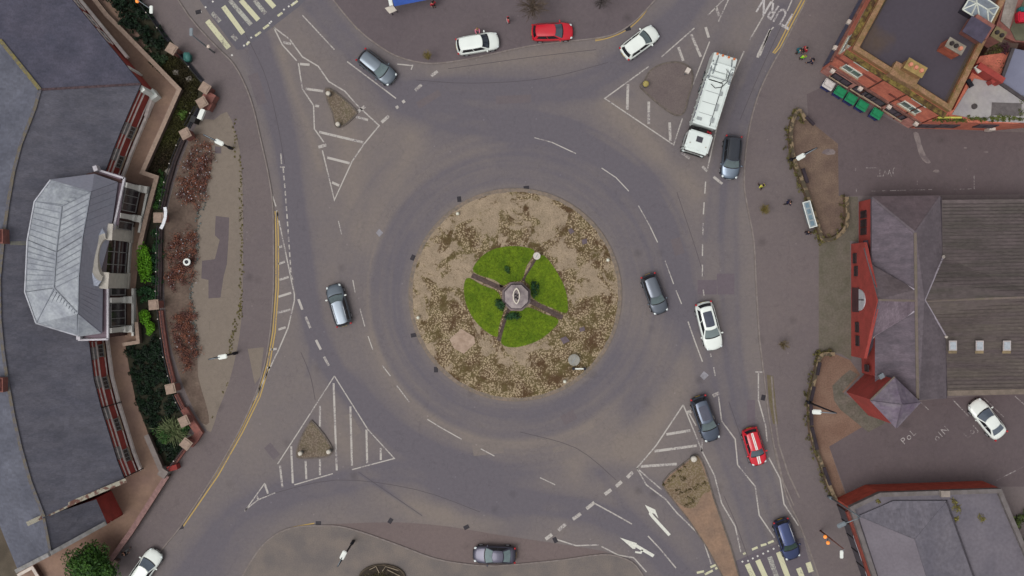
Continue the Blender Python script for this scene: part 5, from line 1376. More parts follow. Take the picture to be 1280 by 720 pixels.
# single-storey range to the south-east of it, with a pale roof terrace
T = thing('terrace_building', 'low brick range with pale grey roof terrace and mossy edge at right', 'building', W(1220, 130))
f2 = [g(1138, 160.5), g(1215, 162.5), g(1300, 159), g(1300, 60), shrink((1250, 75), 4.6), shrink((1200, 95), 4.6)]
bm = B(); prism(bm, [g(1137, 160.5), g(1240, 163.5), g(1300, 158), shrink((1300, 60), 4.4), shrink((1225, 70), 4.4), shrink((1192, 137), 4.4)], 0, 4.4); obj('wall', bm, M['brick'], T)
pav = mat('pale_roof_deck', (156, 152, 148), .85, .1, .5, (142, 138, 140), fine=.08, fscale=3)
bm = B(); prism(bm, [shrink(p, 4.5) for p in ((1190, 143), (1218, 98), (1250, 105), (1300, 138), (1300, 154), (1240, 152))], 4.3, 4.5); obj('roof', bm, pav, T)
bm = B(); prism(bm, [shrink(p, 4.52) for p in ((1240, 128), (1277, 129), (1277, 145), (1239, 144))], 4.5, 4.53); obj('dark_mat', bm, mat('dark_mat', (98, 92, 92), .9, .15, 2), T)
bm = B(); q = shrink((1218, 133), 4.6); cyl(bm, (q[0], q[1], 4.5), .26, .2, 14); obj('drain', bm, mat('drain_dark', (70, 64, 64), .8), T)
bm = B(); bar(bm, W(1172, 147, 4.7), W(1202, 147, 4.7), .16, .1); obj('yellow_strip', bm, mat('yellow_strip', (186, 182, 84), .6), T)
wS = Wall(g(1137, 160.5), g(1240, 163.5), -1)
if wS.n.y > 0: wS.n = -wS.n
for x in (1160, 1184, 1232):
    t, zz = wS.hit(x, 157); wS.window(T, t-.95, t+.95, zz-.8, zz+.8, mat('dark_frame', (70, 60, 64), .6), mat('shutter', (84, 76, 84), .6, .12, 3), 1, False)
t, zz = wS.hit(1236, 161); bm = B(); wS.panel(bm, t-.3, t+.3, .8, 1.9, .12, .25); obj('meter_box', bm, M['cream'], T)
bm = B()
leaves_m = leafmat('moss_green', (88, 96, 40), (56, 62, 30))
rnd = random.Random(5)
for x, y, r_ in [(1170+7*i, 148.5+rnd.uniform(-1.5, 1.5), .32) for i in range(16)]+[(1240, 148, .6), (1277, 140, .5), (1278, 125, .4), (1250, 147, .5)]:
    w = W(x, y, 4.6); leaves(bm, (w.x, w.y, 4.55), (r_*1.3, r_, .25), 90, .08, rnd)
obj('moss_growth', bm, leaves_m, T)
# planted yard walls, shed roofs further right
T = thing('garden_annexe', 'overgrown green roof court with red brick walls beside the grey slate roof', 'building', W(1240, 70))
bm = B(); prism(bm, [shrink(p, 4) for p in ((1222, 85), (1243, 45), (1275, 50), (1262, 88), (1248, 103))], 0, 4.0); obj('wall', bm, mat('annexe_wall', (94, 78, 70), .9, .2, 1), T)
bm = B(); rnd = random.Random(9)
for _ in range(26):
    x, y = rnd.uniform(1226, 1264), rnd.uniform(48, 96)
    if not inpoly(x, y, [(1226, 84), (1243, 50), (1268, 58), (1252, 98)]): continue
    w = W(x, y, 4.2); leaves(bm, (w.x, w.y, 4.2), (.8, .8, .3), 120, .1, rnd)
obj('overgrowth', bm, leafmat('moss_brown_green', (84, 84, 44), (70, 54, 42)), T)
bm = B(); w = W(1256, 61, 4.5); leaves(bm, (w.x, w.y, 4.5), (.55, .7, .4), 160, .1, rnd); obj('red_shrub', bm, leafmat('maroon_leaf', (84, 48, 58), (58, 36, 44)), T)
bm = B(); bar(bm, W(1219, 83, 5.2), W(1250, 103, 5.2), .55, 1.6); obj('wall', bm, M['brick_red'], T)
bm = B(); bar(bm, W(1236, 104, 4.9), W(1246, 98, 4.9), .4, 1.2); obj('wall', bm, M['brick_red'], T)
bm = B(); bar(bm, W(1220, 88, 5.6), W(1226, 84, 5.6), .7, .2); obj('vent', bm, wfr, T)
bm = B(); box(bm, W(1212, 104, 4.8), (.4, .8, .3), R(30)); obj('plant_box', bm, M['dark_metal'], T)
T = thing('slate_outhouse', 'blue-grey sloping roof at the right frame edge beside the overgrown court', 'building', W(1285, 90))
roofpart('roof', T, [[(1266, 60, 6), (1310, 70, 6), (1310, 150, 4.2), (1252, 104, 4.4)]], mat('blue_slate', (112, 114, 132), .7, .08, .4, (100, 102, 120), fine=.06))
bm = B(); prism(bm, [shrink(p, 4.2) for p in ((1268, 66), (1308, 74), (1308, 144), (1256, 104))], 0, 4.1); obj('wall', bm, M['brick_pink'], T)
bm = B(); bar(bm, W(1250, 104, 4.6), W(1290, 132, 4.5), .3, .3); bar(bm, W(1250, 104, 4.6), W(1266, 60, 6.1), .3, .3); obj('parapet', bm, mat('dark_coping', (74, 68, 70), .9), T)
T = thing('concrete_yard_block', 'pale stained concrete roof with mossy corner at the top right edge', 'building', W(1265, 15))
bm = B(); prism(bm, [shrink(p, 4.5) for p in ((1243, 40), (1262, -20), (1320, -20), (1320, 55), (1268, 52))], 0, 4.5); obj('wall', bm, M['brick_pink'], T)
bm = B(); prism(bm, [shrink(p, 4.6) for p in ((1251, 26), (1262, -20), (1278, -20), (1262, 36))], 4.5, 4.6); obj('roof', bm, mat('stained_concrete', (160, 154, 146), .9, .2, .8, (120, 112, 106), fine=.15, fscale=5), T)
bm = B(); prism(bm, [shrink(p, 4.6) for p in ((1263, 36), (1280, 0), (1320, 0), (1320, 55), (1270, 50))], 4.5, 4.58); obj('roof', bm, mat('mossy_felt', (98, 98, 80), .9, .2, .8), T)
bm = B(); c = W(1276, 22, 4.9); bevbox(bm, (c.x, c.y, 4.95), (.9, 1.0, .8), .1); solo('storage_crate', bm, mat('crate_red', (186, 28, 52), .5), 'bright red crate lying on the roof at the top right edge', 'crate')
bm = B(); c = W(1277, 14, 4.9); bevbox(bm, (c.x, c.y, 4.9), (.7, .7, .7), .1); solo('storage_crate', bm, mat('crate_teal', (30, 104, 104), .5), 'teal crate just above the red crate at the top right edge', 'crate')

# ===== hipped brown tiled building, east
T = thing('tiled_hall', 'red brick building with purple-brown hipped tile roof and central gable at right', 'building', W(1150, 375))
t1 = slate('tile_purple', (96, 86, 94), (80, 73, 80), (.5, 2.5, 1), .16, 5, .7)
t2 = slate('tile_brown', (92, 80, 84), (84, 74, 78), (1, 1, 1), .1, 5, .5)
t3 = slate('tile_grey', (98, 89, 94), (90, 82, 87), (1, 1, 1), .08, 5, .5)
a = 4.0; rz_ = 6.6
roofpart('roof', T, [[(1090, 246, a), (1175, 245, a), (1144, 291, rz_)]], t2)
roofpart('roof', T, [[(1090, 246, a), (1144, 291, rz_), (1145, 362, rz_), (1090, 332, a)], [(1145, 389, rz_), (1146, 497, rz_), (1094, 480, a), (1094, 420, a)]], t1)
roofpart('roof', T, [[(1144, 291, rz_), (1175, 245, a), (1178, 320, a), (1155, 375, 6.5), (1146, 376, rz_)], [(1146, 376, rz_), (1155, 375, 6.5), (1182, 421, a), (1183, 498, a), (1148, 500, rz_)]], t3)
roofpart('roof', T, [[(1146, 376, rz_), (1144, 362, rz_), (1090, 332, 4.6), (1080, 310, 3.9), (1098, 375, 7.3)]], slate('tile_gable_north', (90, 80, 82), (96, 86, 90), (1, 1, 1), .12, 5, .5))
roofpart('roof', T, [[(1146, 376, rz_), (1098, 375, 7.3), (1082, 440, 3.9), (1092, 420, 4.6), (1144, 389, rz_)]], slate('tile_gable_south', (88, 76, 84), (106, 94, 102), (2.5, .6, 1), .2, 5, .6))
# long low roof to the east
corr = slate('tile_courses', (90, 80, 80), (78, 72, 68), (.4, 3.5, 1), .18, 5, .5)
a2 = 4.0; r2 = 5.6
rN = roofpart('roof', T, [[(1177, 250, a2), (1300, 249, a2), (1300, 371, r2), (1156, 375, r2+.6), (1178, 321, 4.1)]], corr)
corr2 = slate('tile_courses_south', (86, 78, 72), (80, 70, 70), (.4, 3.0, 1), .14, 5, .5)
rS = roofpart('roof', T, [[(1156, 375, r2+.6), (1300, 371, r2), (1300, 488, a2), (1184, 491, a2), (1182, 421, 4.1)]], corr2)
# tile courses as thin dark battens
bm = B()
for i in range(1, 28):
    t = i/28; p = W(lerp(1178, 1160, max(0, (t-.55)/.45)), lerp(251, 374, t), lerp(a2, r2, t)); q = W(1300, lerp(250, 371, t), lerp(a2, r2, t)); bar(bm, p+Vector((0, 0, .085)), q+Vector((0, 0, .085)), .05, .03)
sub('tile_course', bm, mat('course_dark', (70, 62, 62), .9, .2, 2), rN)
bm = B()
for i in range(1, 26):
    t = i/26; p = W(lerp(1158, 1184, min(1, t*2.4)), lerp(376, 490, t), lerp(r2, a2, t)); q = W(1300, lerp(372, 488, t), lerp(r2, a2, t)); bar(bm, p+Vector((0, 0, .085)), q+Vector((0, 0, .085)), .04, .025)
sub('tile_course', bm, mat('course_soft', (78, 69, 67), .9, .2, 2), rS)
vv = mat('lead_valley', (150, 142, 150), .6, .1)
for l in ([(1090, 333, 4.1), (1143, 362, rz_)], [(1092, 420, 4.1), (1143, 389, rz_)], [(1179, 321, 4.15), (1156, 375, 6.25), (1183, 421, 4.15)]):
    bm = B(); ridge(bm, l, .14, .07); obj('valley', bm, vv, T)
rt = mat('ridge_tan', (106, 94, 90), .9, .2, 2, (98, 90, 78))
bm = B(); ridge(bm, [(1144, 291, rz_), (1145, 376, rz_), (1147, 498, rz_)], .26); obj('ridge_tile', bm, rt, T)
bm = B(); ridge(bm, [(1090, 247, a), (1144, 291, rz_)], .2, .06); ridge(bm, [(1175, 246, a), (1144, 291, rz_)], .2, .06); obj('hip_tile', bm, t3, T)
bm = B(); ridge(bm, [(1098, 375, 7.3), (1146, 376, rz_)], .2, .06); ridge(bm, [(1157, 376, r2+.5), (1300, 371, r2)], .2, .05); obj('ridge_tile', bm, rt, T)
bm = B(); ridge(bm, [(1184, 491.5, a), (1300, 489, a)], .5, .12); obj('gutter', bm, mat('tan_gutter', (118, 106, 96), .9, .15, 1.5), T)
for l in ([(1176, 246, a), (1177.5, 320, a)], [(1182.5, 421, a), (1183, 498, a)], [(1089, 247, a-.1), (1089, 331, a-.1)]):
    bm = B(); ridge(bm, l, .12, .06); obj('gutter', bm, mat('dark_gutter', (66, 58, 64), .8), T)
for x in (1191, 1224.5, 1258.5):
    t = (430-375)/(490-375); zz = lerp(r2, a2, t)+.12
    c = W(x, 432, zz); bm = B(); box(bm, (c.x, c.y, c.z), (.74, .95, .12)); sk_ = obj('rooflight', bm, mat('rooflight_frame', (170, 162, 160), .6, .1), T)
    bm = B(); box(bm, (c.x, c.y, c.z+.07), (.56, .72, .03)); sub('pane', bm, mat('rooflight_glass', (160, 166, 172), .2, .1, 3), sk_)
    bm = B(); box(bm, (c.x, c.y-.62, c.z-.06), (.8, .26, .05)); sub('flashing', bm, mat('mossy_flashing', (132, 116, 90), .9), sk_)
# walls
wb = lambda p: shrink(p, a)
bm = B(); prism(bm, [wb(p) for p in ((1091, 248), (1175, 247), (1178, 251), (1310, 250), (1310, 486), (1184, 489), (1182, 497), (1148, 498), (1095, 470), (1094, 425), (1091, 330))], 0, a-.1); obj('wall', bm, M['brick_red'], T)
G0 = W(1063.5, 305); G1 = W(1063.5, 445); ap = 7.2
gb = B()
pts = [(G0.x, G0.y, .1), (G1.x, G1.y, .1)]
gx = G0.x; ym = (G0.y+G1.y)/2
fr_ = [(gx, G0.y, 0), (gx, G0.y, 3.7), (gx, ym, ap), (gx, G1.y, 3.7), (gx, G1.y, 0)]
bk_ = [(p[0]+.3, p[1], p[2]) for p in fr_]
va = [gb.verts.new(p) for p in fr_]; vb = [gb.verts.new(p) for p in bk_]
for i in range(5): gb.faces.new((va[i], va[(i+1) % 5], vb[(i+1) % 5], vb[i]))
gb.faces.new(va); gb.faces.new(vb[::-1]); obj('gable_wall', gb, M['brick_red'], T)
gw = Wall((G1.x, G1.y), (G0.x, G0.y), 1)
if gw.n.x > 0: gw.n = -gw.n
dkw = mat('dark_window', (52, 40, 44), .4, .2, 4)
for x, y in ((1069, 323), (1070.5, 339), (1072, 409), (1072.5, 426)):
    t, zz = gw.hit(x, y); gw.window(T, t-.5, t+.5, zz-.45, zz+.45, dkw, dkw, 1, False)
t, zz = gw.hit(1077, 375)
bm = B(); cpt = gw.p(t, zz-.5, .08); n_ = 14
pl_ = [gw.p(t+1.05*math.cos(math.pi*i/n_), zz-.6+1.7*math.sin(math.pi*i/n_), .08) for i in range(n_+1)]
poly(bm, pl_); o = obj('arched_window', bm, mat('arched_white', (176, 176, 180), .5, .1), T); o.modifiers.new('s', 'SOLIDIFY').thickness = .08
bm = B(); gw.panel(bm, t-.04, t+.04, zz-.55, zz+.95, .14, .04); sub('mullion', bm, mat('dark_bar', (70, 56, 62), .6), o)
bm = B(); gw.panel(bm, t-1.2, t+1.2, .5, 2.4, .03, .05); obj('door', bm, mat('door_dark', (78, 50, 54), .6), T)
nw = Wall(wb((1091, 330)), wb((1091, 248)), 1)
if nw.n.x > 0: nw.n = -nw.n
for y in (268, 279, 289): 
    t, zz = nw.hit(1080, y); nw.window(T, t-.36, t+.36, zz-.75, zz+.75, dkw, dkw, 1, False)
bm = B(); c = W(1084, 435, 2.5); nw2 = nw
bm = B(); t_, z_ = nw.hit(1084, 460); nw.window(T, t_-.35, t_+.35, max(.6, z_-.5), max(.6, z_-.5)+1, dkw, dkw, 0, False)
bm = B(); bar(bm, W(1080, 447, 2.6), W(1092, 423, 3.6), .5, .2); obj('canopy', bm, mat('canopy_dark', (66, 56, 66), .7), T)
bm = B(); bar(bm, W(1082, 301, 2.6), W(1090, 330, 3.6), .5, .2); obj('canopy', bm, mat('canopy_dark', (66, 56, 66), .7), T)
bm = B()
for pt in ((1090, 333, 4.2), (1091, 421, 4.2), (1179.5, 321, 4.3), (1183, 421, 4.3)): ball(bm, W(*pt), .16)
obj('finial', bm, M['cream'], T)
# corner tower with pyramid roof
T = thing('brick_tower', 'square red brick corner tower under a purple slate pyramid roof', 'tower', W(1084, 491))
tz = 7.3
cs = [shrink(p, tz) for p in ((1118, 471), (1150, 502), (1120, 534), (1088, 500))]
bm = B(); prism(bm, insetpoly(cs, .12), 0, tz-.05); obj('wall', bm, M['brick_red'], T)
ct = ((cs[0][0]+cs[2][0])/2, (cs[0][1]+cs[2][1])/2)
bm = B()
for i in range(4): face(bm, [(*cs[i], tz), (*cs[(i+1) % 4], tz), (ct[0], ct[1], tz+1.5)])
o = obj('roof', bm, slate('slate_tower', (96, 84, 100), (112, 104, 112), (1, 1, 1), .18, 3, .9), T); md = o.modifiers.new('s', 'SOLIDIFY'); md.thickness = .14
bm = B(); bar(bm, (*cs[0], tz), (*cs[3], tz), .14, .12); obj('fascia', bm, rt, T)
bm = B(); c = W(1101, 470, 6); box(bm, c, (.5, .45, .5), R(30)); obj('vent_cowl', bm, M['grey_metal'], T)

# ===== grey roofed shop, bottom right
T = thing('glazed_shop', 'red brick shop with wide grey roof and dark glazed front at bottom right', 'building', W(1160, 670))
zt_ = 4.1
outl = [(1062, 634), (1100, 616), (1252, 611), (1264, 640), (1290, 700), (1330, 760), (1325, 810), (1120, 808)]
o0 = [shrink(p, zt_) for p in outl]
bm = B(); prism(bm, o0, 0, 3.5); obj('wall', bm, mat('orange_brick', (164, 72, 56), .9, .15, 1.5), T)
gr1 = mat('roof_sheet', (100, 95, 102), .75, .08, .4, (90, 86, 94), fine=.1, fscale=3)
gr2 = slate('roof_slate_soft', (98, 94, 102), (88, 85, 93), (1.5, .6, 1), .14, 3, .5)
bm = B(); prism(bm, insetpoly(o0, .4), 3.4, 3.62); obj('roof', bm, gr1, T)
bm = B(); ringwall(bm, o0, .42, 3.45, 4.1); obj('parapet', bm, mat('parapet_grey', (106, 100, 100), .85, .15, 1.5, (92, 86, 84), fine=.12), T)
ins_ = [(1073, 644), (1116, 626), (1184, 625), (1222, 720), (1235, 790), (1130, 790)]
rd = [(1143, 674, 4.5), (1170, 760, 4.5)]
zi = 3.75
roofpart('roof', T, [[(1073, 645, zi), (1116, 626, zi), (1183, 626, zi), rd[0]]], gr2)
roofpart('roof', T, [[(1183, 626, zi), (1235, 770, zi), rd[1], rd[0]]], mat('roof_sheet_dark', (100, 96, 103), .7, .1, .4, (88, 85, 94), fine=.14, fscale=3))
roofpart('roof', T, [[(1073, 645, zi), rd[0], rd[1], (1120, 790, zi)]], mat('roof_sheet_pale', (106, 100, 107), .7, .05, .3, (98, 92, 99), fine=.08, fscale=4))
bm = B(); ridge(bm, [(1183, 626, zi), (1235, 770, zi)], .14, .16); obj('upstand', bm, mat('upstand_dark', (64, 60, 66), .8), T)
bm = B(); box(bm, W(1181, 617, 4.3), (.85, .6, .4)); obj('vent', bm, mat('vent_tan', (140, 130, 122), .8), T)
bm = B(); rnd = random.Random(3)
for x, y, r_ in ((1196, 637, .55), (1195, 650, .45), (1193, 628, .4), (1229, 647, .5), (1098, 627, .3)):
    w = W(x, y, 3.75); leaves(bm, (w.x, w.y, 3.72), (r_, r_*1.1, .12), 140, .07, rnd)
obj('roof_moss', bm, leafmat('roof_moss_leaf', (118, 112, 56), (92, 84, 52)), T)
ww_ = Wall(o0[0], shrink((1100, 790), zt_), 1)
bw = Wall(g(1044, 631), g(1082, 735), 1)
if bw.n.x > 0: bw.n = -bw.n
bm = B(); prism(bm, [g(1046, 630), g(1063, 622), g(1100, 735), g(1082, 735)], 0, 3.3); obj('wall', bm, mat('shop_bay', (104, 88, 82), .9, .15, 1), T)
bw = Wall(g(1046, 630), g(1082, 735), 1)
if bw.n.x > 0: bw.n = -bw.n
bm = B(); bw.panel(bm, .1, bw.L, .15, 2.6, .03, .06); obj('shop_window', bm, mat('shop_glass', (36, 38, 52), .1, .2, 1, spec=.7), T)
for t in [i*1.5 for i in range(7)]:
    bm = B(); bw.panel(bm, t, t+.08, .15, 2.6, .07, .06); obj('mullion', bm, M['black'], T)
bm = B(); bw.panel(bm, 2.6, 5.2, 2.62, 2.95, .1, .1); bw.panel(bm, 6.3, 9.5, 2.62, 2.95, .1, .1); obj('fascia_sign', bm, mat('pale_fascia', (196, 196, 206), .5), T)
bm = B(); bw.panel(bm, 0, bw.L, 2.95, 3.35, .08, .2); obj('fascia', bm, mat('red_fascia', (120, 56, 46), .7, .2, 2), T)
for x in (1116, 1180, 1210):
    pass
# ------------------------------------------------------------------ round island
cx, cy = 644, 368.5
def cobble(name, paleA, paleB, brown, moss, sc=6.2, slabs=True):
    m = bpy.data.materials.new(name); m.use_nodes = True
    N = m.node_tree.nodes; L = m.node_tree.links; b = N['Principled BSDF']; b.inputs['Roughness'].default_value = .92; b.inputs['Specular IOR Level'].default_value = .2
    tc = N.new('ShaderNodeTexCoord'); P = tc.outputs['Object']
    def noi(s, d=4, r=.55, vec=P, dist=0):
        n = N.new('ShaderNodeTexNoise'); n.inputs['Scale'].default_value = s; n.inputs['Detail'].default_value = d; n.inputs['Roughness'].default_value = r; n.inputs['Distortion'].default_value = dist
        L.new(vec, n.inputs['Vector']); return n
    def rng(v, a, b_, c=0, d=1):
        r = N.new('ShaderNodeMapRange'); r.inputs['From Min'].default_value = a; r.inputs['From Max'].default_value = b_; r.inputs['To Min'].default_value = c; r.inputs['To Max'].default_value = d
        L.new(v, r.inputs['Value']); return r.outputs[0]
    def mix(f, a, b_):
        x = N.new('ShaderNodeMix'); x.data_type = 'RGBA'
        L.new(f, x.inputs[0]) if not isinstance(f, float) else None
        for k, v in ((6, a), (7, b_)):
            if isinstance(v, tuple): x.inputs[k].default_value = C3(*v)
            else: L.new(v, x.inputs[k])
        return x.outputs[2]
    vo = N.new('ShaderNodeTexVoronoi'); vo.inputs['Scale'].default_value = sc; L.new(P, vo.inputs['Vector'])
    stone = mix(rng(noi(sc*1.3, 2).outputs['Fac'], .35, .65), paleA, paleB)
    gap = rng(vo.outputs['Distance'], .30, .60, 0, .9)
    mossc = mix(rng(noi(.5, 4).outputs['Fac'], .4, .6), brown, moss)
    cob = mix(gap, stone, mossc)
    # patches: overgrown cobbles versus smooth paler ground
    patch = noi(.42, 9, .74, dist=.6)
    at_ = N.new('ShaderNodeAttribute'); at_.attribute_name = 'smoothness'
    pa = N.new('ShaderNodeMath'); L.new(patch.outputs['Fac'], pa.inputs[0]); L.new(at_.outputs['Fac'], pa.inputs[1])
    f = rng(pa.outputs[0], .49, .53)
    heavy = mix(rng(noi(.7, 9, .75).outputs['Fac'], .49, .57), cob, mossc)
    smooth = mix(rng(noi(1.1, 6).outputs['Fac'], .35, .65), paleA, tuple(v*.9 for v in paleA))
    smooth = mix(rng(noi(9, 3).outputs['Fac'], .5, .75, 0, .35), smooth, mossc)
    col = mix(f, heavy, smooth) if slabs else cob
    if slabs:
        # thin mossy joints between the smooth slabs
        v2 = N.new('ShaderNodeTexVoronoi'); v2.feature = 'DISTANCE_TO_EDGE'; v2.inputs['Scale'].default_value = .34
        nn = noi(.9, 3); vm = N.new('ShaderNodeVectorMath'); vm.operation = 'MULTIPLY_ADD'; vm.inputs[1].default_value = (1.4, 1.4, 0); L.new(nn.outputs['Color'], vm.inputs[0]); L.new(P, vm.inputs[2]); L.new(vm.outputs[0], v2.inputs['Vector'])
        speck = mix(rng(noi(5.5, 5, .8).outputs['Fac'], .56, .62, 0, .8), col, mossc); col = mix(rng(noi(2.2, 7, .75).outputs['Fac'], .47, .52), col, speck)
    gsc = N.new('ShaderNodeVectorMath'); gsc.operation = 'SCALE'; L.new(col, gsc.inputs[0]); L.new(rng(noi(14, 3).outputs['Fac'], .3, .7, .84, 1.16), gsc.inputs['Scale'])
    L.new(gsc.outputs[0], b.inputs['Base Color'])
    bp = N.new('ShaderNodeBump'); bp.inputs['Strength'].default_value = .5; bp.inputs['Distance'].default_value = .06; bp.invert = True
    L.new(vo.outputs['Distance'], bp.inputs['Height']); L.new(bp.outputs[0], b.inputs['Normal'])
    return m
cob1 = cobble('island_cobbles', (148, 132, 112), (160, 144, 114), (76, 58, 40), (84, 74, 46))
def disc(r0, r1, z0, z1, n=120, c=(cx, cy)):
    bm = B(); C_ = W(*c); v = []
    for i in range(n):
        a = 2*math.pi*i/n; d = Vector((math.cos(a), math.sin(a), 0)); v.append([bm.verts.new(C_+d*r+Vector((0, 0, z))) for r, z in ((r1, z0), (r1, z1), (r0, z1 if r0 else z1))])
    return bm, v
# kerb ring
bm, v = disc(10.25, 10.66, -.02, .10)
for i in range(120):
    a, b = v[i], v[(i+1) % 120]; bm.faces.new((a[0], b[0], b[1], a[1])); bm.faces.new((a[1], b[1], b[2], a[2]))
kr = struct('island_kerb', bm, mat('island_kerb_stone', (122, 108, 96), .9, .2, 3, (104, 96, 88), fine=.15, fscale=5))
bm = B(); C_ = W(cx, cy); nr, na = 60, 200; ctr_ = bm.verts.new(C_+Vector((0, 0, .42))); rows = []
for j in range(1, nr+1):
    r = 10.3*j/nr; rows.append([bm.verts.new(C_+Vector((math.cos(2*math.pi*i/na)*r, math.sin(2*math.pi*i/na)*r, .10+.32*(1-(j/nr)**2)+.02*noise.noise(Vector((r, i*.4, 0)))))) for i in range(na)])
for i in range(na): bm.faces.new((ctr_, rows[0][i], rows[0][(i+1) % na]))
for a, b in zip(rows, rows[1:]):
    for i in range(na): bm.faces.new((a[i], b[i], b[(i+1) % na], a[(i+1) % na]))
ip = struct('island_paving', bm, cob1)
BL = [(632, 256, 16), (675, 253, 17), (700, 268, 15), (676, 289, 17), (612, 287, 14), (590, 262, 14), (560, 335, 20), (548, 352, 16), (540, 320, 14), (540, 300, 14), (555, 280, 12), (575, 265, 12), (640, 446, 17), (655, 452, 16), (668, 440, 14), (615, 440, 14), (738, 345, 17), (724, 328, 14), (716, 318, 12), (752, 360, 12), (545, 400, 8), (640, 425, 14), (700, 320, 12), (600, 478, 8), (690, 350, 6)]
DK = [(720, 410, 34), (745, 390, 24), (700, 455, 26), (560, 385, 22), (548, 410, 16), (555, 300, 12), (585, 300, 10), (560, 440, 22), (600, 465, 22), (640, 480, 24), (735, 300, 16), (745, 330, 8), (660, 480, 20), (605, 330, 10), (588, 445, 16), (720, 285, 16)]
a_ = ip.data.attributes.new('smoothness', 'FLOAT', 'POINT'); val = []
for v_ in ip.data.vertices:
    x, y = v_.co.x/S+640, 360-v_.co.y/S
    val.append(-.012+min(.05, sum(.05*math.exp(-((x-c[0])**2+(y-c[1])**2)/c[2]**2) for c in BL))-min(.13, sum(.13*math.exp(-((x-c[0])**2+(y-c[1])**2)/c[2]**2) for c in DK))+(.045 if (math.hypot(x-cx, y-cy) > 112 and x < 640 and y < 400) else 0)+.01)
a_.data.foreach_set('value', val)
isz = lambda x, y: .10+.32*(1-min(1, (math.hypot(x-cx, y-cy)*S/10.3))**2)
# small setts ring near the rim
# lawns
lc = (645, 371)
lawn_m = leafmat('grass', (90, 106, 20), (76, 96, 14))
M['grass'] = mat('lawn_grass', (92, 112, 18), .95, .15, 1.1, (72, 94, 12), fine=.3, fscale=6)
LAWNS = [('upper', [(592, 340), (598, 325), (612, 314), (628, 309), (645, 308), (660, 310), (668, 315), (658, 333), (652, 350), (638, 352), (629, 357), (618, 350)]),
         ('right', [(676, 319), (686, 326), (697, 342), (705, 358), (709, 375), (708, 391), (690, 385), (672, 377), (663, 368), (662, 357), (656, 350), (665, 334)]),
         ('lower', [(698, 400), (690, 412), (675, 424), (658, 431), (640, 434), (627, 429), (629, 414), (634, 398), (638, 389), (650, 389), (660, 384), (680, 392)]),
         ('left', [(621, 421), (605, 412), (592, 398), (583, 380), (580, 362), (582, 350), (588, 348), (604, 357), (620, 363), (626, 372), (630, 385), (626, 400), (623, 412)])]
rnd = random.Random(12)
for nm, pts in LAWNS:
    sp = smoothpoly(pts, 3, True)
    bm = B(); poly(bm, [tuple(W(x, y))[:2]+(isz(x, y)+.06,) for x, y in sp]); prism(bm, [tuple(W(x, y))[:2] for x, y in sp], .1, [isz(x, y)+.058 for x, y in sp])
    bm.free(); bm = B(); prism(bm, [tuple(W(x, y))[:2] for x, y in sp], .1, [isz(x, y)+.06 for x, y in sp])
    struct('lawn', bm, M['grass'])
    bm = B(); k = 0
    while k < 1300:
        x, y = rnd.uniform(578, 712), rnd.uniform(305, 436)
        if not inpoly(x, y, sp): continue
        k += 1; w = W(x, y); zz = isz(x, y)+.05; a = rnd.uniform(0, 6.3); h = rnd.uniform(.03, .06); d = Vector((math.cos(a), math.sin(a), 0))*rnd.uniform(.03, .07); lean = Vector((rnd.uniform(-.06, .06), rnd.uniform(-.06, .06), h))
        p = Vector((w.x, w.y, zz)); face(bm, [p-d, p+d, p+lean])
    o = obj('grass', bm, lawn_m); o['kind'] = 'stuff'
# paths between the lawns
pm_ = mat('path_brick', (84, 70, 66), .9, .2, 2.5, (66, 54, 50), fine=.25, fscale=8)
bm = B()
for a, b in (((672, 322), (655, 352)), ((590, 344), (630, 362)), ((662, 376), (703, 397)), ((637, 386), (624, 426))):
    n = 6
    for i in range(n):
        p = (lerp(a[0], b[0], i/n), lerp(a[1], b[1], i/n)); q = (lerp(a[0], b[0], (i+1)/n), lerp(a[1], b[1], (i+1)/n))
        P0 = W(*p); P1 = W(*q); P0.z = isz(*p)+.02; P1.z = isz(*q)+.02; d = (P1-P0).normalized(); s_ = Vector((-d.y, d.x, 0))*.24; face(bm, [P0+s_, P0-s_, P1-s_, P1+s_])
struct('path', bm, pm_)
# monument
T = thing('monument', 'octagonal grey stone monument with pale boat-shaped ornament in the middle of the lawns', 'monument', W(645.5, 370.5, .4))
def octo(r, z0, z1, m, nm, r2=None):
    bm = B(); C_ = W(645.5, 370.5); a0 = R(22.5)
    lo = [bm.verts.new(C_+Vector((math.cos(a0+i*R(45))*r, math.sin(a0+i*R(45))*r, z0))) for i in range(8)]; rr = r2 or r
    hi = [bm.verts.new(C_+Vector((math.cos(a0+i*R(45))*rr, math.sin(a0+i*R(45))*rr, z1))) for i in range(8)]
    for i in range(8): bm.faces.new((lo[i], lo[(i+1) % 8], hi[(i+1) % 8], hi[i]))
    bm.faces.new(lo[::-1]); bm.faces.new(hi); return obj(nm, bm, m, T)
ms = mat('monument_stone', (126, 112, 112), .85, .15, 1.5, (108, 98, 98), fine=.1); msl = mat('monument_stone_light', (150, 140, 138), .8, .18, 1.6, (124, 114, 116), fine=.1, fscale=6)
octo(1.52, .2, .62, ms, 'step'); octo(1.36, .62, .9, mat('monument_joint', (84, 72, 80), .9), 'plinth', 1.3)
octo(1.26, .9, 2.1, msl, 'drum', 1.24); octo(1.24, 2.1, 2.5, msl, 'cap', .45)
bo = mat('boat_pale', (206, 198, 184), .7, .06)
C_ = W(645.3, 370.3); bm = B(); n = 20; ring_ = []
for i in range(n):
    a = 2*math.pi*i/n; y = math.cos(a); x = math.sin(a)*(.36)*(1-.35*abs(y)**3); yy = y*.80+.04
    ring_.append((C_+Vector((x, yy, 2.62)), C_+Vector((x*.72, yy*.82, 2.62)), C_+Vector((x*1.02, yy*1.0, 2.35))))
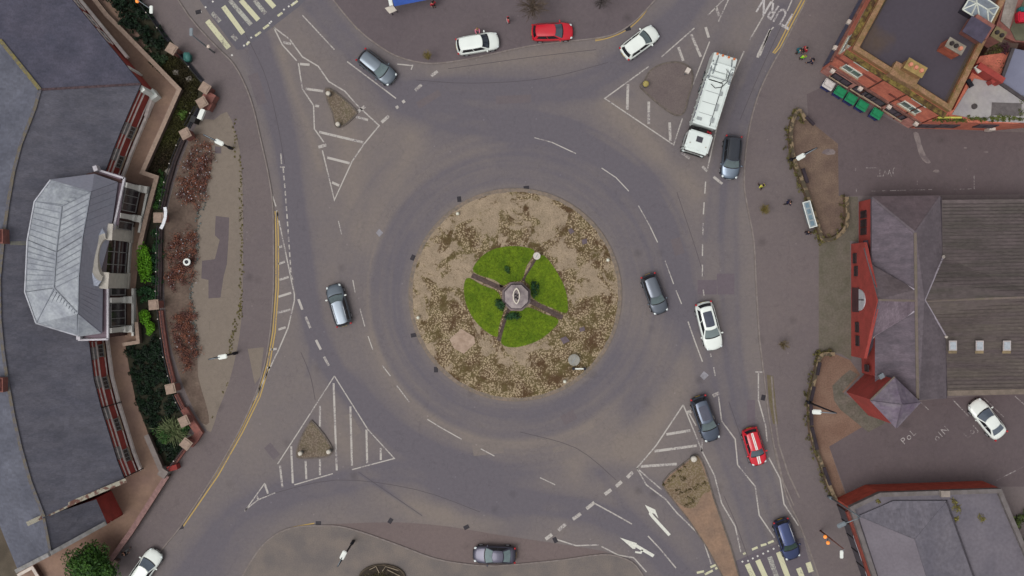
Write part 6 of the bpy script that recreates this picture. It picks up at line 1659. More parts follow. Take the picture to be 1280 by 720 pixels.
for i in range(n):
    a, b = ring_[i], ring_[(i+1) % n]; face(bm, [a[0], b[0], b[1], a[1]]); face(bm, [a[0], b[0], b[2], a[2]]); face(bm, [a[1], b[1], b[1]-Vector((0, 0, .25)), a[1]-Vector((0, 0, .25))])
obj('boat', bm, bo, T)
for dx, dy in ((-.1, .2), (.1, .1), (-.08, -.1), (.1, -.22)):
    bm = B(); ball(bm, C_+Vector((dx, dy, 2.66)), .1, (1, 1, 1.4)); obj('figure', bm, mat('bronze_dark', (64, 62, 62), .6, metal=.3), T, True)
# island furniture
def solo_disc(name, x, y, r, h, m, label, cat, group=None, z0=.2, rim=None):
    w = W(x, y, z0+h); T = thing(name, label, cat, (w.x, w.y, z0), group)
    return T, w
def roundsign(x, y, r, label, zz=1.3, m=None):
    w = W(x, y, zz); T = thing('round_sign', label, 'sign', (w.x, w.y, isz(x, y)))
    bm = B(); tube(bm, [(w.x, w.y, isz(x, y)), (w.x, w.y, zz-.05)], .05, 8); obj('post', bm, M['grey_metal'], T)
    bm = B(); cyl(bm, (w.x, w.y, zz-.05), r, .08, 24); o = obj('disc', bm, m or mat('sign_white', (184, 178, 170), .6, .06), T)
    bm = B(); box(bm, (w.x, w.y, zz+.037), (r*1.2, .05, .01), R(60)); sub('bar', bm, M['grey_metal'], o)
roundsign(671, 320, .36, 'small pale round disc on a post at the top end of the lawn path')
roundsign(717.5, 450, .58, 'large grey-white round disc on the lower right cobbles', .7, mat('disc_grey', (140, 138, 130), .7, .15, 3))
T = thing('marker_post_bar', 'low pale bar with two dark end posts on the lower right cobbles', 'bar', W(724, 461, .5))
bm = B(); bar(bm, W(717, 461, .6), W(731, 461, .6), .12, .12); obj('bar', bm, M['white'], T)
for x in (717, 731):
    w = W(x, 461, .6); bm = B(); cyl(bm, (w.x, w.y, .12), .14, .6, 10); obj('post', bm, M['dark_metal'], T)
for i, (x, y, t) in enumerate([(572, 267, 'near the top left rim of the island'), (522.5, 397, 'near the left rim of the island'), (706, 477, 'near the bottom right rim of the island'), (760, 325, 'near the right rim of the island')]):
    w = W(x, y, .6); bm = B(); cyl(bm, (w.x, w.y, .12), .17, .45, 12, .12); ball(bm, (w.x, w.y, .58), .17); solo('marker_light', bm, mat('marker_white', (206, 206, 190), .5, .05), 'small white marker lamp on the cobbles '+t, 'marker lamp', 'marker lamps on the round island', smooth=True)
bm = B(); poly(bm, [W(624, 355, .75), W(630, 358, .75), W(625.5, 359.5, .75)]); bmesh.ops.solidify(bm, geom=bm.faces[:], thickness=.3); solo('plaque', bm, M['white'], 'small white triangular plaque left of the octagonal monument', 'plaque')
for x, y, c_, lab in ((575, 494-65, (152, 138, 120), ''),):
    bm = B(); poly(bm, [tuple(W(*p))[:2]+(isz(*p)+.02,) for p in ((562, 424), (577, 411), (593, 421), (594, 429), (580, 442), (568, 436))]); struct('slab_patch', bm, mat('pale_slab', (160, 140, 124), .9, .18, 2, (140, 120, 104), fine=.15))
for i, pts in enumerate([[(700, 423), (707, 420), (712, 426), (704, 430)], [(710, 288), (714, 285), (718, 290), (713, 293)], [(727, 300), (733, 298), (734, 304), (728, 306)], [(724, 410), (730, 408), (731, 413), (725, 415)]]):
    bm = B(); prism(bm, [tuple(W(*p))[:2] for p in pts], .1, isz(*pts[0])+.03); solo('manhole_cover', bm, mat('cover_purple', (98, 86, 92), .8, .15, 4), 'dull purple square cover set in the cobbles '+['right below the lawns', 'in the upper right cobbles, left of two', 'in the upper right cobbles, right of two', 'right of the lawns'][i], 'manhole cover', 'covers on the island')

# plants on the lawn
def shrub(name, label, x, y, r, h, m, n=400, size=.12, z0=.2, cat='shrub', group=None, stem=True, clumps=6, ry=None):
    w = W(x, y, z0+h*.5); T = thing(name, label, cat, (w.x, w.y, z0), group)
    rnd = random.Random(int(x*7+y))
    bm = B(); leaves(bm, (w.x, w.y, z0+h*.55), (r, ry or r, h*.5), n, size, rnd, clumps=clumps); obj('foliage', bm, m, T)
    if stem:
        bm = B(); tube(bm, [(w.x, w.y, z0-.1), (w.x+.03, w.y, z0+h*.6)], [.05, .02], 6)
        for i in range(4):
            a = i*1.6; tube(bm, [(w.x, w.y, z0+h*.2), (w.x+math.cos(a)*r*.5, w.y+math.sin(a)*r*.5, z0+h*.6)], [.03, .012], 5)
        obj('stem', bm, mat('bark', (72, 58, 48), .9), T)
    return T
dgr = leafmat('dark_leaf', (40, 74, 38), (24, 50, 30)); mgr = leafmat('mid_leaf', (52, 84, 34), (30, 56, 26)); lgr = leafmat('lime_leaf', (86, 136, 22), (64, 108, 14)); vdk = leafmat('deep_leaf', (16, 38, 18), (6, 18, 9))
olv = leafmat('olive_leaf', (78, 82, 40), (54, 58, 30)); tang = leafmat('grey_green_leaf', (104, 112, 78), (72, 84, 52)); brn = leafmat('russet_leaf', (140, 88, 68), (112, 74, 60)); brn2 = leafmat('bramble_leaf', (108, 72, 66), (86, 58, 54))
gl_ = 'dark shrubs round the monument'
shrub('shrub', 'dark green shrub left of the octagonal monument', 623, 382, .75, .6, dgr, 380, .09, .4, group=gl_)
shrub('shrub', 'dark green shrub below the octagonal monument', 645, 395, 1.05, .5, dgr, 420, .09, .35, group=gl_, ry=.45)
shrub('shrub', 'dark green shrub right of the octagonal monument', 669, 362, .5, .5, dgr, 330, .09, .4, group=gl_, ry=.95)
shrub('shrub', 'dark green shrub above the octagonal monument', 634, 336, .4, .3, mgr, 120, .09, .4, group=gl_)
# splitter islands
cob2 = cobble('island_setts', (120, 108, 96), (110, 99, 88), (94, 82, 70), (94, 86, 68), 6.5, False)
cob3 = cobble('splitter_cobbles', (128, 113, 96), (118, 104, 88), (100, 84, 66), (104, 92, 66), 6, False)
kst = mat('splitter_kerb', (104, 95, 88), .9, .2, 3, fine=.15)
def splitter(pts, m, z=.16, sm=3):
    sp = smoothpoly(pts, sm, True); o0 = [tuple(W(*p))[:2] for p in sp]
    bm = B(); prism(bm, o0, -.02, z-.02); k = struct('traffic_island', bm, kst)
    bm = B(); prism(bm, insetpoly(o0, .16), 0, z); obj('paving', bm, m, k)
splitter([(406, 112), (410, 110), (416, 112), (432, 124), (446, 138), (447, 142), (438, 152), (430, 158), (422, 160), (418, 155), (415, 142), (409, 128)], cob2)
splitter([(388, 526), (391, 526), (397, 532), (408, 546), (416, 560), (415, 567), (409, 571), (392, 573), (374, 573), (370, 568), (372, 557), (379, 540)], cob2)
splitter([(805, 100), (812, 88), (826, 80), (845, 77), (860, 82), (866, 92), (866, 105), (861, 122), (857, 138), (850, 145), (840, 143), (824, 132), (806, 116), (799, 108)], mat('splitter_asphalt', (102, 92, 89), .9, .15, .5, (94, 84, 83), fine=.14, fscale=10), .14)
sp4 = smoothpoly([(866, 569), (872, 568), (878, 576), (884, 592), (892, 620)], 3)+[(903, 652), (914, 683), (930, 740), (912, 740), (898, 712), (880, 680), (860, 650), (838, 622), (829, 610), (828, 602), (836, 592), (852, 580)]
o0 = [tuple(W(*p))[:2] for p in sp4]; bm = B(); prism(bm, o0, -.02, .12); k4 = struct('traffic_island', bm, kst)
bm = B(); prism(bm, insetpoly(o0, .14), 0, .135); obj('paving', bm, mat('splitter_tan', (132, 108, 90), .9, .12, .8, (118, 98, 84), fine=.14, fscale=5), k4)
bm = B(); poly(bm, [tuple(W(*p))[:2]+(.14,) for p in smoothpoly([(867, 571), (873, 572), (880, 590), (888, 612), (878, 618), (868, 634), (852, 632), (834, 614), (831, 604), (840, 593), (855, 582)], 3, True)]); obj('cobbles', bm, cob3, k4)
bm = B(); rnd = random.Random(2)
for x, y in [(848, 588), (842, 594), (836, 600), (830, 605), (855, 582), (852, 597), (854, 599), (856, 614), (862, 612), (868, 610), (874, 606), (880, 604), (850, 616), (860, 622), (866, 624), (864, 628), (846, 612), (858, 632)]:
    w = W(x, y); leaves(bm, (w.x, w.y, .17), (.38, .28, .06), 60, .05, rnd)
o = obj('moss', bm, leafmat('brown_moss', (84, 74, 40), (66, 56, 34))); o['kind'] = 'stuff'
# bollards
def bollard(x, y, m, label, r=.22, h=1.0):
    w = W(x, y, h); T = thing('bollard', label, 'bollard', (w.x, w.y, .12), 'bollards on the traffic islands')
    bm = B(); cyl(bm, (w.x, w.y, .12), r*.85, h*.75, 14); obj('post', bm, M['grey_metal'], T, True)
    bm = B(); cyl(bm, (w.x, w.y, .12+h*.6), r, h*.3, 16); ball(bm, (w.x, w.y, .12+h*.9), r, (1, 1, .5)); obj('lamp_head', bm, m, T, True)
bw_ = mat('bollard_white', (190, 184, 172), .5, .08, 4)
bollard(410, 116.5, bw_, 'pale bollard at the upper tip of the top left traffic island')
bollard(422, 155, bw_, 'pale bollard at the lower end of the top left traffic island')
bollard(375, 567, bw_, 'pale bollard on the left corner of the bottom left traffic island')
bollard(410.5, 565, bw_, 'pale bollard on the right corner of the bottom left traffic island')
bollard(867.5, 574, bw_, 'pale bollard at the upper tip of the long lower right traffic island', .3)
bollard(807.5, 104.5, mat('bollard_gold', (158, 144, 84), .6, .15, 5), 'tarnished yellow bollard on the top right traffic island', .3)
T = thing('sign_plate', 'small white square sign plate on the top right traffic island', 'sign', W(860, 88))
w = W(860, 88, 2.2); bm = B(); tube(bm, [(w.x, w.y, .1), (w.x, w.y, 2.0)], .04, 6); obj('post', bm, M['grey_metal'], T)
bm = B(); box(bm, (w.x, w.y, 2.05), (.42, .5, .34), R(-30)); obj('plate', bm, M['cream'], T)

# ------------------------------------------------------------------ west boundary: piers, low wall, railings
cap = mat('pier_cap', (150, 130, 116), .85, .12, 3, fine=.08)
def pier(x, y, rot, label):
    zc = 2.0; w = W(x, y, zc); T = thing('gate_pier', label, 'pier', (w.x, w.y, .1), 'stone-capped brick piers of the west railings')
    bm = B(); box(bm, (w.x, w.y, 1.0), (.72, .72, 1.85), R(rot)); obj('shaft', bm, M['brick_pink'], T)
    bm = B(); box(bm, (w.x, w.y, 1.98), (.98, .98, .12), R(rot)); box(bm, (w.x, w.y, 2.08), (.7, .7, .08), R(rot)); obj('cap', bm, cap, T)
for x, y, rt_, t in ((214.5, 61, -32, 'topmost pier, beside the dark hedge'), (256, 110, -32, 'upper one of the close pair at the railing corner'), (252.5, 128, 30, 'lower one of the close pair at the railing corner'), (231.5, 167, 28, 'pier right of the terrace bend, above the russet bed'),
                     (198, 272, 0, 'pier beside the curved white flag'), (192, 381, 5, 'pier between the two lime bushes and the russet bed'), (213, 486, 12, 'pier beside the dark lawn strip, two above the corner'), (230, 526.5, 25, 'pier next to the grey-green spiky shrub'), (232.5, 555, -38, 'lowest pier, at the bend below the spiky shrub')):
    pier(x, y, rt_, 'pale-capped pier, '+t)
bm = B(); g_ = W(266, 124); box(bm, (g_.x, g_.y, .75), (1.15, .9, 1.3), R(-30)); box(bm, (g_.x-.15, g_.y-.8, .7), (.8, .8, 1.2), R(-30)); solo('brick_block', bm, M['brick_pink'], 'pinkish brick block standing outside the close pair of piers', 'brick block')
def rail(pts, label, h=1.5, low=.45, lowm=None):
    T = thing('railing', label, 'railing', W(*pts[0]))
    xy = [W(*p) for p in pts]
    if low:
        bm = B(); wallstrip(bm, pts, .38, .05, low+.1); obj('low_wall', bm, lowm or M['brick_pink'], T)
    for zz in (low+.25, h):
        bm = B()
        for a, b in zip(xy, xy[1:]): bar(bm, Vector((a.x, a.y, zz)), Vector((b.x, b.y, zz)), .05, .05)
        obj('rail', bm, M['dark_metal'], T)
    bm = B(); fin = B(); k = 0
    for a, b in zip(xy, xy[1:]):
        n = max(1, int((b-a).length/.13))
        for i in range(n):
            p = a.lerp(b, i/n); k += 1; box(bm, (p.x, p.y, (low+h)/2+.1), (.025, .025, h-low))
            if k % 14 == 7: ball(fin, (p.x, p.y, h+.16), .07, u=6, v=4)
    obj('pickets', bm, M['dark_metal'], T); obj('finials', fin, M['cream'], T)
rail([(168, -6), (176, 4), (192, 24), (212, 52)], 'dark railing along the top left hedge down to the first pier', low=.1, lowm=M['dark_metal'])
rail([(220, 62), (236, 80), (254, 102)], 'dark railing between the topmost pier and the close pair', low=.1, lowm=M['dark_metal'])
rail([(249, 136), (236, 160)], 'short dark railing between the close pair and the next pier', low=.1, lowm=M['dark_metal'])
rail([(231, 175), (220, 202), (212, 230), (205, 262)], 'dark railing behind the upper russet bed', lowm=mat('dull_wall', (72, 60, 60), .9, .2, 2))
rail([(203, 283), (202, 310), (202, 340), (201, 374)], 'dark railing between the flag and the lime bushes', lowm=mat('dull_wall', (72, 60, 60), .9, .2, 2))
rail([(203, 388), (206, 412), (211, 445), (219, 478)], 'dark railing beside the dark lower planting')
rail([(222, 492), (230, 508), (238, 522), (245, 530)], 'short dark railing above the bottom corner of the garden')
rail([(243, 545), (236, 556), (226, 570), (216, 584)], 'short dark railing at the lowest garden corner')
bm = B(); wallstrip(bm, [(232, 510), (243, 528), (251, 540), (246, 548), (240, 555)], .7, .05, .75); solo('brick_wall', bm, M['brick_pink'], 'broad pinkish brick corner wall by the spiky grey-green shrub', 'wall')
# cream coping walls
def copewall(pts, label, w_=.34, h=.9, m=None, mb=None):
    T = thing('coping_wall', label, 'wall', W(*pts[0]))
    bm = B(); wallstrip(bm, pts, w_*.75, .05, h); obj('wall', bm, mb or mat('garden_wall_brown', (104, 86, 78), .9, .2, 2), T)
    bm = B(); wallstrip(bm, pts, w_, h, h+.1); obj('coping', bm, m or cap, T)
copewall([(108, -16), (121, 0), (138, 22), (160, 44), (228, 114), (205, 166), (182, 217), (200, 223), (188, 268), (178, 312)], 'long cream-topped wall zigzagging along the upper terrace edge', .42)
copewall([(175, 402), (177, 427), (158, 430)], 'short cream-topped wall beside the lime bushes')
copewall([(187, 542), (206, 586)], 'short grey-topped wall left of the spiky shrub', .5, m=M['kerb'])
copewall([(213, 592), (190, 628), (168, 662), (142, 698)], 'pinkish double wall sloping down to the bottom left tree', .5, m=mat('pink_coping', (138, 108, 104), .85, .15, 3))
copewall([(150, 698), (138, 716), (130, 730)], 'low wall end behind the person near the bottom left tree', .4)
copewall([(28, 716), (46, 706), (56, 722)], 'grey wall corner at the bottom left frame edge', .3, m=M['cream'])
g_ = W(210, 588); bm = B(); box(bm, (g_.x, g_.y, .8), (.8, .8, 1.5), R(-35)); solo('stone_pier', bm, M['kerb'], 'grey square stone pier where the pink wall meets the garden', 'pier')
g_ = W(216, 584); bm = B(); box(bm, (g_.x+.3, g_.y+.1, .6), (1.0, .5, 1.1), R(15)); solo('brick_stub', bm, mat('bright_red_stub', (140, 56, 52), .9, .15, 2), 'bright red brick stub next to the grey stone pier', 'wall')
# flag, white panel, litter bin, teal bin
T = thing('banner', 'white curved feather banner leaning over the west railing', 'banner', W(203, 276))
bm = B(); cv = [W(206, 259, 2.6), W(207, 264, 2.6), W(206.5, 272, 2.6), W(204, 280, 2.6), W(201, 286, 2.6)]
for a, b in zip(cv, cv[1:]): bar(bm, a, b, .3, .03)
obj('cloth', bm, mat('banner_white', (210, 212, 216), .7, .04), T)
bm = B(); c = W(204, 282); tube(bm, [(c.x, c.y, .1), tuple(cv[3]-Vector((0, 0, .05)))], .03, 6); obj('pole', bm, M['grey_metal'], T)
T = thing('notice_board', 'white notice board fixed to the railing below the close pair of piers', 'board', W(250, 146))
bm = B(); box(bm, W(252, 143, 1.7), (.45, 1.05, .5), R(-22)); obj('board', bm, M['white'], T)
bm = B(); c = W(247, 152); box(bm, (c.x, c.y, .8), (.5, .6, 1.4), R(-22)); obj('stand', bm, M['black'], T)
T = thing('litter_bin', 'round litter bin with bright white rim beside the middle russet bed', 'bin', W(233, 328))
w = W(233.5, 327.5, 1.1); bm = B(); cyl(bm, (w.x, w.y, .1), .26, 1.0, 18); obj('body', bm, M['dark_metal'], T)
bm = B(); bmesh.ops.create_cone(bm, segments=20, radius1=.38, radius2=.38, depth=.1, cap_ends=False, matrix=Matrix.Translation((w.x, w.y, 1.15)))
bm.free(); bm = B()
for i in range(20):
    a, b = 2*math.pi*i/20, 2*math.pi*(i+1)/20; q = lambda t, r, z: (w.x+math.cos(t)*r, w.y+math.sin(t)*r, z)
    face(bm, [q(a, .36, 1.16), q(b, .36, 1.16), q(b, .2, 1.2), q(a, .2, 1.2)]); face(bm, [q(a, .36, 1.16), q(b, .36, 1.16), q(b, .36, 1.0), q(a, .36, 1.0)])
obj('rim', bm, M['white'], T)
T = thing('salt_bin', 'teal-green rounded bin by the railing above the close pair of piers', 'bin', W(234, 72))
bm = B(); c = W(233.5, 71, 1); bevbox(bm, (c.x, c.y, .55), (.6, .8, .9), .12); obj('body', bm, mat('teal_bin', (46, 104, 96), .5), T, True)
bm = B(); bevbox(bm, (c.x, c.y, 1.05), (.66, .86, .16), .07); obj('lid', bm, mat('teal_lid', (70, 122, 116), .5), T, True)

# planting of the west side
shrub('lime_bush', 'big bright lime bush beside the entrance terrace', 181.5, 330, .95, 1.3, lgr, 2200, .11, .1, group='lime bushes', ry=2.0, clumps=16)
shrub('lime_bush', 'small round lime bush, upper of the two low ones', 181, 395, .68, 1.0, lgr, 900, .1, .1, group='lime bushes', clumps=9)
shrub('lime_bush', 'small round lime bush, lower of the two low ones', 186.5, 409.5, .82, 1.0, lgr, 1100, .1, .1, group='lime bushes', clumps=9)
def hedge(name, label, pts, m, h, n, size=.13, cat='hedge'):
    rnd = random.Random(len(pts)*31+n); T = thing(name, label, cat, W(*pts[len(pts)//2]))
    xs = [p[0] for p in pts]; ys = [p[1] for p in pts]; bm = B(); k = 0
    cl = []
    while len(cl) < n//80:
        x, y = rnd.uniform(min(xs), max(xs)), rnd.uniform(min(ys), max(ys))
        if inpoly(x, y, pts): cl.append((x, y, rnd.uniform(.5, 1)))
    for x, y, s in cl:
        w = W(x, y, h*.6); leaves(bm, (w.x, w.y, .12+h*.45*s), (.6, .6, h*.5*s), 60, size, rnd, clumps=4)
    obj('foliage', bm, m, T)
    bm = B()
    for x, y, s in cl[::3]:
        w = W(x, y, h*.3); tube(bm, [(w.x, w.y, .05), (w.x, w.y, .1+h*.5*s)], [.03, .012], 5)
    obj('stems', bm, mat('bark', (72, 58, 48), .9), T)
hedge('hedge', 'dark dense hedge at the top left behind the railing', [(124, -14), (166, -14), (178, 8), (192, 26), (205, 48), (190, 62), (172, 46), (148, 22), (132, 0)], vdk, 1.6, 5200)
hedge('ground_hedge', 'dark hedge strip below the terrace corner', [(182, 52), (196, 64), (206, 76), (196, 84), (186, 70)], leafmat('deep_leaf2', (40, 58, 32), (24, 36, 22)), .9, 900)
hedge('climbers', 'dark green climbers between the curved terrace wall and flag', [(190, 226), (208, 212), (204, 240), (198, 262), (192, 262), (190, 248)], mgr, .8, 1500)
hedge('climbers', 'dark climbers right of the big lime bush', [(190, 290), (200, 290), (199, 330), (199, 370), (186, 378), (172, 372), (172, 352), (186, 350), (190, 320)], dgr, .9, 2600)
hedge('ivy_bed', 'broad deep green ivy bed in the lower garden', [(160, 434), (176, 430), (178, 420), (190, 418), (198, 420), (205, 445), (212, 478), (222, 510), (212, 530), (190, 540), (176, 510), (166, 470)], vdk, .7, 9000)
hedge('ivy_bed', 'dark ivy patch under the spiky shrub at the garden corner', [(192, 545), (214, 552), (222, 560), (212, 578), (204, 572)], vdk, .6, 1300)
# mossy grass of the upper garden
bm = B(); rnd = random.Random(77); k = 0; up = [(196, 88), (214, 62), (232, 82), (250, 104), (246, 130), (228, 166), (214, 205), (200, 222), (186, 214), (206, 166), (228, 114)]
while k < 9000:
    x, y = rnd.uniform(184, 254), rnd.uniform(60, 224)
    if not inpoly(x, y, up): continue
    k += 1; w = W(x, y); a = rnd.uniform(0, 6.3); d = Vector((math.cos(a), math.sin(a), 0))*rnd.uniform(.04, .12); p = Vector((w.x, w.y, .13)); face(bm, [p-d, p+d, p+Vector((rnd.uniform(-.12, .12), rnd.uniform(-.12, .12), rnd.uniform(.05, .25)))])
o = obj('rough_grass', bm, mat('rough_grass_blade', (78, 80, 40), .95, .3, .35, (62, 52, 38), fine=.3, fscale=6)); o['kind'] = 'stuff'
shrub('shrub', 'light green low shrub in the upper garden right of the bend', 230, 141, .6, .5, leafmat('fresh_leaf', (72, 98, 36), (54, 74, 30)), 300, .09, .1)
for i, (x, y) in enumerate(((220, 91), (237, 99), (211, 214))):
    bm = B(); c = W(x, y); box(bm, (c.x, c.y, .15), (.6, .5, .12), R(20*i)); bmesh.ops.bevel(bm, geom=bm.edges[:], offset=.03, segments=1, affect='EDGES'); solo('stone_slab', bm, mat('slab_grey', (120, 114, 106), .9, .15, 3), 'flat pale stone slab in the upper garden, '+['leftmost of the upper two', 'right one of the upper two', 'the one down beside the terrace wall corner'][i], 'stone slab')
# spiky grey-green shrub: radiating blades
T = thing('spiky_shrub', 'grey-green spiky shrub spreading over the garden corner', 'shrub', W(212, 540))
rnd = random.Random(4); bm = B(); c = W(213, 540, 1.4)
for _ in range(520):
    a = rnd.uniform(0, 6.283); el = rnd.uniform(.1, 1.3); L_ = rnd.uniform(.5, 1.9); b0 = Vector((c.x, c.y, .4))+Vector((rnd.gauss(0, .3), rnd.gauss(0, .25), 0))
    d = Vector((math.cos(a)*math.cos(el)*1.05, math.sin(a)*math.cos(el)*.95, math.sin(el)*.8)); sd = Vector((-d.y, d.x, 0)).normalized()*.035; p1 = b0+d*L_*.6; p2 = b0+d*L_-Vector((0, 0, .1))
    face(bm, [b0+d*.2-sd, b0+d*.2+sd, p1+sd, p1-sd]); face(bm, [p1-sd, p1+sd, p2])
obj('blades', bm, tang, T)
bm = B(); leaves(bm, (c.x-.5, c.y-.3, .8), (1.3, 1.0, .5), 700, .12, rnd); leaves(bm, (c.x+1.3, c.y+.1, .8), (.5, .5, .4), 200, .12, rnd); obj('foliage', bm, mgr, T)
# russet beds as individual bushes
gr_ = 'russet bushes in the west beds'; rnd = random.Random(21); cnt = 0
beds = [([(236, 186), (262, 180), (265, 205), (257, 232), (250, 254), (232, 256), (224, 240), (230, 205)], 'upper'), ([(224, 290), (240, 290), (245, 310), (240, 350), (208, 356), (206, 330), (212, 300)], 'middle'), ([(214, 394), (238, 392), (244, 412), (246, 440), (240, 458), (230, 456), (218, 430)], 'lower')]
for pts, nm in beds:
    T = thing('bramble_bed', 'russet-brown leafless brush filling the %s west bed' % nm, 'bushes', W(*pts[0]), gr_)
    xs = [p[0] for p in pts]; ys = [p[1] for p in pts]; bm = B(); bs = B(); b2 = B(); tr = B(); k = 0
    while k < 115:
        x, y = rnd.uniform(min(xs), max(xs)), rnd.uniform(min(ys), max(ys))
        if not inpoly(x, y, pts): continue
        x += rnd.gauss(0, 2.5); y += rnd.gauss(0, 5)
        k += 1; w = W(x, y, .4); 
        leaves(bm if rnd.random() < .5 else b2, (w.x, w.y, .35), (.6, .6, .3), 42, .06, rnd, clumps=5)
        for i in range(6):
            a = rnd.uniform(0, 6.3); tube(bs, [(w.x, w.y, .12), (w.x+math.cos(a)*.35, w.y+math.sin(a)*.35, rnd.uniform(.4, .8))], [.014, .006], 3, False)
        if rnd.random() < (.9 if nm == 'upper' else .25):
            q = rnd.uniform(.03, .08); box(tr, (w.x+rnd.uniform(-.4, .4), w.y+rnd.uniform(-.4, .4), rnd.uniform(.3, .6)), (q, q*1.5, .02), rnd.uniform(0, 3))
    obj('foliage', bm, brn, T); obj('undergrowth', b2, brn2, T); obj('twigs', bs, mat('twig', (92, 62, 56), .9, .2, 4), T); lo = obj('litter', tr, mat('litter_pale', (168, 166, 172), .7)); lo['kind'] = 'stuff'
# grey-blue edging plants and mossy kerb tufts
bm = B(); rnd = random.Random(31)
for x, y in [(256+rnd.uniform(-2, 2), yy) for yy in range(228, 262, 3)]+[(249-.04*(yy-262)+rnd.uniform(-2, 2), yy) for yy in range(262, 330, 3)]+[(238+.06*(yy-330)+rnd.uniform(-1.5, 1.5)+(2 if yy > 400 else 0), yy) for yy in range(344, 448, 3)]:
    w = W(x, y); leaves(bm, (w.x, w.y, .2), (.2, .2, .12), 26, .05, rnd, clumps=2)
o = obj('edging_plants', bm, leafmat('grey_blue_leaf', (106, 116, 116), (78, 88, 84))); o['kind'] = 'stuff'
bm = B()
for x, y in [(293+rnd.uniform(-1, 2), yy) for yy in range(150, 200, 5)]+[(302+rnd.uniform(-1.5, 1.5), yy) for yy in range(196, 400, 4)]+[(297-.25*(yy-400)+rnd.uniform(-3, 2), yy) for yy in range(380, 450, 2)]+[(284, 480), (280, 490), (266, 520)]:
    w = W(x, y); leaves(bm, (w.x, w.y, .14), (.2, .22, .05), 24, .05, rnd, clumps=2)
o = obj('kerb_moss', bm, leafmat('yellow_moss', (102, 94, 46), (82, 76, 44))); o['kind'] = 'stuff'
# bottom-left tree
def tree(name, label, x, y, r, h, m, n, size, cat='tree', bark=(78, 62, 50)):
    w = W(x, y, h*.7); T = thing(name, label, cat, (w.x, w.y, .1)); rnd = random.Random(int(x+y*3))
    bm = B(); tube(bm, [(w.x, w.y, .1), (w.x+.1, w.y, h*.3), (w.x, w.y+.05, h*.62)], [.22, .17, .08], 8)
    for i in range(9):
        a = i*2.4; z0 = h*rnd.uniform(.25, .55); tube(bm, [(w.x, w.y, z0), (w.x+math.cos(a)*r*.4, w.y+math.sin(a)*r*.4, z0+h*.14), (w.x+math.cos(a)*r*.8, w.y+math.sin(a)*r*.8, z0+h*.24)], [.07, .045, .015], 6)
    obj('trunk', bm, mat('tree_bark', bark, .95, .2, 3), T, True)
    bm = B(); leaves(bm, (w.x, w.y, h*.66), (r, r, h*.34), n, size, rnd, clumps=26, core=.22); obj('crown', bm, m, T)
tree('tree', 'round bright green tree at the bottom left between hall and wall', 112, 714, 2.9, 5.2, leafmat('tree_leaf', (58, 92, 30), (28, 54, 20)), 9000, .14)
# east side vegetation
hedge('hedge_growth', 'green creeper on the lower right building side at the frame edge', [(1272, 640), (1290, 640), (1290, 700), (1268, 712), (1262, 700), (1262, 686)], leafmat('ivy_right', (84, 100, 46), (56, 66, 36)), 1.2, 1600)
def hedgewall(pts, label, m1, segs_dark):
    T = thing('boundary_wall', label, 'wall', W(*pts[0])); sp = smoothpoly(pts, 3)
    bm = B(); wallstrip(bm, sp, .34, .05, .8); obj('wall', bm, m1, T)
    bm = B(); wallstrip(bm, sp, .36, .8, .88); obj('coping', bm, mat('mossy_wall_top', (122, 106, 84), .95, .3, 1.6, (74, 66, 54), fine=.3, sharp=(.46, .54)), T)
    bm = B(); rnd = random.Random(len(pts))
    for x, y in sp:
        for _ in range(5):
            w = W(x+rnd.uniform(-4.5, 2.5), y+rnd.uniform(-4, 4), .8)
            if rnd.random() < .35+.5*math.sin(y*.13)**2: leaves(bm, (w.x, w.y, rnd.uniform(.3, .95)), (.26, .3, .14), 36, .06, rnd, clumps=2)
    obj('creeper', bm, leafmat('wall_moss', (98, 92, 48), (66, 60, 40)), T)
    bm = B()
    for a, b in segs_dark:
        A = W(*a); Bq = W(*b); bar(bm, Vector((A.x, A.y, .98)), Vector((Bq.x, Bq.y, .98)), .3, .2)
    if segs_dark: obj('dark_cover', bm, mat('dark_planter', (52, 44, 50), .9), T)
wbm = mat('old_wall', (112, 92, 74), .9, .2, 2)
hedgewall([(1004, 152), (1000, 144), (996, 140), (990, 148), (986, 165), (987, 185), (991, 205), (998, 222), (1005, 240), (1011, 256), (1017, 274), (1022, 290), (1026, 300), (1040, 298), (1055, 282), (1055, 247)], 'mossy curved stone wall round the brown dirt bed beside the shelter', wbm, [((1000, 212), (1006, 230)), ((1004, 148), (1014, 158))])
hedgewall([(1040, 442), (1028, 442), (1022, 446), (1018, 462), (1014, 478), (1010, 496), (1010, 516), (1012, 540), (1018, 562), (1026, 584), (1034, 606), (1042, 624)], 'mossy curved wall with dark top round the reddish dirt bed', wbm, [((1014, 482), (1010, 500)), ((1010, 502), (1011, 530)), ((1011, 532), (1018, 560)), ((1021, 452), (1018, 468)), ((1026, 582), (1034, 604))])
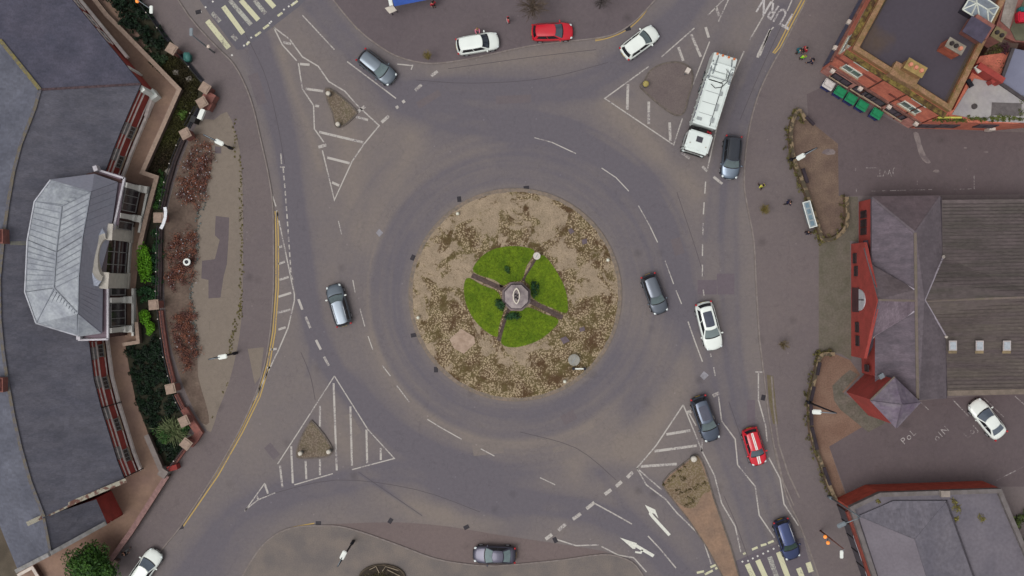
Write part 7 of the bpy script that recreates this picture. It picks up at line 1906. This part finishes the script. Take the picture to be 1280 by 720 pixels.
# small bare street trees / weeds
def bare(label, x, y, r, h, dens=60, m=None):
    w = W(x, y, h*.6); T = thing('bare_tree', label, 'tree', (w.x, w.y, .1), 'young bare street trees'); rnd = random.Random(int(x)); bk = m or mat('bare_twig', (112, 98, 70), .9, .25, 4)
    bm = B(); tube(bm, [(w.x, w.y, .05), (w.x, w.y, h*.6)], [.07, .04], 7); obj('trunk', bm, bk, T)
    bm = B()
    for _ in range(dens):
        a = rnd.uniform(0, 6.28); z0 = h*rnd.uniform(.35, .75); rr = r*rnd.uniform(.5, 1); p = Vector((w.x, w.y, z0)); q = p+Vector((math.cos(a)*rr*.5, math.sin(a)*rr*.5, h*.12)); e_ = q+Vector((math.cos(a+rnd.uniform(-.6, .6))*rr*.5, math.sin(a+rnd.uniform(-.6, .6))*rr*.5, h*.12))
        tube(bm, [p, q, e_], [.02, .013, .006], 4, False)
        for _k in range(3):
            d = Vector((rnd.uniform(-.3, .3), rnd.uniform(-.3, .3), .15)); tube(bm, [q.lerp(e_, rnd.random()), q+d], [.008, .004], 3, False)
    obj('crown', bm, bk, T)
bare('small yellowish bare tree at the kerb left of the white crossover', 534, 70, .55, 2.4, 70, mat('yellow_twig', (124, 110, 60), .9, .25, 4))
bare('small bare tree on the pavement below the yellow-topped walker', 955.5, 262, .6, 2.0, 80, mat('yellow_twig', (124, 110, 60), .9, .25, 4))
bare('small brown bare tree in a round pit right of the white sunroof car', 979, 431, .6, 2.0, 60)
bare('wide bare brown tree above the plain red hatchback', 666, 8, 1.9, 5.5, 170, mat('brown_twig', (102, 88, 76), .9, .25, 4))
bare('thin dark bare tree at the top edge above the forecourt, right of the wide one', 752, 1, 1.2, 4.5, 70, mat('dark_twig', (84, 76, 74), .9, .25, 4))
# awning stall at the top edge
T = thing('market_stall', 'blue canopy stall with white side panel at the top edge', 'stall', W(515, -4, .1))
cn = [(493, 8, 2.6), (543, -2, 2.6), (540, -22, 3.2), (486, -14, 3.2)]
bm = B(); poly(bm, [W(*p) for p in cn]); o = obj('canopy', bm, mat('canopy_blue', (34, 72, 150), .6, .1), T); o.modifiers.new('s', 'SOLIDIFY').thickness = .05
bm = B(); poly(bm, [W(481, 10, 2.2), W(491, 6.5, 2.2), (W(496, 13, 2.2)), W(487, 17, 2.2)]); o = obj('side_panel', bm, mat('panel_cream', (190, 182, 170), .6, .06), T); o.modifiers.new('s', 'SOLIDIFY').thickness = .06
bm = B(); bar(bm, W(489, 7, 2.4), W(486, -8, 2.6), .35, .1); obj('strut', bm, M['white'], T)
bm = B()
for p in ((493, 7), (541, -3), (488, -12)): w = W(p[0], p[1], 2.5); tube(bm, [(w.x, w.y, .1), (w.x, w.y, 2.5)], .04, 6)
obj('pole', bm, M['dark_metal'], T)
bm = B(); c = W(488, 12, 2); tube(bm, [(c.x, c.y, .1), (c.x, c.y, 2.15)], .05, 6); obj('post', bm, M['dark_metal'], T)
# ornate planter at the bottom
T = thing('round_planter', 'oval bed with pale scroll edging and dark planting at the bottom edge', 'planter', W(480, 716, .1))
bm = B(); c = W(478, 722); n = 28; sp = [(c.x+math.cos(2*math.pi*i/n)*2.3, c.y+math.sin(2*math.pi*i/n)*1.35) for i in range(n)]; prism(bm, sp, .05, .28); obj('soil', bm, mat('planter_soil', (58, 50, 42), .95, .3, 3), T)
bm = B(); wallstrip(bm, sp+[sp[0]], .14, .05, .34, True)
obj('edge', bm, mat('planter_edge', (78, 68, 56), .9, .2, 3), T)
bm = B()
for s in ((462, 712, 470, 708, 474, 716), (478, 714, 482, 708, 498, 713), (484, 712, 492, 716, 500, 720)):
    tube(bm, [W(s[0], s[1], .4), W(s[2], s[3], .42), W(s[4], s[5], .4)], .05, 6)
obj('scroll', bm, mat('scroll_pale', (146, 132, 112), .8), T)
bm = B(); leaves(bm, (c.x, c.y, .4), (2.0, 1.1, .2), 900, .07, random.Random(8), clumps=14); obj('foliage', bm, leafmat('planter_leaf', (76, 72, 38), (50, 46, 30)), T)

for o in bpy.data.objects:
    if 'org' in o.keys(): del o['org']
